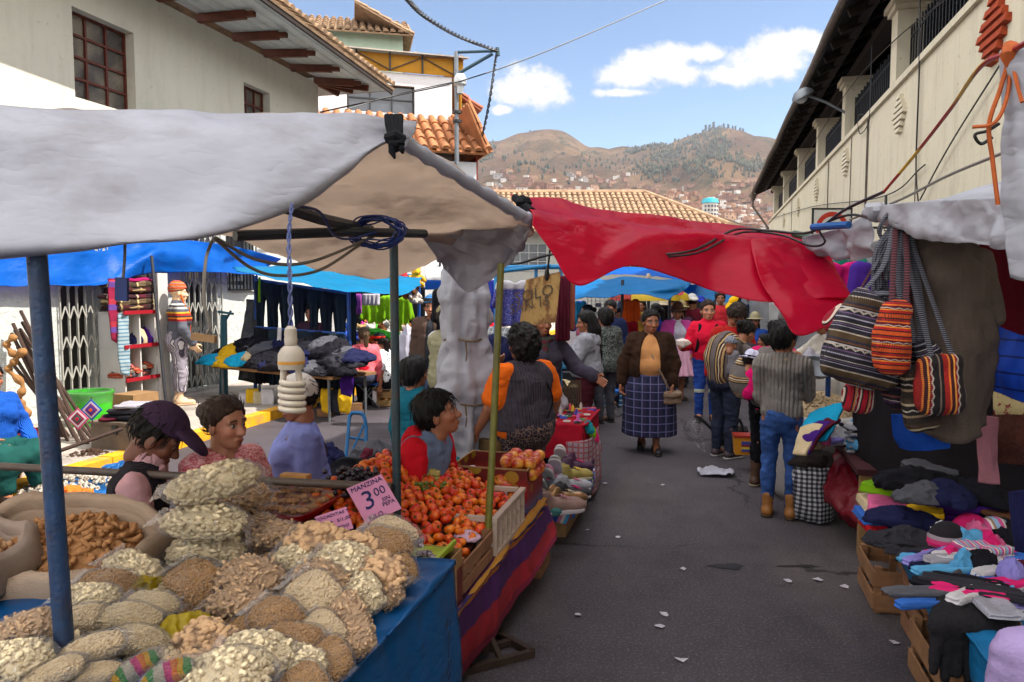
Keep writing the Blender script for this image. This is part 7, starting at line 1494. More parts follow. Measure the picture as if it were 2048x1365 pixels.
# woven bags
def weave(nm,cols,per,axis=2):
 st=stripes(axis,per,cols,.010)
 def pf(g,v):
  X=g.xyz(v);a,z=(X[0],X[2])if axis==2 else (X[2],X[0]);k=g.m('PINGPONG',g.m('MULTIPLY',a,55.0),1.0)
  zz=g.m('LESS_THAN',g.m('ABSOLUTE',g.m('SUBTRACT',g.m('FRACT',g.m('ADD',g.m('DIVIDE',z,per),100.0)),g.m('ADD',.45,g.m('MULTIPLY',k,.07)))),.03)
  c=g.mix(zz,st(g,v),(.35,.30,.26));tk=g.m('LESS_THAN',g.m('FRACT',g.m('MULTIPLY',a,130.0)),.3);bd=g.m('GREATER_THAN',g.m('FRACT',g.m('ADD',g.m('DIVIDE',z,per*1.7),100.3)),.72)
  return g.mix(g.m('MULTIPLY',g.m('MULTIPLY',tk,bd),.7),c,(.02,.015,.015))
 return mat(nm,'553322',.95,.3,12,.006,120,pat=pf)
WV1=weave('dark_striped_weave',[(1,'1c1a22'),(.5,'8f8a98'),(1,'17161c'),(.5,'5f4a6a'),(1,'2a2733'),(.6,'a39a94'),(3,'1c1a22'),(1,'8f8a98'),(2,'2a2733'),(1,'5f4a6a'),(3,'17161c'),(1,'a39a94'),(1,'1c1a22'),(1,'5c3a20'),(2,'2a2530'),(4,'463623'),(1,'9c8f80'),(2,'1e1b24')],.16)
WV2=weave('orange_striped_weave',[(3,'b8481a'),(1,'3a1218'),(2,'a3201c'),(1,'d07a28'),(3,'5c1220'),(1,'c8641e'),(2,'8c1a1c'),(1,'2a1418')],.07)
WV3=weave('red_vertical_weave',[(3,'8c1c18'),(1,'c86a28'),(2,'3a1418'),(1,'d08a3a'),(2,'7a1418'),(4,'1a1416'),(1,'6a5a50'),(2,'1a1416')],.10,0)
WV4=weave('tan_dark_weave',[(3,'2a211c'),(1,'8a745a'),(4,'1c1816'),(1,'9a8a70'),(2,'3a2c22')],.11)
WV5=weave('purple_dark_weave',[(3,'1c1420'),(1,'4a2a50'),(2,'241a26'),(1,'6a3a30')],.06)
WV6=weave('crimson_weave',[(3,'9c1426'),(1,'1c1420'),(1,'b86a30'),(2,'7a1020'),(1,'c0b0a0'),(1,'2a1420')],.06,0)
STR=mat('black_white_strap','55555f',.9,.1,pat=stripes(2,.008,[(1.4,'17171c'),(1,'62626c')]));STR2=mat('maroon_strap','47202a',.9,.1,pat=stripes(2,.012,[(2,'2a1218'),(1,'5c2c34')]))
knot=W(1790,455,3.5)
def wbag(label,x,y,w,h,Y,tilt,mtl,st,seed,th=.05,drawn=True,top=None):
 """bag w by h px centred at (x, y); tilt leans it sideways"""
 c=W(x,y,Y);ww,hh=w*.9*Y/F,h*.93*Y/F;r=thing('woven_bag',label,'bag',tuple(c-Vector((0,0,hh/2))),0,'woven bags hanging from the right awning')
 f=Fd((-ww*.75,-th*2.2,-hh*.7),(ww*.75,th*2.2,hh*.7),.008)
 f.u(f.box((0,0,-hh*.05),(ww/2,th,hh*.45),th*.8));f.u(f.ell((0,0,-hh*.2),(ww*.52,th*1.5,hh*.33)),.05)
 if drawn:f.cut(np.abs(f.X)-(ww*.5-(np.maximum(f.Z+hh*.05,0))*.5*ww/hh),.02)
 f.nz(.02,9,seed,3,(1,1,.5));o=obj_from(f.mesh(),'bag_body',mtl,r);o.rotation_euler=(0,math.radians(tilt),math.radians(seed*9%24-12));o.location=(0,0,hh/2)
 R=Ry(tilt);tp=c+R@Vector((0,0,hh*.40));b=MB()
 for s in (-1,1):b.tube(rope([tp+R@Vector((s*ww*.25,-th*.3,0)),lerp(tp,knot,.45)+Vector((s*.03,-.035,0)),knot+Vector((s*.02+.004*seed,-.03,-.01*seed%.05))],16),.0115,6,flat=.35)
 if drawn:
  b.ell(tuple(tp),(ww*.2,th*.9,.02),None,10,6,.4,seed)
 b.build('strap',st,r);return r
wbag('large drawstring bag of dark grey striped weave, leftmost of the big ones',1738,668,165,215,3.25,14,WV1,STR,1,.06)
wbag('narrow orange and red striped bag hanging in the middle',1788,668,62,165,3.1,4,WV2,STR2,2,.035,False)
wbag('square red and orange striped bag with black bands on the right',1882,762,92,130,3.05,-3,WV3,STR,3,.04,False)
wbag('dark tan bag with a pale flap lowest of the hanging bags',1838,790,70,150,3.15,-10,WV4,STR,4,.04,False)
wbag('dark purple patterned bag between the orange and the tan bags',1802,760,70,120,3.3,3,WV5,STR2,5,.04)
wbag('small crimson striped bag hanging low on the left',1722,782,58,90,3.35,6,WV6,STR2,6,.03)
wbag('crimson striped bag peeping out at the far left of the cluster',1690,645,62,70,3.45,40,WV6,STR2,7,.03,False)
wbag('small black and white patterned pouch over the square red bag',1850,705,60,75,3.2,-25,WV1,STR,8,.035)
b=MB()
for k in range(26):
 a=random.Random(k);x0=1775+a.uniform(-25,35);q=[knot+Vector((a.uniform(-.05,.05),a.uniform(-.05,.02),a.uniform(-.02,.03))),W(x0+a.uniform(-10,10),500,3.42),W(x0+a.uniform(-22,22),560+a.uniform(-20,60),3.38)]
 b.tube(rope(q,10),.010,5,flat=.35)
for k in range(8):a=k*.8;b.tube(rope([knot,knot+Vector((.07*math.cos(a),-.05,.04+.04*math.sin(a))),knot+Vector((.10*math.cos(a+.5),-.04,-.05+.03*math.sin(a))),knot+Vector((.02,-.02,-.05))],14),.010,5,flat=.35)
tag(b.build('strap_bundle',STR),'bundle of black and white woven straps knotted under the awning','straps')
# hanging clothes
def drape(name,label,rows,m_,amp,sc,seed,cat='clothing',th=.012,cr=0,m=40,n=40,st=(1,1,.35)):return put_sheet(name,label,cat,rows,m,n,m_,th,amp,sc,seed,cr,st=st)
BRN=mat('taupe_wool','4b3f38',.95,.12,6,.005,120,pat=lambda g,v:g.mix(g.noise(g.map(v,(1,1,.1)),60,2),H('443832'),H('544840')))
o=thing('hanging_poncho','big taupe wool pullover hanging behind the woven bags','clothing',tuple(W(1910,880,3.35)))
sheetpart('body_cloth',[[(1822,478,3.5),(1880,488,3.4),(1935,492,3.35),(1975,500,3.3)],[(1812,560,3.45),(1880,560,3.3),(1940,560,3.25),(1990,580,3.3)],[(1818,720,3.4),(1880,720,3.25),(1940,715,3.22),(1985,715,3.32)],[(1838,860,3.38),(1888,885,3.25),(1935,885,3.2),(1968,850,3.34)]],50,50,BRN,.028,7,51,.012,o,.014)
f=Fd((-.12,-.1,-.3),(.12,.1,.1),.01);f.u(f.cap((-.04,0,.05),(.05,.01,-.2),.06,.045));f.nz(.01,14,2,2);s_=obj_from(f.mesh(),'sleeve',BRN,o);s_.location=Vector(W(1972,545,3.3))-Vector(o.location)
drape('hanging_cloth','deep red cloth hanging at the right under the white awning',[[(1955,490,3.7),(2020,495,3.5),(2120,500,3.2)],[(1965,590,3.7),(2030,600,3.5),(2120,600,3.2)],[(1988,690,3.7),(2040,695,3.5),(2120,680,3.2)]],cloth('deep_red','5c0a1a'),.02,6,52)
drape('padded_jacket','royal blue quilted jacket hanging at the right edge',[[(1990,650,3.45),(2040,670,3.3),(2120,690,3.1)],[(1978,720,3.4),(2030,745,3.25),(2120,770,3.05)],[(1990,770,3.42),(2020,792,3.3),(2120,830,3.05)]],mat('blue_quilt','0c2f8c',.6,.15,5,pat=lambda g,v:g.mix(g.m('LESS_THAN',g.m('FRACT',g.m('MULTIPLY',g.xyz(v)[2],14.)),.12),H('103a9c'),H('061a55'))),.03,7,53,th=.03)
drape('hanging_cloth','blue cloth hanging below the woven bags',[[(1785,828,3.5),(1840,830,3.4),(1900,840,3.35)],[(1790,870,3.5),(1840,880,3.4),(1900,880,3.35)],[(1800,895,3.5),(1845,902,3.4),(1900,895,3.35)]],cloth('royal_blue_cloth','123a86'),.02,8,54)
drape('hanging_scarf','dusty pink scarf hanging in front of the brown blanket',[[(1955,830,3.5),(1975,832,3.45),(1992,836,3.4)],[(1955,900,3.45),(1980,900,3.4),(1998,900,3.4)],[(1960,965,3.4),(1985,970,3.4),(2002,970,3.4)]],cloth('dusty_pink','8a5a62'),.02,9,55)
drape('fluffy_blanket','rust brown fluffy blanket folded over a rail at the right',[[(1985,832,3.6),(2040,830,3.4),(2120,830,3.2)],[(1990,880,3.5),(2040,880,3.35),(2120,880,3.1)],[(1995,925,3.55),(2040,930,3.4),(2120,930,3.1)]],mat('rust_fleece','4a2216',.98,.3,30,.02,60),.02,9,56,th=.03)
drape('hanging_garment','navy garment hanging at the extreme right edge',[[(2030,985,2.3),(2060,980,2.2),(2120,980,2.1)],[(2034,1040,2.3),(2060,1040,2.2),(2120,1040,2.1)],[(2040,1100,2.3),(2070,1105,2.2),(2120,1105,2.1)]],cloth('deep_navy','14163c'),.02,8,57)
drape('patterned_cloth','cream and red floral cloth below the blue quilted jacket',[[(1985,775,3.9),(2030,780,3.8),(2120,790,3.6)],[(1988,815,3.85),(2030,820,3.75),(2120,820,3.5)],[(1990,835,3.85),(2030,838,3.75),(2120,840,3.5)]],mat('floral_cloth','b0a07a',.9,.1,pat=speckle(16,'a8986c','6e1420',.5,.56)),.015,8,58)
drape('dark_backdrop','dark rugs hung along the wall behind the right stall',[[(1700,640,5.5),(1850,600,4.4),(2150,600,3.7)],[(1700,800,5.5),(1850,800,4.4),(2150,800,3.7)],[(1700,960,5.4),(1850,980,4.3),(2150,1040,3.6)]],cloth('dark_rug','191519'),.03,4,59)
hanging('hanging_sweater','bright pink turtleneck hung up behind the red tarpaulin','clothing','shirt',W(1682,520,6.0),.40,.55,10,cloth('bright_pink_knit','b01462'),.06,3)
hanging('hanging_sweater','purple sweater hung beside the pink turtleneck','clothing','shirt',W(1748,520,5.4),.42,.6,20,cloth('deep_purple_knit','3c1f78'),.06,4)
hanging('hanging_sweater','teal sweater half hidden behind the pink turtleneck','clothing','shirt',W(1706,515,6.3),.40,.6,10,cloth('teal_green_knit','0f5f50'),.06,5)
# ---- tables of clothes along the lane
RT=.52
r=thing('clothes_table','low table under a blue cloth piled with folded clothes and socks','table',S(1.7,3.2,0));b=MB();blk(b,1.0,2.7,1.7,4.28,RT-.05,RT-.008);b.build('table_top',M_crate,r,smooth=False)
for D_,t_ in ((2.6,1.8),(2.6,4.2),(1.3,1.8),(1.3,4.2)):b=MB();blk(b,D_-.03,D_+.03,t_-.03,t_+.03,0,RT-.052);b.build('leg',M_crate,r,smooth=False)
P=patch(srows([[(2.7,1.7,RT),(2.7,3,RT),(2.7,4.3,RT)],[(1.5,1.7,RT),(1.5,3,RT),(1.5,4.3,RT)],[(1.0,1.7,RT),(1.0,3,RT),(1.0,4.3,RT)],[(.965,1.7,RT-.03),(.965,3,RT-.03),(.965,4.31,RT-.03)],[(.96,1.7,RT-.13),(.955,3,RT-.17),(.96,4.31,RT-.08)]]),40,60)
b=MB();b.sheet(wrinkle(P,.012,6,3,(1,1,1),.01),.004);b.build('blue_cloth',tarpm('sky_blue_cloth','125d8c',.1,.5),r,smooth=True)
r=thing('clothes_table','board table further along carrying socks and packets of tights','table',S(1.8,6.1,0));b=MB();blk(b,.98,2.7,5.3,7.0,.56,.60);b.build('table_top',mat('dark_table','3a1418',.7),r,smooth=False)
for D_,t_ in ((1.05,5.38),(2.6,5.4),(1.05,6.9),(2.6,6.9)):b=MB();blk(b,D_-.04,D_+.04,t_-.04,t_+.04,0,.558);b.build('leg',M_crate,r,smooth=False)
put_sheet('red_plastic_sheet','sheer dark red plastic sheet draped off the sock table corner','plastic sheet',[[(1672,897,5.75),(1725,925,5.35),(1792,932,5.05)],[(1655,955,5.55),(1715,985,5.15),(1790,985,4.9)],[(1645,984,5.5),(1700,1035,5.05),(1782,1055,4.8)],[(1682,1040,5.3),(1732,1064,5.0),(1776,1068,4.82)]],40,40,plastic('sheer_red_plastic','7a1424',.25,.3),.003,.02,7,61,.02)
crate('wooden_crate','upright slatted crate under the corner of the blue cloth',S(1.18,4.05,0),.30,.42,.46,-14.6,0,4,'crates under the right stall')
crate('wooden_crate','low slatted crate standing out into the lane',S(1.02,4.62,0),.20,.42,.26,-14.6,0,2,'crates under the right stall')
crate('wooden_crate','crate with a plank seat on top in the middle of the row',S(1.12,3.52,0),.34,.5,.28,-14.6,0,2,'crates under the right stall')
b=MB();blk(b,1.0,1.26,3.3,3.72,.284,.30);tag(b.build('plank',mat('reddish_plank','5c3526',.8,.3,8),smooth=False),'reddish plank lying on the middle crate','plank')
crate('wooden_crate','tall slatted crate standing behind the plank',S(1.34,3.5,0),.16,.52,.47,-14.6,0,4,'crates under the right stall')
crate('wooden_crate','nearest slatted crate at the bottom edge of the photo',S(1.16,2.95,0),.36,.46,.24,-14.6,0,2,'crates under the right stall')
crate('wooden_crate','slatted crate below the black gloves',S(1.36,2.6,0),.44,.5,.36,-20,0,3,'crates under the right stall')
crate('wooden_crate','dark slatted crate in the lower right corner',S(1.2,2.15,0),.4,.4,.26,-14.6,0,3,'crates under the right stall')
FM={k:cloth('garment_'+k,v)for k,v in dict(black='17161c',grey='4a4a50',char='2a292f',navy='181a3a',purple='3a1766',lime='6a9a14',pink='c25a84',hot='c01f62',white='b5b0b4',red='a80f1c',blue='2f5ca8',sky='4f8fb8',lilac='7c74b4',cream='b8a684',yellow='c49a1c',teal='1d7a86',maroon='4a1424',brown='5a3a28',silver='8d8a92',turq='1589b0').items()}
FM['stripe']=mat('striped_knit','885',.9,.1,pat=stripes(0,.06,[(2,'b8487c'),(1,'c8c0c0'),(1,'8a6a50'),(2,'7c9ab8')]))if False else mat('striped_knit','b8487c',.9,.1,pat=stripes(0,.06,[(2,'b8487c'),(1,'c8c0c0'),(1,'8a6a50'),(2,'7c9ab8')]))
def gz(x,y,z):return GZ(x,y,z)
_k=0;rr_=random.Random(44);ADJ_={'black':'black','navy':'navy','silver':'silver grey','blue':'blue','lilac':'lilac','char':'charcoal','hot':'hot pink','white':'off white','grey':'grey','sky':'sky blue'}
def fold(m_,x,y,z,rz,s,label,P=None,cat='folded garment',group=None,tilt=0,roll=0):
 global _k;_k+=1;return place((P or P_FOLD)[_k%len(P or P_FOLD)],'folded_garment' if P is None else 'crumpled_garment',FM[m_]if isinstance(m_,str)else m_,gz(x,y,z),rz,s,label,cat,group,tilt,roll)
for q in [('black',1850,1045,RT+.01,-8,1.25,'black folded trousers lowest in the big dark pile'),('char',1868,1010,RT+.06,-4,1.2,'charcoal folded garment second in the big dark pile'),('black',1880,985,RT+.12,-10,1.2,'black folded garment halfway up the big dark pile'),('grey',1885,960,RT+.18,-6,1.15,'grey folded fleece near the top of the dark pile'),('grey',1880,945,RT+.23,-12,(1.0,.9,1),'grey folded fleece topmost of the dark pile'),('char',1945,975,RT+.1,30,1.0,'charcoal rolled sweater at the right end of the dark pile'),('lime',1775,985,RT+.10,40,(.75,.9,1.1),'lime green crochet shawl at the lane corner'),('pink',1775,1020,RT+.06,65,(.8,.8,1.0),'pink crochet shawl under the lime one'),('cream',1755,1015,RT+.03,75,(.8,.75,1.0),'cream crochet shawl under the pink one'),('blue',1748,1040,RT,78,(.8,.7,.8),'blue grey crochet shawl low at the lane corner'),('red',1752,1062,RT-.03,80,(.7,.5,.8),'red lace edge hanging lowest at the lane corner'),('purple',1930,1045,RT+.03,-3,(1.2,1,1.1),'purple fleece blanket folded in the middle of the table'),('purple',1935,1020,RT+.09,-8,(1.15,.9,1),'purple fleece blanket on top of the other'),('yellow',1850,1030,RT+.1,-30,(.5,.5,.7),'yellow printed corner of the purple blanket'),('navy',1850,1070,RT+.02,20,(.9,.9,.9),'navy socks folded in front of the purple blanket'),('char',1815,1100,RT,60,(.8,.8,.9),'dark grey socks laid along the lane edge'),('char',1850,1120,RT,50,(.8,.8,.9),'dark grey leggings laid next to the dark socks'),('black',1830,1065,RT,70,(.8,.7,1),'black socks under the dark pile'),('hot',1905,1130,RT+.02,20,(.7,.7,1),'hot pink folded top in the sock heap'),('lilac',1950,1130,RT+.02,-10,(.9,.7,.8),'lilac folded socks in the sock heap'),('sky',1900,1150,RT,10,(.8,.6,.7),'sky blue socks under the pink top'),('blue',1990,1120,RT+.03,-20,(.8,.7,.8),'blue socks right of the lilac ones'),('black',1955,1165,RT,-5,(1.1,.6,.8),'long black socks across the heap'),('silver',1920,1190,RT,5,(1.1,.6,.7),'pale grey tights across the heap'),('silver',1990,1180,RT,-10,(1.0,.7,.7),'pale grey tights at the right of the heap'),('hot',2010,1100,RT+.04,20,(.7,.7,.8),'pink folded top at the right edge'),('stripe',1960,1105,RT+.06,10,(.6,.6,.8),'striped socks on the lilac pile'),('yellow',2020,1010,RT+.1,20,(.5,.5,.6),'yellow bordered bib at the right'),('brown',2010,1035,RT+.1,0,(.6,.5,.6),'orange brown folded bib at the right'),('maroon',2030,1150,RT+.04,0,(.8,.7,.8),'maroon glove pile at the right edge'),('white',1880,1165,RT+.03,30,(.5,.4,.6),'white packet of socks by the lane')]:fold(*q)
def pk(x,y,z,rz,s,label):return fold(mat('grey_packet','8f8d98',.25,.2,6,.01,40,spec=.5),x,y,z,rz,s,label,None,'packet','flat packets of tights')
pk(1950,1210,RT+.02,-4,(.8,.7,.5),'glossy plastic packet of grey tights in front');pk(1985,1215,RT+.06,80,(.7,.5,.4),'upright glossy packet with grey contents near the gloves');pk(1905,1210,RT,20,(.7,.6,.5),'glossy packet lying at the lane edge')
for i in range(9):
 p_=GZ(1722+(i%2)*34,905,.60)+Vector((0,0,i*.021));place(P_FOLD[i%3],'tights_packet',mat('pale_packet','93919c',.3,.2,6,.01,40,spec=.5),p_,-14+(i*37%16),(.62,.55,.42),['lowest packet of tights in the stack on the board table','topmost packet of tights in the stack on the board table'][i==8]if i in (0,8)else 'packet of tights inside the stack on the board table','packet','stack of packets of tights')
for i,(k,x,y,z,w_,l)in enumerate((('black',1830,975,.18,1.0,'black fleece crumpled on the left end of the dark pile'),('char',1935,950,.2,.9,'charcoal jumper crumpled on the right end of the dark pile'),('black',1960,1000,.14,1.0,'black jumper slumped behind the purple blanket'),('navy',1810,1050,.06,.8,'navy tights in a bundle under the dark pile'),('grey',1845,1000,.2,.8,'grey fleece crumpled at the front of the dark pile'),('black',2000,1075,.06,.8,'black hat bundle at the back of the sock heap'),('maroon',2005,950,.2,1.0,'maroon shawl crumpled at the right edge of the pile'),('char',1800,1090,.02,.8,'charcoal stockings bundled at the lane corner'),('cream',1985,1010,.12,.6,'cream bib crumpled beside the purple blanket'),('navy',1890,1000,.2,.9,'navy cardigan crumpled in the middle of the dark pile'))):fold(k,x,y,RT+z,i*50,(w_,w_*.7,w_*.7),l,P_CRUM)
for i in range(30):
 k=['black','navy','silver','blue','lilac','char','hot','white','grey','sky'][i%10];fold(k,rr_.uniform(1860,2045),rr_.uniform(1110,1215),RT+rr_.uniform(.02,.07),rr_.uniform(-40,40),(rr_.uniform(.7,1.1),rr_.uniform(.22,.35),rr_.uniform(.5,.7)),ADJ_[k]+' pair of long socks laid across the near heap',None,'socks','long socks on the near table')
# sock heaps and hats
rr=random.Random(9)
SK_=['pink','lilac','hot','grey','white','sky','purple','black','red','silver','turq','cream']
ADJ={'pink':'pale pink','lilac':'lilac','hot':'hot pink','grey':'grey','white':'off white','sky':'sky blue','purple':'purple','black':'black','red':'red','silver':'silver grey','turq':'turquoise','cream':'cream','char':'charcoal','navy':'navy','maroon':'maroon','blue':'blue','teal':'teal','yellow':'yellow','brown':'brown','lime':'lime'}
for i in range(64):
 k=SK_[rr.randrange(len(SK_))];x=rr.uniform(1640,1800);y=rr.uniform(838,900);
 fold(k,x,y,.60+rr.uniform(0,.05),rr.uniform(0,180),(rr.uniform(.35,.6),rr.uniform(.2,.4),rr.uniform(.5,.9)),ADJ[k]+' socks in the heap on the board table',P_CRUM if i%2 else None,'socks','socks heaped on the board table')
for i in range(22):
 k=['pink','hot','lilac','sky','stripe','black','white'][i%7];x=rr.uniform(1870,2040);y=rr.uniform(1085,1165)
 fold(k,x,y,RT+rr.uniform(.01,.05),rr.uniform(0,180),(rr.uniform(.3,.5),rr.uniform(.2,.35),rr.uniform(.5,.8)),(ADJ.get(k,'striped'))+' baby socks strewn over the near sock heap',P_CRUM if i%2 else None,'socks','baby socks on the near table')
def hatknit(label,x,y,z,m1,m2,s=1.0):
 p=gz(x,y,z);r=thing('knitted_hat',label,'hat',tuple(p),0,'knitted hats on the near table');f=Fd((-.12,-.12,-.01),(.12,.12,.16),.008);f.u(f.ell((0,0,.02),(.085*s,.08*s,.095*s)));f.cut(-f.Z);f.nz(.006,20,2,2);obj_from(f.mesh(),'crown',m1,r);f=Fd((-.12,-.12,-.01),(.12,.12,.06),.008);f.u(f.ell((0,0,.015),(.092*s,.087*s,.022)));f.cut(-f.Z);obj_from(f.mesh(),'cuff',m2,r)
hatknit('black knitted hat with a pink striped cuff',1892,1090,RT+.05,mat('black_pink_hat','1b171c',.95,.2,pat=stripes(2,.13,[(2,'b83a6a'),(1,'8a8088'),(4,'1b171c')])),FM['hot']);hatknit('hot pink ribbed hat with purple side',1938,1075,RT+.05,FM['hot'],FM['purple'],1.05);hatknit('small sky blue pompom hat between pink hats',1950,1090,RT+.06,FM['sky'],FM['hot'],.6);hatknit('striped blue and pink knitted hat at the back of the hats',1985,1080,RT+.05,FM['stripe'],FM['sky'])
# gloves
r=thing('black_gloves','bunch of black woollen gloves hanging over the table edge','gloves',tuple(gz(1930,1240,RT)))
f=Fd((-.26,-.2,-.32),(.26,.2,.12),.009);a=random.Random(3)
for k in range(9):
 x=-.17+k*.042;f.u(f.cap((x*.5+.05,.08,.03),(x*.8,-.06,.0),.035,.04),.02);f.u(f.cap((x*.8,-.06,.0),(x*1.05,-.11,-.12-a.random()*.1),.028,.017),.015)
f.nz(.004,60,3,2);obj_from(f.mesh(),'knitted_gloves',mat('black_wool','121014',.98,.3,30,.006,80),r)
# scarves and cloths at the back of the board table
put_sheet('turquoise_scarf','turquoise scarf draped over the far end of the board table','scarf',[[(1622,828,5.6),(1655,812,5.5),(1690,808,5.4)],[(1606,850,5.5),(1645,840,5.4),(1675,842,5.3)],[(1592,885,5.45),(1630,882,5.3),(1652,880,5.25)]],24,24,FM['turq'],.02,.02,8,71)
for i,(k,dx)in enumerate((('maroon',10),('purple',0),('cream',-8))):put_sheet('folded_scarf',ADJ[k]+' scarf arched beside the turquoise one','scarf',[[(1618+dx*2,846+i*5,5.4),(1640+dx*2,838+i*5,5.35),(1662+dx*2,840+i*5,5.3)],[(1602+dx,868+i*6,5.35),(1622+dx,862+i*6,5.3),(1640+dx,862+i*6,5.25)],[(1592+dx*.6,900+i*5,5.3),(1606+dx*.6,902+i*5,5.25),(1616+dx*.6,902+i*5,5.2)]],20,16,FM[k],.02,.012,8,73+i)
# checked bag, puffed corn, sweets
r=thing('checked_sack','black and white checked sack stuffed with dark clothes','sack',foot(1622,1038));p=Vector(r.location)
b=MB();b.lathe([(.13,.0),(.17,.02),(.175,.15),(.165,.28),(.17,.38),(.155,.44),(.145,.43)],(0,0,0),40,fn=lambda q,z:1+.05*math.sin(3*q+z*9)+.02*math.sin(11*q));V=np.vstack(b.v);V+=(fbm(V[:,0]*12,V[:,1]*12,V[:,2]*8,2,3)*.01)[:,None];bb=MB();bb.add(V,b.f);bb.build('woven_sack',mat('checked_plastic','777',.6,.1)if False else mat('checked_plastic','888888',.6,.08,5,pat=checks(.034,'b5b5b8','141418','5c5c66')),r,local=True,smooth=True)
o=place(P_CRUM[0],'dark_garment',FM['brown']if False else cloth('dark_taupe','2e2826'),(p.x,p.y,.43),20,(.85,.85,.8),'dark taupe jacket stuffed into the checked sack','clothing')
PC=mat('puffed_corn','b09a7c',.9,.25,40,.004,90)
def mound(name,label,c,R_,h,z0,seed,cm=PC,n=700,bagm_=None):
 r=thing(name,label,'sack',c);b=MB();b.lathe([(R_*.8,0),(R_*.98,.1),(R_,z0*.8),(R_*1.05,z0),(R_*.95,z0+.03),(R_*.85,z0-.02)],(0,0,0),28,fn=lambda q,z:1+.04*math.sin(4*q+seed));b.build('sack_cloth',bagm_ or mat('white_poly_sack','a9a5a4',.8,.15,4,.006,30),r,local=True,smooth=True)
 b=MB();rr=random.Random(seed);b.ell((0,0,z0-.03),(R_*.93,R_*.93,h),None,24,10,.04)
 for k in range(n):a=rr.uniform(0,6.28);q=R_*.93*math.sqrt(rr.random());z=z0-.03+h*math.sqrt(max(0,1-(q/(R_*.93))**2));b.ell((q*math.cos(a),q*math.sin(a),z),(.016,.010,.010),rot_r(rr),6,4)
 o=b.build('puffed_corn',cm,r,local=True,smooth=True);o['kind']='stuff'
mound('corn_sack','sack heaped with pale puffed corn beside the blue post',at(1640,6.3),.36,.22,.72,3);mound('corn_sack','second sack of puffed corn behind the jeans wearer',at(1600,8.0),.38,.24,.85,4);mound('corn_sack','third sack of puffed corn near the white sweater seller',at(1660,8.1),.34,.2,.9,5)
place(P_CRUM[3],'white_plastic_bag',plastic('white_film','b9b7c4',.3,.35),W(1622,735,6.6)-Vector((0,0,.1)),0,(.6,.6,1.6),'white plastic bag standing on the puffed corn','plastic bag')
r=thing('metal_bowl','shiny metal scoop bowl on the puffed corn','bowl',tuple(W(1632,745,6.1)));b=MB();b.lathe([(.02,-.05),(.08,-.035),(.12,.0),(.13,.03),(.125,.03),(.11,.0),(.02,-.04)],W(1632,738,6.1),24,Rx(35));b.build('bowl',M_steel,r)
# cart with a yellow tub by the shawl women
r=thing('yellow_tub','yellow food tub with a printed label hanging beside the pushcart','tub',foot(1490,905));p=W(1490,890,7.3);b=MB();b.box(tuple(p),(.2,.16,.17),Rz(-10),1.12);b.build('tub',mat('orange_yellow_plastic','b87a1c',.4,.15),r,smooth=False);b=MB();b.box(tuple(p+Vector((0,-.088,.0))),(.12,.012,.10),Rz(-10));b.build('label',mat('blue_label','3c3f86',.4,.2,pat=stripes(2,.09,[(2,'3c3f86'),(1,'b8a03c'),(1,'7a2a2a')])),r,smooth=False);b=MB();b.box(tuple(p+Vector((0,0,.095))),(.235,.19,.022),Rz(-10));b.build('lid',mat('red_lid','8a2a1c',.4),r,smooth=False)
r=thing('pushcart','dark metal pushcart with a curved handle and canvas sides','cart',at(1466,8.55));b=MB();b.tube([W(1388,832,8.5),W(1400,836,8.5),W(1415,850,8.5),W(1432,868,8.5),W(1450,880,8.5)],.018,8);b.tube([W(1478,838,8.4),W(1484,850,8.4),W(1490,880,8.4)],.016,8);b.build('handle',M_darkpipe,r);b=MB();b.box(tuple(W(1466,872,8.55)),(.32,.3,.18),Rz(-15));b.build('cart_box',cloth('dark_canvas','2a2524'),r,smooth=False);b=MB()
for s in (-1,1):
 b=MB();c_=W(1466+s*25,902,8.5);c_.z=.08;b.lathe([(.075,-.02),(.08,0),(.075,.02)],tuple(c_),20,Ry(90));b.build('wheel',M_iron,r)
put_sheet('plastic_wisp','wisp of clear plastic blowing off the pushcart','plastic',[[(1365,845,7.9),(1390,838,7.8),(1405,850,7.8)],[(1368,870,7.9),(1390,870,7.8),(1408,880,7.8)],[(1380,885,7.9),(1395,895,7.8),(1410,905,7.8)]],16,16,M_film,.002,.03,12,4)
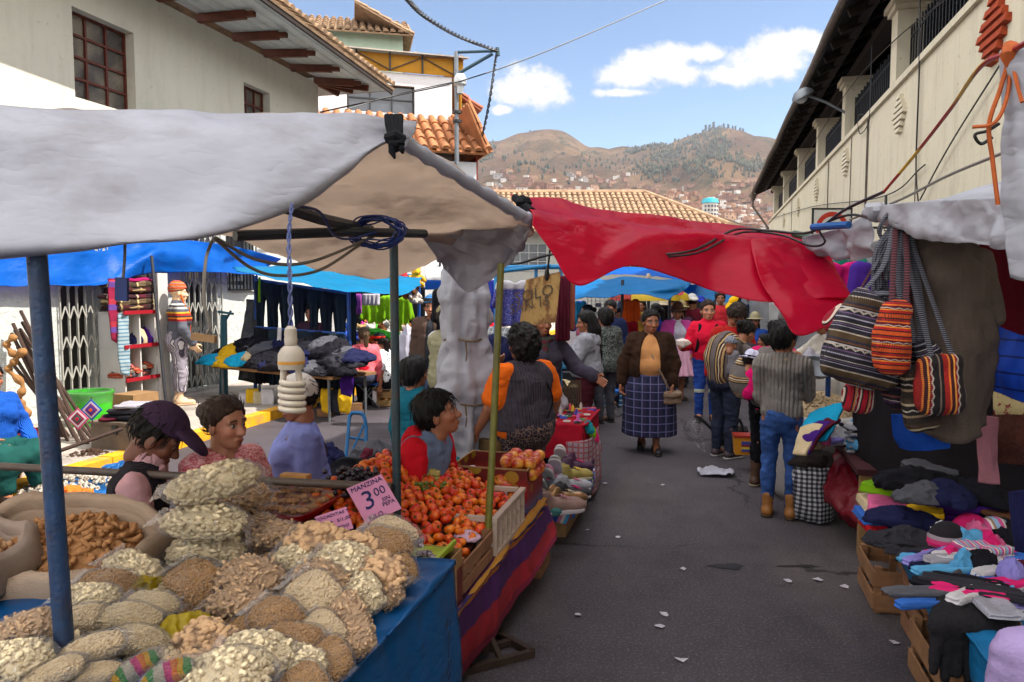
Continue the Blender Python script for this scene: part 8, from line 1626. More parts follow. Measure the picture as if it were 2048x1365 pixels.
# litter on the asphalt
r=put_sheet('plastic_bag_litter','flattened white plastic bag lying on the asphalt','litter',[[tuple(GZ(x,y,.012))for x,y in ((1394,940),(1425,936),(1462,940))],[tuple(GZ(x,y,.025))for x,y in ((1396,946),(1430,944),(1468,947))],[tuple(GZ(x,y,.012))for x,y in ((1400,952),(1435,954),(1464,954))]],16,24,plastic('white_film','b9b7c4',.3,.35),.004,.02,18,5,.015,parent='raw')
rr=random.Random(15)
for i,(x,y,l)in enumerate([(1330,1230,'grey paper scrap in the middle of the lane'),(1318,1252,'crumpled white scrap below the grey one'),(1362,1320,'square scrap near the bottom of the lane'),(1365,1138,'pale pink scrap by the dark stain'),(1636,1160,'brown scrap near the wet streak'),(1690,1174,'pale scrap close to the crates'),(1210,968,'tiny white scrap near the shoes'),(1325,970,'tiny white scrap below the walking woman'),(1577,1162,'thin white scrap beside the wet streak'),(1155,1230,'pinkish scrap left of the lane centre'),(1790,1285,'torn green tinted plastic by the crates'),(1835,1325,'white strip of paper against the crate'),(1175,1060,'tiny pale scrap near the coconut crate'),(1235,1075,'small scrap in the empty lane'),(1000,1185,'white scrap under the striped shawl')]):
 p=GZ(x,y,.008);b=MB();s=rr.uniform(.014,.034);k=5;b.add([(p.x+s*rr.uniform(.6,1.2)*math.cos(q*1.2566),p.y+s*rr.uniform(.5,1.1)*math.sin(q*1.2566),.005+rr.uniform(0,.012))for q in range(k)]+[(p.x,p.y,.006)],[(q,(q+1)%k,k)for q in range(k)]);tag(b.build('paper_scrap',mat('litter_paper','a8a2aa',.8,.4,30),smooth=False),l,'litter')
# ================================================================ pavement on the left: shop front, mannequin, racks, toys
BL1=tarpm('royal_blue_tarpaulin','1274d6',.62,.45);BL2=tarpm('cyan_tarpaulin','1292c4',.6,.5)
r=thing('blue_awning','bright royal blue tarpaulin shading the poncho shelf and mannequin','awning',S(-7,8,0))
sheetpart('canopy',[[(-120,525,8.05),(90,510,9.33),(250,490,10.65),(340,480,11.4),(450,490,12.6),(560,515,13.9)],[(-120,545,8.0),(90,537,9.27),(220,522,10.3),(330,490,11.2),(440,510,12.5),(540,530,13.8)],[(-120,568,7.92),(90,566,9.18),(210,560,10.1),(320,505,10.9),(430,535,12.2),(525,548,13.4)],[(-120,575,7.9),(90,572,9.15),(215,572,10.05),(290,548,10.7),(430,545,12.15),(525,552,13.35)]],40,70,BL1,.03,3,81,.02,r)
sheetpart('canopy',[[(465,536,12.2),(560,532,12.4),(700,538,12.6),(848,552,12.8)],[(470,540,11.3),(570,552,11.5),(700,562,11.6),(840,562,12.2)],[(475,545,10.6),(580,566,10.6),(700,584,10.6),(800,590,11.0),(842,572,11.9)]],30,60,BL2,.025,3,82,.01,thing('blue_awning','pale cyan tarpaulin shading the rack of dark trousers','awning',S(-5.6,11.5,0)))
pb=foot(335,835);post('stall_post','thin dark post in front of the mannequin holding the blue awning',(pb[0],pb[1],0),W(303,512,10.6),.022,M_darkpipe)
M_bp=mat('bright_blue_post','17407e');
post('stall_post','blue post at the left end of the trousers rack',at(506,12.0),W(512,552,12.0),.03,M_bp);post('stall_post','blue post standing between the trousers stall and the seated girl',at(698,10.9),W(697,585,10.9),.03,M_bp);post('stall_post','blue post at the toy stall beside the beanie man',at(836,13.0),W(838,555,13.0),.03,M_bp)
# shelf with ponchos
ts0,ts1=tx(243,700,-7.6),tx(306,700,-7.6);r=thing('display_shelf','white and red shelf unit in the shop opening','shelf',S(-7.72,(ts0+ts1)/2,.12));MW=mat('white_shelf_board','b5b2ae',.5,.1);MR=mat('red_shelf_edge','8a1420',.5,.1)
b=MB()
for t in (ts0,(ts0+ts1)/2,ts1):blk(b,-7.95,-7.55,t-.012,t+.012,.12,1.45)
b.build('uprights',MW,r,smooth=False);
for z in (.14,.55,1.0,1.46):b=MB();blk(b,-7.95,-7.53,ts0-.02,ts1+.02,z-.014,z+.012);b.build('shelf_board',MW,r,smooth=False);b=MB();blk(b,-7.528,-7.505,ts0-.03,ts1+.03,z-.025,z+.025);b.build('red_edge',MR,r,smooth=False)
b=MB();blk(b,-7.55,-7.5,ts1+.02,ts1+.22,.12,2.0);tag(b.build('display_board',MW,smooth=False),'plain white board standing right of the shelf','board')
PON=[mat('poncho_plaid_%d'%i,c1,.95,.1,6,.004,90,pat=plaid(.16,c1,c2,.10,(0,1),c3))for i,(c1,c2,c3)in enumerate((('3a1414','8a7450','1a1416'),('5a4a34','a8946a','2a1c16'),('4a1020','b09a80','1c1418')))]
z=1.48;k=0
while z<1.86:
 place(P_FOLD[k%3],'folded_poncho',PON[k%3],S(-7.72,(ts0+ts1)/2+random.uniform(-.05,.05),z),75.4,(1.9,1.3,1.5),'tartan poncho in the tall stack on the shelf' if 0<k<8 else ['lowest tartan poncho of the tall stack','topmost poncho of the tall stack'][k>3],'poncho','ponchos stacked on the shelf');z+=.078;k+=1
place(P_FOLD[1],'folded_poncho',cloth('magenta_poncho','8c1450'),S(-7.75,(ts0+ts1)/2,z),75.4,(1.8,1.2,1.0),'magenta poncho crowning the stack','poncho')
for i in range(9):
 place(P_CRUM[i%4],'folded_textile',[WV2,WV4,WV6,WV1][i%4],S(-7.7,lerp(ts0,ts1,.1+.1*i),.58+.04*(i%3)),i*40,(.7,.6,.6),['striped textile','tan textile','crimson textile','dark textile'][i%4]+' on the middle shelf','textile','textiles on the middle shelf')
for i in range(3):place(P_CRUM[i],'cap_stack',cloth('garment_'+['navy','cream','purple'][i],'ffffff'),S(-7.68,lerp(ts0,ts1,.58+.14*i),1.02),0,(.5,.45,1.3),['navy cap','cream cap','purple cap'][i]+' in the right shelf compartment','cap')
carton('cardboard_box','taped cardboard box standing under the shelf',tuple(S(-7.35,tx(268,700,-7.35),.12)),.42,.36,.28,70,open_top=False)
sc_m=[WV6,mat('blue_white_scarf','6a7a86',.95,.1,pat=stripes(2,.05,[(2,'8a9aa0'),(1,'4a6a80')]))]
put_sheet('hanging_scarf','red and violet scarf hanging at the left of the poncho shelf','scarf',srows([[(-7.62,ts0-.16,1.9),(-7.58,ts0-.05,1.9)],[(-7.62,ts0-.18,1.55),(-7.58,ts0-.05,1.55)],[(-7.62,ts0-.14,1.1),(-7.58,ts0-.08,1.05)]]),20,8,mat('red_violet_scarf','7a1c4a',.95,.2,pat=stripes(2,.3,[(2,'7a1434'),(1,'5a3a80'),(1,'9c2a3a')])),.02,.02,8,91,parent='raw')
put_sheet('hanging_scarf','grey and blue woven scarf hanging below the red one','scarf',srows([[(-7.56,ts0-.08,1.45),(-7.52,ts0+.06,1.45)],[(-7.56,ts0-.1,1.0),(-7.52,ts0+.05,1.0)],[(-7.56,ts0-.08,.65),(-7.52,ts0+.03,.6)]]),20,8,sc_m[1],.02,.02,8,92,parent='raw')
# mannequin
CARD=mat('andean_cardigan','5a5c66',.95,.12,8,.004,70,pat=lambda g,v:g.ramp(g.m('ADD',g.xyz(v)[2],g.m('MULTIPLY',g.noise(v,60),.012)),[(0,H('5a5c66')),(1.12,H('5a5c66')),(1.125,H('8a1c20')),(1.145,H('c87a1c')),(1.165,H('2a2a30')),(1.185,H('a8301c')),(1.21,H('c8a03a')),(1.225,H('5a5c66'))],'CONSTANT')if False else g.ramp(g.m('FRACT',g.m('MULTIPLY',g.m('SUBTRACT',g.xyz(v)[2],.0),.5)),[(0,H('50525c')),(.600,H('7a1418')),(.614,H('c06a1a')),(.628,H('26262c')),(.640,H('a02a1c')),(.656,H('c0982e')),(.667,H('50525c')),(.685,H('b5b2ae')),(.70,H('2c2c34')),(.712,H('b5b2ae')),(.725,H('50525c'))],'CONSTANT'))
STRT=mat('striped_cotton','8a8290',.9,.08,pat=stripes(0,.055,[(3,'8d8691'),(1,'3a3440'),(1.5,'b5b0b4'),(1,'4a424e')]))
pm_=foot(362,826)
def manx(i,put):
 s=i['s'];T=i['T'];b=MB();b.tube([tuple(Vector(T(v))*s)for v in ((.0,.135,.43),(.0,.15,.3),(.0,.14,.1),(0,.135,-.05))],.016,6,flat=.5);b.build('orange_zip',cloth('orange_trim','c8581a'),i['root'],local=True)
 for sd in (-1,1):b=MB();p0_=Vector(i['headM'](np.array([[sd*.085,.01,-.02]]))[0]);b.tube([p0_*s,(p0_+Vector((0,.04,-.12)))*s,(p0_+Vector((sd*.0,.08,-.24)))*s],.012,6);b.ell(tuple((p0_+Vector((0,.085,-.26)))*s),(.03,.03,.03),None,8,6,.3);b.build('ear_tassel',cloth('orange_trim','c8581a'),i['root'],local=True)
inf=person('shop mannequin in a grey Andean cardigan, striped trousers and knitted ear flap hat',pm_,face=-58,h=1.72,w=.86,skin='p',hair=None,hat=('beanie',mat('andean_hat','b0401c',.95,.1,pat=stripes(2,.045,[(2,'c0501a'),(1,'3a2a6a'),(1,'c8901c'),(1,'7a1c3a')]))),L=((-.35,.1,-1),(.3,.45,-.8)),R=((.35,.1,-1),(-.15,.55,-.9)),top=[dict(m=CARD,e=.024,neck='high',hem=-.06,name='cardigan')],bottom=[dict(m=STRT,e=.022,to=.62)],shoes='c7a888',feet={'sole':'b89a78'},extra=manx,q=1.1)
inf['root'].name='mannequin';inf['root']['category']='mannequin';inf['root'].location.z=.12
# left corner: sticks, bucket, twisted branch, chest, seeds on tarpaulins
rr=random.Random(31);M_st=mat('dark_stick','3b2a22',.8,.3,12,.004,50)
for i in range(13):
 a=foot(125+i*7,905+rr.uniform(-12,12));top=W(40+i*9+rr.uniform(-8,8),620+rr.uniform(0,120),8.6);top=S(-7.85+rr.uniform(0,.15),DT(top)[1],top.z);b=MB();b.tube([a,lerp(Vector(a),Vector(top),.5)+Vector((.02,0,0)),top],.02,7);tag(b.build('walking_stick',M_st),['tallest dark stick leaning on the stucco wall','dark wooden stick in the bundle leaning on the stucco wall'][i>0],'stick','sticks leaning against the wall')
b=MB();q=rope([W(8,668,7.6),W(30,664,7.6),W(38,690,7.6),W(18,700,7.6),W(10,672,7.65)],24);b.tube(rope([W(30,672,7.5),W(14,690,7.5),W(30,710,7.5),W(50,700,7.5),W(30,722,7.5),W(18,740,7.5),W(45,770,7.5),W(40,800,7.5),W(55,825,7.5),W(50,860,7.5),(W(62,900,7.5))],90),[.03+.012*math.sin(i*.9)for i in range(90)],9);tag(b.build('twisted_branch',mat('twisted_root_wood','8a6238',.8,.35,14,.006,40)),'twisted corkscrew branch standing beside the blue post','branch')
r=thing('green_bucket','bright green plastic bin with a clear liner','bin',foot(182,868));b=MB();b.lathe([(.2,0),(.215,.02),(.26,.5),(.275,.5),(.275,.53),(.25,.53),(.2,.06)],(0,0,0),30);b.build('bin',mat('lime_green_plastic','2fae12',.35,.1,spec=.5),r,local=True);b=MB();b.lathe([(.262,.4),(.285,.54),(.25,.55),(.23,.4)],(0,0,0),30,cap=False,fn=lambda q,z:1+.02*math.sin(9*q));b.build('liner',M_film,r,local=True)
def ojo(label,x,y,Y,s,cols):
 r=thing('yarn_diamond',label,'yarn ornament',tuple(W(x,y+30,Y)));c=W(x,y,Y)
 for k,cc in enumerate(cols):
  b=MB();w=s*(1-k/len(cols));b.box(tuple(c-Vector((0,.004*k,0))),(w,.006,w),Ry(45));b.build('yarn_band',cloth('yarn_'+cc,cc),r,smooth=False)
 b=MB();b.tube([c+Vector((0,.006,s*.8)),c+Vector((0,.006,-s*1.1))],.006,5);b.build('stick',M_st,r)
ojo('blue and orange yarn diamond on a stick by the green bin',183,820,7.2,.15,['2a4a9c','b8b0b4','7a2a6a','2a3a8a','c8501a']);ojo('pink and red yarn diamond left of the blue one',156,838,7.0,.15,['b84a6a','c8c0c0','8c1c3a','2a5a50','b0203a'])
r=thing('wooden_chest','grey wooden chest with folded shawls on its lid','chest',foot(262,915),-15);b=MB();b.box((0,0,.19),(.62,.4,.38));b.box((0,0,.395),(.65,.43,.028));b.build('chest',mat('grey_wood','5f5348',.85,.3,6,.004,40),r,local=True,smooth=False);b=MB();b.box((0,-.21,.33),(.06,.02,.09));b.build('clasp',M_iron,r,local=True,smooth=False)
pc=Vector(r.location)
for i,(k,z,dx)in enumerate((('black',.415,0),('char',.48,.05),('silver',.54,.12),('maroon',.415,-.2))):place(P_FOLD[i%3],'folded_shawl',FM[k],pc+Vector((dx,-.02,z)),i*14-20,(1.2,1.0,1.0)if k!='maroon' else (.5,1.3,.6),ADJ[k]+' shawl folded on the grey chest','shawl')
place(P_CRUM[2],'blue_bag',plastic('blue_plastic','1464a8',.35,.3),foot(250,955),10,(1.2,.8,1.0),'blue plastic sheet slumped in front of the chest','plastic')
def heap_of(label,x,y,R_,mtl,sz,n,seed,tm):
 c=Vector(foot(x,y));r=thing('spread_goods',label,'goods',tuple(c));a=random.Random(seed);k=26
 b=MB();b.lathe([(R_*.2,.02),(R_*.9,.025),(R_*1.05,.07),(R_*1.16,.06),(R_*1.18,.012),(R_*.3,.008)],(0,0,0),k,fn=lambda q,z:1+.1*math.sin(3*q+seed)+.05*math.sin(7*q));b.build('ground_sheet',tm,r,local=True,smooth=True)
 b=MB()
 for i in range(n):q=R_*.85*math.sqrt(a.random());w=a.uniform(0,6.28);b.ell((q*math.cos(w),q*math.sin(w),.03+.10*(1-q/R_)+a.uniform(0,.02)),(sz*a.uniform(.7,1.2),)*3,None,6,5,.3,i)
 o=b.build('seeds',mtl,r,local=True);o['kind']='stuff'
BS=plastic('blue_plastic','1464a8');heap_of('brown seed pods spread on a blue ground sheet',180,930,.42,mat('brown_pods','3a2519',.8,.3,20),.025,320,1,BS);heap_of('pale herbs heaped on blue plastic by the seated blue sweater',78,920,.26,mat('pale_herbs','7a7a62',.9,.3,20),.02,160,2,BS);heap_of('coral red beads spread behind the cap man',262,912,.22,mat('coral_beads','a03a2a',.6,.3,20),.012,240,3,BS);heap_of('small charms and packets spread behind the burlap sacks',130,985,.45,mat('mixed_charms','8a7a68',.6,.4,20,pat=speckle(40,'6a5a4a','b0a89a')),.018,300,4,BS);heap_of('orange petals heaped near the sack',140,1010,.2,mat('orange_petals','c8641a',.8,.3,20),.03,90,5,BS)
b=MB();b.tube([W(112,905,6.6),W(245,858,6.9)],.018,7);tag(b.build('walking_stick',M_st),'dark stick lying across the seeds towards the chest','stick')
place(P_CRUM[1],'bundle',cloth('dark_red_bundle','5a1020'),foot(55,900),0,(1.1,1,1.6),'dark red bundle beside the seated blue sweater','bundle')
# folded frame leaning by the gate
r=thing('folded_stand','folded teal metal stand leaning upright beside the lattice gate','stand',at(446,11.6,.12));b=MB()
for dx in (-6,-1,4,9):b.tube([W(446+dx*.9,802,11.6),W(447+dx*.5,630,11.6)],.02,6)
b.build('folded_legs',mat('teal_metal','2a5560',.45,.2),r);b=MB();b.tube([W(437,624,11.6),W(466,628,11.4)],.02,6);b.tube([W(452,640,11.6),W(462,622,11.6)],.018,6);b.build('cross_arm',mat('teal_metal','2a5560'),r)
# rack of dark trousers
b=MB();b.tube([W(512,560,11.8),W(700,588,11.0)],.022,8);tag(b.build('rack_rail',M_bp),'blue rail carrying the dark trousers','rail')
for i in range(7):
 x=530+i*27;Y=11.75-i*.1;hanging('hanging_trousers',['leftmost dark trousers on the rail','dark trousers second from the left on the rail','dark trousers with a pale side seam','dark slate trousers in the middle of the rail','dark blue trousers right of the middle','long dark trousers near the right post','dark trousers hanging lowest, next to the blue post'][i],'trousers','trousers',W(x,562+i*4,Y),.36,[.95,1.0,.95,1.0,.9,1.0,1.25][i],8+i*3,[cloth('slate_wool','1b2530'),cloth('blue_black_wool','151c28')][i%2],.05,i,'trousers hanging on the rail',.016)
b=MB();b.tube([W(512,655,11.3),W(690,668,10.7)],.02,8);tag(b.build('rack_rail',M_bp),'lower blue rail with a second row of trousers','rail')
for i in range(6):hanging('hanging_trousers',['leftmost trousers on the lower rail','black trousers with a white side stripe on the lower rail','black trousers in the middle of the lower rail','dark trousers with a lime stripe on the lower rail','dark grey trousers on the lower rail','rightmost dark trousers on the lower rail'][i],'trousers','cloth',W(524+i*30,655+i*2,11.25-i*.1),.25,.85,10,cloth('slate_wool','1b2530')if i%2 else cloth('near_black','14161b'),.05,20+i,'trousers on the lower rail',.016)
put_sheet('white_trousers','white trousers leg showing between dark ones on the lower rail','trousers',[[(556,655,11.0),(564,656,11.0)],[(553,700,11.0),(561,702,11.0)]],6,4,FM['white'],.02,.005,5,2)
put_sheet('black_coat','black plastic coat slumped on the wall left of the trousers','coat',[[(494,600,12.1),(512,600,12.1)],[(484,680,11.9),(520,680,11.9)],[(478,760,11.8),(525,770,11.8)]],24,12,plastic('black_plastic','121418',.4,0),.02,.03,6,4,.02)
put_sheet('lime_strap','lime green strip hanging at the left of the rack','cloth',[[(517,555,11.7),(521,555,11.7)],[(516,605,11.7),(521,605,11.7)]],6,3,FM['lime'],.01,.004,5,2)
r=thing('clothes_heap_table','trestle table buried under dark clothes by the kerb','table',S(-5.2,10.6,0));tA,tB=W(480,790,11.6),W(700,790,10.2);mid=(tA+tB)/2;ang=math.degrees(math.atan2(tB.y-tA.y,tB.x-tA.x))
b=MB();b.box((mid.x,mid.y,.60),((tB-tA).length+.2,.8,.04),Rz(ang));b.build('table_top',M_crate,r,smooth=False)
for sx_ in (-1,1):
 for sy_ in (-1,1):b=MB();p=Vector((mid.x,mid.y,0))+Rz(ang)@Vector((sx_*(tB-tA).length*.48,sy_*.33,0));b.tube([p,p+Vector((0,0,.58))],.02,6);b.build('leg',M_steel,r)
KS=['black','char','navy','grey','teal','turq','yellow','white','cream','maroon']
for i in range(46):
 u=(i%12)/11;lay=i//12;x=470+230*u
 k=rr.choice(['teal','turq','white','yellow','black','char','grey','cream']if x<560 and lay<3 else ['black','char','black','grey','navy']);p=Vector((mid.x,mid.y,.62+lay*.085+rr.uniform(0,.03)))+Rz(ang)@Vector(((u-.5)*(tB-tA).length*1.06+rr.uniform(-.08,.08),-.30+.16*lay+rr.uniform(-.1,.12),0))
 place(P_CRUM[i%4],'crumpled_garment',FM[k],p,rr.uniform(0,180),(rr.uniform(1.1,1.6),rr.uniform(1.0,1.4),rr.uniform(.9,1.4)),ADJ[k]+' garment tossed on the trestle table heap','clothing','garments heaped on the trestle table')
for i,(k,x,y)in enumerate((('yellow',505,800),('white',490,806),('yellow',655,800),('char',672,800),('yellow',690,800),('cream',520,806),('purple',694,765),('white',535,800))):
 Y=lerp(11.2,10.1,(x-470)/230)-.2;put_sheet('dangling_garment',ADJ[k]+[' sleeve dangling off the heap at the left end',' shirt dangling lowest at the left end',' shirt dangling off the heap near the seated girl',' trouser leg dangling at the right end',' cloth at the right corner of the heap',' shirt in front of the heap',' jacket on the right end of the heap',' vest in the front of the heap'][i],'clothing',[[(x-12,y-22,Y+.1),(x+12,y-22,Y+.1)],[(x-14,y,Y),(x+14,y,Y)],[(x-12,y+24,Y),(x+8,y+30,Y)]],12,8,FM[k],.012,.04,5,i)
for i in range(3):b=MB();p=foot(650+i*30,832-i*6);b.box((p[0],p[1],.05),(.2,.12,.1),Rz(10*i));tag(b.build('wood_block',M_crate,smooth=False),['left wood block under the table legs','middle wood block under the table legs','right wood block near the blue stool'][i],'wood block')
# toys
def plush(var):
 f=Fd((-.16,-.14,-.02),(.16,.14,.34),.011);f.u(f.ell((0,0,.11),(.085,.075,.105)));f.u(f.ell((0,-.02,.235),(.07,.065,.062)),.03);f.u(f.ell((0,-.075,.225),(.03,.028,.025)),.02)
 for s in (-1,1):f.u(f.ell((s*.052,0,.29),(.024,.014,.026 if var else .045)),.01);f.u(f.cap((s*.08,-.02,.16),(s*.125,-.05,.10),.03,.028),.02);f.u(f.cap((s*.05,-.05,.05),(s*.075,-.11,.035),.036,.034),.02)
 f.nz(.008,45,var,2);return f.mesh()
PLS=[proto(plush(0),'plush_toy',M_card),proto(plush(1),'plush_toy',M_card)]
def fluff(c):return mat('plush_'+c,c,.98,.3,30,.015,50)
for i in range(46):
 c=rr.choice(['b5aea2','8a5a2a','b8b0a8','a88a5a','6a3a1c','c0b8b0','4a9a2a','2a4aa8','c07a2a','b8328a']);x=rr.uniform(702,836);y=rr.uniform(664,700)
 place(PLS[i%2],'plush_toy',fluff(c),W(x,y+8,13.3+rr.uniform(-.3,.5)),rr.uniform(-50,50),rr.uniform(.8,1.25),{'b5aea2':'pale grey','8a5a2a':'brown','b8b0a8':'white','a88a5a':'tan','6a3a1c':'dark brown','c0b8b0':'white','4a9a2a':'green','2a4aa8':'blue','c07a2a':'orange','b8328a':'magenta'}[c]+' plush toy heaped on the toy stall','plush toy','plush toys on the toy stall',rr.uniform(-30,30))
for i,(x,y,c)in enumerate(((820,590,'6a3a1c'),(832,575,'c8961c'),(806,585,'a81c24'),(826,608,'b8b0a8'),(812,600,'8a5a2a'))):place(PLS[i%2],'plush_toy',fluff(c),W(x,y,12.6),20*i,1.1,['dark brown','yellow','red','white','brown'][i]+' plush toy hanging under the cyan tarpaulin','plush toy','plush toys hung from the awning')
put_sheet('green_toy','long green plush crocodile lying over the toys','plush toy',[[(722,668,12.9),(750,660,12.8),(790,672,12.8)],[(722,676,12.8),(750,670,12.7),(788,682,12.7)]],10,20,fluff('3fa828'),.08,.02,6,3)
b=MB();blk(b,*(sorted((DT(W(705,700,13.9))[0],DT(W(838,700,13.9))[0]))),DT(W(770,700,13.2))[1],DT(W(770,700,13.2))[1]+1.0,.0,.72);tag(b.build('toy_counter',cloth('dark_counter_cloth','2a2a30'),smooth=False),'dark counter under the heap of plush toys','counter')
hanging('hanging_jacket','lime green jacket hanging over the plush toys','clothing','shirt',W(757,590,13.6),.62,.75,0,FM['lime'],.07,2,None,.016);hanging('hanging_jacket','second lime green jacket right of the first','clothing','shirt',W(797,592,13.5),.5,.72,8,FM['lime'],.07,5,None,.016)
hanging('hanging_towel','mauve towel hanging from the cyan tarpaulin','towel','cloth',W(714,588,12.8),.16,.35,0,cloth('mauve_towel','9a4a9a'),.03,2,None,.016);hanging('hanging_towel','white and red plush cloth hung beside the mauve towel','towel','cloth',W(742,588,13.0),.3,.2,0,FM['white'],.04,3,None,.016)
put_sheet('dark_backdrop','black curtain behind the toy stall','curtain',[[(700,575,14.2),(770,575,14.2),(850,575,14.2)],[(700,640,14.2),(770,640,14.2),(850,640,14.2)],[(700,720,14.2),(770,720,14.2),(850,720,14.2)]],16,30,cloth('near_black','14161b'),.02,.05,3,2)
place(P_CRUM[3],'white_plastic_bag',plastic('white_film','b9b7c4'),W(820,730,11.0),0,(1.0,.9,3.4),'big white plastic bag hanging at the toy stall','plastic bag')
b=MB();rr2=random.Random(8);b.tube(rope([W(850+rr2.uniform(-14,14),690+rr2.uniform(-14,14),10.8)for _ in range(14)],120),.008,5);tag(b.build('green_rope',mat('green_rope','0f7a5a',.7)),'tangle of green rope tied at the toy stall corner','rope')
# stools
def stool(label,p,rz,s=1.0):
 r=thing('folding_stool',label,'stool',p,rz,'blue folding stools');b=MB();f=.36*s
 for k in range(9):
  pass
 b.box((0,0,f),(.30,.24,.03));b.build('seat',mat('blue_seat','1a5aa8',.5,.15),r,local=True,smooth=False)
 for sy_ in (-1,1):
  for d in (-1,1):b=MB();b.tube([(-d*.16,sy_*.11,0),(d*.13,sy_*.115,f-.016)],.011,6);b.build('leg',M_steel,r,local=True)
 for d in (-1,1):b=MB();b.tube([(d*.16,-.11,.012),(d*.16,.11,.012)],.011,6);b.build('foot_bar',M_steel,r,local=True)
stool('blue folding stool under the girl in the coral hoodie',foot(735,815),20);stool('blue folding stool in the lane behind the grey hoodie',foot(1218,830),-20,.95);stool('blue folding stool hidden under the teal sweater',at(830,6.1),0);
for lab,px,Y,h in (('low wooden stool under the polka dot top',772,11.35,.26),('low wooden box seat under the lilac sweater',596,4.6,.27),('low wooden box seat under the pink sweater',413,3.95,.22),('low wooden box seat under the cap wearer',262,3.62,.2),('low wooden box seat under the boy',826,4.22,.39),('low box seat under the blue sweater at the left edge',-28,6.4,.29),('low box seat in the lower right corner',2062,1.62,.4)):
 p=at(px,Y);crate('box_seat',lab,p,.3,.3,h-.02,10,0,2)
# hand truck and bundles behind the fruit stand
b=MB();M_ht=mat('blue_hand_truck','12507e',.4,.2);r=thing('hand_truck','small blue hand truck standing in the sun','hand truck',foot(712,950))
b=MB();b.tube(rope([W(690,935,6.6),W(696,870,6.75),W(700,832,6.85),W(714,826,6.85),W(728,834,6.85),W(732,870,6.8),W(728,940,6.6)],40),.017,8);b.tube([W(697,875,6.74),W(731,880,6.78)],.012,6);b.tube([W(692,930,6.6),W(728,850,6.83)],.010,6);b.build('frame',M_ht,r)
for i,(k,x,y,Y,s,l)in enumerate((('black',700,945,5.2,(1.3,1,1.4),'black plastic bundle behind the grapes'),('grey',745,905,5.6,(.9,.8,1.3),'grey knitted bundle on top of the black bundle'),('maroon',735,915,5.5,(.9,.7,1.1),'dull pink quilted bundle beside the grey knit'),('black',760,950,5.0,(1.4,1,1.5),'black bag slumped by the teal post'),('navy',655,925,5.3,(.8,.8,1.6),'dark bag at the back of the lilac sweater'),('cream',490,915,5.6,(.9,.7,.9),'cream cloth bundle on the sunny ground'),('black',500,940,4.9,(1,.8,1.4),'black shawl bundle between pink and lilac sweaters'))):
 p=W(x,y,Y);place(P_CRUM[i%4],'bundle',FM[k],(p.x,p.y,max(0,p.z-.12)),i*30,(s[0],s[1],s[2]),l,'bundle')
place(P_CRUM[2],'blue_bag',plastic('blue_plastic','1464a8'),W(715,950,5.4)-Vector((0,0,.2)),30,(1.5,1,1.2),'blue plastic bag under the quilted bundle','plastic bag')
# ================================================================ middle of the street
# wrapped tarpaulin column
r=thing('wrapped_tarpaulin','tall white tarpaulin bundle tied round a post with cords','tarpaulin',(W(928,700,5.4).x,5.4,0));n,m=60,90;V=[]
for i in range(m):
 z=2.05*i/(m-1);R0=np.interp(z,[0,.35,.7,.95,1.05,1.2,1.42,1.5,1.7,2.05],[.17,.19,.205,.17,.20,.17,.125,.14,.15,.10])
 for k in range(n):a=2*math.pi*k/n;w=1+.16*math.sin(3*a+z*1.3)+.09*math.sin(7*a-z*2)+.05*math.sin(13*a+z*5);V.append((R0*w*math.cos(a),R0*w*math.sin(a),z))
V=np.array(V);d=fbm(V[:,0]*9,V[:,1]*9,V[:,2]*4,3,5)*.026+crease(V[:,0]*9,V[:,1]*9,V[:,2]*6,3,3)*.03;V[:,:2]*=(1+d/.16)[:,None]
b=MB();b.add(V,[(i*n+k,i*n+(k+1)%n,(i+1)*n+(k+1)%n,(i+1)*n+k)for i in range(m-1)for k in range(n)]+[tuple((m-1)*n+k for k in range(n))]);b.build('wrapped_cloth',WT,r,local=True,smooth=True)
for z,q in ((1.43,.15),(.98,.195)):b=MB();b.tube([(q*math.cos(a*.3),q*math.sin(a*.3),z+.01*math.sin(a))for a in range(22)],.008,5);b.tube([(.02,-q,z),(.03,-q-.01,z-.1),(.02,-q,z-.17)],.006,5);b.build('tie_cord',mat('jute_cord','6a5a46',.9),r,local=True)
# rack with blouse and dresses, cardboard sign
M_bb=mat('light_blue_rail','2a7ab0',.4,.15);b=MB();b.tube([W(990,536,6.9),W(1200,533,7.1)],.022,8);b.tube([W(985,545,6.5),W(1100,532,7.0)],.018,8);b.tube([W(1072,536,7.0),W(1072,720,7.0)],.016,8);b.tube([tuple(W(1122,534,7.05)),tuple(S(*DT(W(1122,534,7.05)),0))],.018,8);b.tube([tuple(W(992,536,6.9)),tuple(S(*DT(W(992,536,6.9)),0))],.02,8);tag(b.build('clothes_rack',M_bb),'light blue clothes rack above the jewellery table','rack')
hanging('hanging_blouse','blue blouse with a white lace yoke on a hanger','blouse','shirt',W(1030,556,6.85),.40,.44,8,mat('blue_lace_blouse','4a4a86',.9,.12,8,pat=lambda g,v:g.mix(g.step(g.xyz(v)[2],-.11,-.09),g.mix(g.m('LESS_THAN',g.vor(v,60),.3),H('3f3f80'),H('7c7cae')),H('b5b2ba'))),.05,3)
hanging('hanging_dress','shiny royal blue dress hanging left of the olive pole','dress','cloth',W(985,560,7.4),.18,.42,0,plastic('royal_satin','1428a0',.35,.1),.05,4);hanging('hanging_dress','maroon dress hanging right of the cardboard','dress','cloth',W(1126,552,6.9),.14,.6,0,FM['maroon'],.06,5);hanging('hanging_dress','salmon pink blouse hanging at the right end of the rack','dress','cloth',W(1140,558,7.0),.10,.48,0,cloth('salmon','9a5548'),.05,6);hanging('hanging_jacket','black hooded jacket hanging left of the wrapped tarpaulin','jacket','shirt',W(893,575,8.5),.32,.65,-10,FM['black'],.06,7)
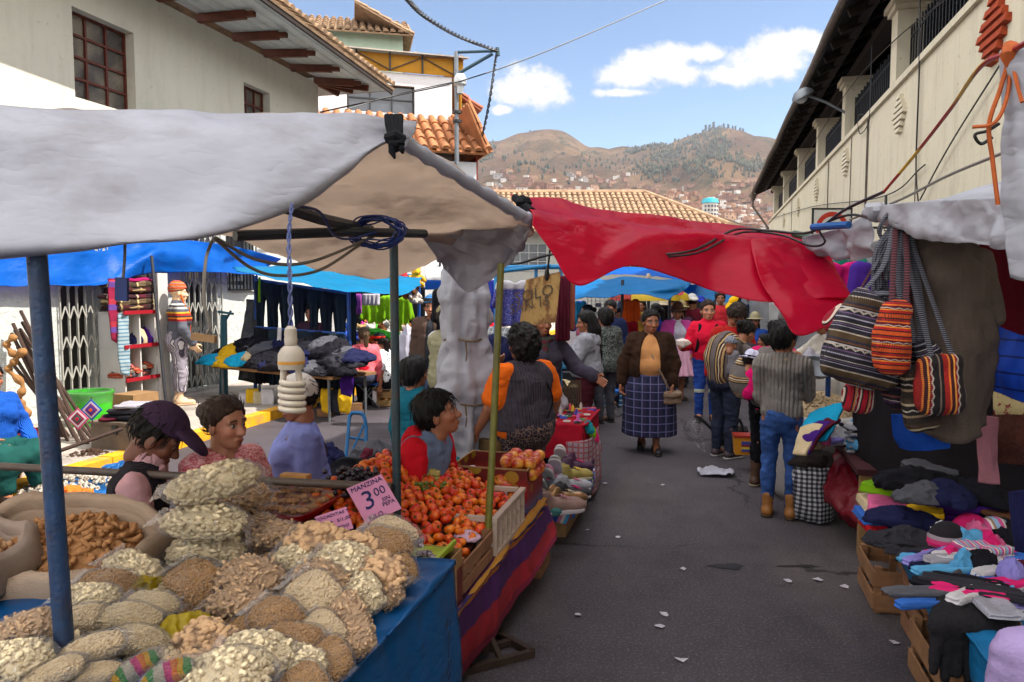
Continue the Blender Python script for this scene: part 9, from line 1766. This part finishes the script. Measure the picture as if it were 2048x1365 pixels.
r=thing('cardboard_sign','taped brown cardboard with scrawled faded handwriting hanging on a cord','sign',tuple(W(1076,655,5.75)));q=[W(1052,560,5.75),W(1122,543,5.75),W(1112,645,5.72),W(1038,656,5.72)];b=MB();b.add([tuple(p)for p in q]+[tuple(p+Vector((0,.012,0)))for p in q],[(3,2,1,0),(4,5,6,7),(0,1,5,4),(1,2,6,5),(2,3,7,6),(3,0,4,7)])
b.build('cardboard',mat('taped_cardboard','96713c',.6,.12,6,.004,30,spec=.4,pat=lambda g,v:g.mix(g.step(g.noise(g.map(v,(1,1,.5)),12,6,.7),.48,.58),H('a5844c'),H('6f4a22'))),r,smooth=False)
MI=mat('grey_scrawl','55483a',.8);rt_=q[1]-q[0];up_=q[0]-q[3];write('handwriting','SOLO',.12,frame_at(lerp(q[0],q[2],.36)+Vector((-.02,-.012,-.03)),rt_,up_),MI,r,.2);write('handwriting','SAN 15',.10,frame_at(lerp(q[3],q[1],.35)+Vector((-.03,-.012,-.01)),rt_,up_),MI,r,.2)
b=MB();b.tube([lerp(q[0],q[1],.6),W(1098,520,5.6),W(1100,500,5.4)],.008,5);b.ell(tuple(lerp(q[0],q[1],.6)),(.02,.02,.05));b.build('cord',M_cable,r)
# jewellery table
r=thing('trinket_table','small table with a red cloth covered in beads and trinkets','table',S(-1.0,6.2,0));cA=W(1108,850,6.75);c=Vector((cA.x,cA.y,0));R=RS
b=MB();b.box(tuple(c+Vector((0,0,.62))),(.62,.8,.03),R);b.build('table_top',M_crate,r,smooth=False)
for a_,b_ in ((-1,-1),(1,-1),(-1,1),(1,1)):b=MB();p=c+R@Vector((a_*.27,b_*.36,0));b.tube([p,p+Vector((0,0,.60))],.016,6);b.build('leg',M_steel,r)
def bp2(rows):return [[tuple(c+R@Vector(p))for p in q]for q in rows]
P=patch(bp2([[(-.33,-.42,.64),(-.33,0,.642),(-.33,.42,.64)],[(.31,-.42,.64),(.31,0,.642),(.31,.42,.64)],[(.34,-.43,.6),(.34,0,.6),(.34,.43,.6)],[(.36,-.44,.2),(.36,0,.22),(.36,.44,.2)]]),30,24);b=MB();b.sheet(wrinkle(P,.01,6,2),.004);b.build('red_cloth',cloth('crimson_table_cloth','8c0f22'),r,smooth=True)
P=patch(bp2([[(-.33,-.425,.641),(0,-.425,.641),(.33,-.425,.641)],[(-.33,-.45,.5),(0,-.45,.5),(.34,-.45,.5)],[(-.33,-.46,.35),(0,-.46,.35),(.35,-.46,.35)]]),20,24);b=MB();b.sheet(wrinkle(P,.008,6,4),.004);b.build('front_flap',cloth('crimson_table_cloth','8c0f22'),r,smooth=True)
P=patch(bp2([[(.2,-.47,.5),(.37,-.4,.52),(.38,.2,.52)],[(.22,-.5,.2),(.40,-.42,.25),(.41,.2,.25)],[(.24,-.5,.03),(.42,-.44,.04),(.42,.2,.04)]]),24,24);b=MB();b.sheet(wrinkle(P,.02,6,6),.004);b.build('tartan_cloth',mat('white_red_tartan','a8a0a4',.9,.1,pat=plaid(.045,'8a7f88','8a4a50',.3)),r,smooth=True)
M_bd=[mat('trinket_'+k,k,.35,.1,spec=.5)for k in ('b8b0a8','c03a4a','2a7a4a','2a3a9a','c8a02a','b85a9a','111114')]
for i in range(60):
 p=c+R@Vector((rr.uniform(-.28,.3),rr.uniform(-.38,.38),.648));b=MB();k=i%4
 if k==0:b.lathe([(.014,0),(.014,.05),(.008,.06),(.008,.07)],tuple(p),8)
 elif k==1:b.box(tuple(p+Vector((0,0,.008))),(.07,.05,.014),Rz(rr.uniform(0,90)))
 else:b.tube([p+Vector((.03*math.cos(a),.03*math.sin(a),.006))for a in (0,.9,1.8,2.7,3.6,4.5,5.4,6.28)],.006,5)
 tag(b.build(['bottle','card','bracelet','bracelet'][k],M_bd[i%7],smooth='auto'),['small bottle on the trinket table','card of earrings on the trinket table','bead bracelet on the trinket table','bead bracelet on the trinket table'][k],'trinket','trinkets on the red cloth')
for i,k in enumerate(('teal','lime','hot')):place(P_CRUM[i],'hair_ties',FM[k],c+R@Vector((.36,-.3+i*.12,.55-i*.06)),0,(.25,.25,.7),ADJ[k]+' bundle of hair ties hanging off the trinket table','hair ties')
place(P_CRUM[0],'white_bag',plastic('white_film','b9b7c4'),W(1095,790,7.0)-Vector((0,0,.15)),0,(.9,.9,1.8),'white plastic bag behind the trinket table','plastic bag')
b=MB();cc=W(1135,790,7.3)
for k in range(10):b.tube([cc+Vector((-.14+.03*k,0,-.16)),cc+Vector((.04+.01*k,.02,.14))],.006,5);b.tube([cc+Vector((.14-.03*k,.01,-.16)),cc+Vector((-.04-.01*k,.03,.14))],.006,5)
tag(b.build('wicker_basket',mat('dark_wicker','5a4a3a',.9)),'open weave wicker basket in front of the grey hoodie','basket')
# shoes on a striped cloth
RB_=mat('rainbow_cloth','3a6ab0',.9,.1,6,uv=True,pat=stripes(1,.34,[(3,'2a5ab0'),(1,'b8a43a'),(1,'2a8a5a'),(2,'2a4aa0'),(1,'b86a8a'),(1,'b8b0b0'),(1,'3a8ab8'),(1,'8a3a6a')]))
r=thing('shoe_stand','low box stand covered with a rainbow striped cloth for shoes','stand',S(-1.2,5.6,0));b=MB();blk(b,-1.6,-.96,5.22,6.15,0,.27);b.build('box',M_card,r,smooth=False)
P=patch(srows([[(-1.62,5.18,.285),(-1.62,5.6,.285),(-1.62,6.2,.285)],[(-.96,5.18,.285),(-.94,5.6,.285),(-.96,6.2,.285)],[(-.9,5.16,.26),(-.87,5.6,.25),(-.9,6.22,.26)],[(-.9,5.15,.16),(-.86,5.6,.18),(-.89,6.23,.18)]]),20,40);b=MB();b.sheet(wrinkle(P,.008,7,2),.004);b.build('striped_cloth',RB_,r,smooth=True)
P=patch(srows([[(-1.62,5.175,.286),(-1.3,5.175,.286),(-.94,5.175,.286)],[(-1.62,5.15,.2),(-1.3,5.15,.2),(-.91,5.15,.2)],[(-1.62,5.14,.14),(-1.3,5.14,.16),(-.94,5.15,.12)]]),12,30);b=MB();b.sheet(wrinkle(P,.008,7,4),.004);b.build('cloth_overhang',RB_,r,smooth=True)
def shoe_vf():
 f=Fd((-.06,-.15,0),(.06,.16,.14),.0065);f.u(f.cap((0,-.09,.045),(0,.09,.035),.04,.036));f.u(f.ell((0,.1,.03),(.04,.055,.03)),.02);f.u(f.cap((0,-.08,.05),(0,-.06,.095),.036,.038),.03);f.cut(-f.cap((0,-.085,.13),(0,-.02,.10),.026,.02),.008);f.cut(f.pl((0,0,.018),(0,0,-1)));u=f.mesh()
 f=Fd((-.06,-.15,0),(.06,.17,.04),.0065);f.u(f.cap((0,-.09,.012),(0,.10,.012),.045,.045));f.cut(f.pl((0,0,.024),(0,0,1)),.003);f.cut(f.pl((0,0,.002),(0,0,-1)));s=f.mesh();return u,s
SU,SS=shoe_vf()
lb=MB()
for k in range(5):lb.tube([(-.022,.02+k*.016,.082-k*.006),(0,.026+k*.016,.088-k*.006),(.022,.02+k*.016,.082-k*.006)],.0035,5)
for k in range(4):lb.tube([(-.02,.02+k*.016,.084-k*.006),(.02,.036+k*.016,.08-k*.006)],.003,5)
LACE={}
def shoe(label,x,y,z,rz,cu,cl,cs='a8a4a6',s=1.0,tilt=0,shiny=False):
 p=GZ(x,y,z);r=thing('sneaker',label,'shoe',tuple(p),rz,'sneakers on the striped cloth');r.rotation_euler.x=math.radians(tilt);r.scale=(s,)*3
 obj_from(SU,'upper',mat('shoe_upper_'+cu,cu,.3 if shiny else .7,.2,20,spec=.5,metal=.6 if shiny else 0),r);obj_from(SS,'sole',mat('shoe_sole_'+cs,cs,.6,.1),r)
 if cl not in LACE:LACE[cl]=lb.data('laces',cloth('lace_'+cl,cl),True)
 o=bpy.data.objects.new('laces',LACE[cl]);COL.objects.link(o);o.parent=r
for q in [('taupe suede high top with a silver toe nearest the crate',1112,1028,.29,-70,'7a6058','a87a80','a8a0a4',1.45),('bronze metallic sneaker behind the taupe one',1128,1010,.29,-68,'8a6a48','b8a890','a8a4a6',1.2,0,True),('black sneaker with pink speckles',1140,1000,.29,-66,'1c1c24','c02a6a','a8a4a6',1.15),('pale grey sneaker with pink laces in the middle row',1142,984,.29,-66,'8a8a92','b86a80','b0acae',1.15),('gold sneaker with a yellow toe',1145,962,.29,-64,'8a7a3a','c8a84a','a8a48a',1.2),('purple running shoe at the lane edge',1150,945,.29,-64,'3a1a36','b02a60','2a1c2a',1.15),('plum running shoe at the back of the row',1155,932,.29,-66,'4a2440','a84a70','2a1c2a',1.1),('grey sneaker with pink laces standing on its heel',1085,985,.34,150,'4a4e54','b81f50','9a9aa0',1.15,50),('pink sneaker standing behind the grey one',1098,965,.34,160,'b0708c','c8a8b0','b0acae',1.1,50),('silver sneaker with a pink collar propped up',1112,950,.36,165,'8a8884','b8b0b0','a8a4a6',1.15,55),('white and pink high top propped at the back',1122,925,.36,165,'a8a0a0','c02a60','a8a4a6',1.1,55),('dark slate sneaker lying behind the upright ones',1068,975,.3,-110,'3a4650','8a929a','a8a4a6',1.2),('black slip on shoe under the slate sneaker',1062,1000,.29,-105,'1c1c24','3a3a44','3a3a44',1.2),('teal slipper at the corner of the cloth',1078,1030,.29,-100,'1f5a5a','2a6a6a','2a4a4a',1.0)]:shoe(*q)
place(P_FOLD[0],'red_cloth',FM['red'],GZ(1075,950,.3),30,(.7,.6,.6),'red cloth under the propped up sneakers','cloth')
# goods between boy and woman
for i,(k,x,y,Y,s,l)in enumerate((('white',930,940,4.7,(1.0,.8,.8),'clear bag of shoes on the boy’s left'),('pink',880,900,5.2,(.6,.5,.7),'pink cloth in the goods behind the boy'),('teal',905,915,5.0,(.6,.5,.6),'green cloth in the goods behind the boy'),('lilac',975,760,7.2,(1.2,.9,1.8),'lilac bundle behind the olive pole'),('navy',985,705,8.2,(1.6,1,1.8),'navy jumpers heaped behind the wrapped tarpaulin'),('sky',1140,720,9.5,(1.6,1,1.5),'blue clothes heaped behind the scarf wearer'),('hot',1150,705,9.8,(1,.7,1),'pink clothes on the heap behind the scarf wearer'),('red',1100,745,7.8,(.8,.5,.6),'red fabric roll behind the trinket table'),('cream',1125,755,7.7,(.8,.5,.5),'olive fabric roll beside the red one'),('white',1030,760,6.6,(.8,.8,1.6),'white plastic sack behind the knitted vest'))):
 p=W(x,y,Y);l=l.replace('boy’s left','left of the boy');place(P_CRUM[i%4],'bundle',FM[k],tuple(p-Vector((0,0,.1))),i*40,s,l,'bundle')
r=thing('side_table','goods counter under the bundles behind the knitted vest','counter',S(-1.7,8,0));b=MB();p=W(1000,760,7.8);b.box((p.x,p.y,.32),(1.2,.8,.64),RS);p=W(1105,750,9.6);b.build('counter',cloth('dark_counter_cloth','2a2a30'),r,smooth=False);b=MB();b.box((p.x,p.y,.38),(.9,.9,.76),RS);tag(b.build('side_counter',cloth('dark_counter_cloth','2a2a30'),smooth=False),'dark counter under the blue clothes heap','counter')
r=thing('shopping_bag','blue and white striped market bag behind the grey hoodie','bag',foot(1222,815));b=MB();b.box((0,0,.22),(.3,.14,.4),Rz(10));b.build('bag',mat('blue_striped_bag','2a5a8a',.6,.1,pat=stripes(2,.07,[(2,'1f5a8a'),(1,'8fa8b8'),(1,'1f3a6a')])),r,local=True,smooth=False);b=MB();b.tube([(-.1,0,.42),(-.08,0,.52),(.08,0,.52),(.1,0,.42)],.008,5);b.build('handle',M_cable,r,local=True)
r=thing('trinket_basin','blue basin of colourful clips behind the khaki vest','basin',at(850,9.0));b=MB();b.lathe([(.22,.28),(.3,.5),(.32,.5),(.3,.47),(.2,.3)],(0,0,0),24);b.build('basin',mat('cyan_plastic','1a7a9a',.4),r,local=True);b=MB()
for k in range(90):b.ell((rr.uniform(-.24,.24),rr.uniform(-.2,.2),.48+rr.uniform(0,.06)),(.025,.02,.015),None,6,4)
o=b.build('clips',mat('mixed_clips','a85a8a',.5,.2,pat=lambda g,v:g.vor(v,30,out='Color')),r,local=True);o['kind']='stuff';b=MB();b.box((0,0,.14),(.4,.4,.28));b.build('stand',M_card,r,local=True,smooth=False)
# ================================================================ far stalls
def awn(label,rows,m_,seed,**k):return put_sheet('far_awning',label,'awning',rows,24,40,m_,.006,.04,2.5,seed,.02,**k)
BL3=tarpm('mid_blue_tarpaulin','1478b8',.5,.5)
awn('blue tarpaulin hanging across the far stalls behind the cardboard',[[(1130,556,13.0),(1240,556,12.6),(1330,560,12.2),(1385,566,12)],[(1130,585,12),(1240,582,11.6),(1330,578,11.3),(1370,580,11.6)],[(1130,602,11.8),(1200,600,11.4),(1270,592,11.2),(1335,598,11.0)]],BL3,1)
awn('darker blue tarpaulin above the yellow umbrella',[[(1120,538,18),(1250,536,18),(1400,545,18)],[(1130,552,16),(1260,552,16),(1400,566,16)]],BL1,2);awn('blue tarpaulin right of the yellow umbrella',[[(1320,565,17),(1390,572,17),(1430,580,17)],[(1340,592,16),(1390,598,16),(1430,600,16)]],BL3,3);awn('long pale blue tarpaulin right of the umbrella',[[(1380,584,18),(1430,584,18),(1480,590,18)],[(1380,602,17.5),(1430,602,17.5),(1478,602,17.5)]],BL3,4)
awn('grey white tarpaulin wall of the far right stalls',[[(1430,585,20),(1520,590,16),(1640,590,11)],[(1430,620,20),(1520,640,16),(1640,650,11)],[(1430,690,20),(1520,720,16),(1640,760,11)]],tarpm('grey_canvas','8f9094'),5);awn('white sheet hanging bright in the far right stalls',[[(1536,606,10.5),(1556,606,10.5)],[(1536,650,10.5),(1560,650,10.5)],[(1538,700,10.5),(1572,690,10.4)]],tarpm('pale_canvas','b5b5bb'),6)
awn('white tarpaulin with a blue hem behind the beanie man',[[(850,520,15),(930,520,15),(1000,530,15)],[(850,550,14.6),(930,552,14.6),(1000,555,14.6)],[(850,580,14.6),(930,580,14.6),(1000,580,14.6)]],mat('white_blue_hem','b0b0b4',.5,.1,3,uv=True,pat=stripes(0,1.0,[(6,'b2b2b6'),(3,'0f4fb0')])),7)
for x,Y,y in ((1245,12.0,560),(1340,12.4,566),(1430,17.2,585),(1580,13.0,590),(1388,17.0,575),(1640,11.0,590),(880,14.8,525)):post('awning_pole','thin pole holding up the far awnings',at(x,Y),W(x,y,Y),.025,M_darkpipe,'poles of the far awnings')
r=thing('market_umbrella','yellow market umbrella with blue lettering among the far awnings','umbrella',at(1297,14.0));c=W(1297,556,14.0);p0=Vector(r.location);b=MB();b.tube([p0,Vector((p0.x,p0.y,c.z))],.03,8);b.build('pole',M_steel,r)
UY,UR=mat('umbrella_yellow','b8981c',.6,.1),mat('umbrella_red','94281e',.6,.1)
zt,zb,R1=W(1297,557,14).z,W(1297,588,14).z,.75
for k in range(8):
 a0,a1=k*math.pi/4+.2,(k+1)*math.pi/4+.2;b=MB();V=[];
 for i in range(6):
  q=i/5
  for j in range(5):a=lerp(a0,a1,j/4);rr_=R1*q*(1-.05*math.sin(math.pi*j/4)*q);V.append((c.x+rr_*math.cos(a),c.y+rr_*math.sin(a),lerp(zt,zb,q**1.15)))
 for j in range(5):a=lerp(a0,a1,j/4);V.append((c.x+R1*1.01*math.cos(a),c.y+R1*1.01*math.sin(a),zb-.12))
 b.add(V,[(i*5+j,i*5+j+1,(i+1)*5+j+1,(i+1)*5+j)for i in range(6)for j in range(4)]);b.build('panel',UR if k%4==0 else UY,r,smooth=True)
b=MB();b.lathe([(.04,0),(.045,.05),(.02,.09)],(c.x,c.y,zt),10);b.build('finial',mat('white_lamp_plastic','c9bfae'),r)
MBL=mat('umbrella_blue','1c2f86',.6);ct=Vector((c.x+.22,c.y-.62,lerp(zt,zb,.72)));write('lettering','FRIO',.19,frame_at(ct+Vector((0,-.08,.03)),(1,.25,0),(0,.75,.55)),MBL,r);
b=MB();b.lathe([(.07,0),(.07,.006)],ct+Vector((.22,-.04,-.05)),16,Rx(52));b.build('emblem',mat('emblem_red','a03038',.6),r)
r=thing('grid_rack','white wire grid hung with small goods at the far stalls','rack',at(1208,12.6));b=MB();c=W(1208,625,12.6)
for k in range(9):b.box(tuple(c+Vector((-.28+k*.07,0,0))),(.01,.01,.5));b.box(tuple(c+Vector((0,-.006,-.25+k*.0625))),(.57,.008,.01))
b.box((c.x-.28,c.y,(c.z-.25)/2),(.02,.02,c.z-.25));b.box((c.x+.28,c.y,(c.z-.25)/2),(.02,.02,c.z-.25));b.build('wire_grid',mat('white_wire','b5b5b5',.4),r,smooth=False)
for i,(dx,dz,cc)in enumerate(((.05,.05,'c8501a'),(.15,.06,'a82a2a'),(-.1,.12,'8a8a90'),(.2,-.15,'b01c24'),(-.2,-.05,'2a2a6a'),(.1,-.18,'b8b0b0'))):b=MB();b.box(tuple(c+Vector((dx,-.03,dz))),(.1,.03,.07));tag(b.build('small_packet',cloth('yarn_'+cc,cc),smooth=False),['orange packet hooked on the white grid','red packet beside the orange one on the grid','grey packet at the top of the grid','bright red packet low on the grid','navy packet at the left of the grid','white packet at the foot of the grid'][i],'packet')
for q in [('orange garment hanging at the far stalls under the umbrella',1263,596,12.0,.26,.62,'c8501a'),('red garment hanging beside the orange one',1258,640,11.9,.3,.5,'7a0f1c'),('pale blue garment hanging left of the orange one',1246,600,12.4,.14,.45,'7a8aa0'),('turquoise satin garment hanging behind the long black hair',1160,600,12.6,.2,.6,'2a8ab0'),('purple garment hanging near the salmon blouse',1146,605,12.8,.16,.5,'5a2a8a'),('royal blue garment hanging at the far rack',1152,600,13.2,.2,.4,'1428a0'),('dark striped cloth hanging at the far right of the umbrella',1328,612,14.5,.3,.5,'3a3a48'),('cream checked cloth hanging by the umbrella pole',1318,606,15.5,.3,.5,'a89a8a')]:hanging('hanging_garment',q[0],'clothing','shirt' if 'garment' in q[0]else 'cloth',W(q[1],q[2],q[3]),q[4],q[5],5,cloth('far_'+q[6],q[6]),.05,q[1],None,.018)
# ================================================================ the air
def haze():
 b=MB();b.box((0,1500,250),(5600,4200,520));o=b.build('haze',None,smooth=False);o.data.materials.clear()
 m=bpy.data.materials.new('air');m.use_nodes=True;nt=m.node_tree;nt.nodes.clear();out=nt.nodes.new('ShaderNodeOutputMaterial');v=nt.nodes.new('ShaderNodeVolumePrincipled')
 v.inputs['Color'].default_value=(.80,.87,1,1);v.inputs['Density'].default_value=.00006;v.inputs['Anisotropy'].default_value=.2;nt.links.new(v.outputs[0],out.inputs['Volume'])
 o.data.materials.append(m);tag(o,'thin blue air over the valley','haze',kind='stuff');o.display_type='WIRE'
haze()
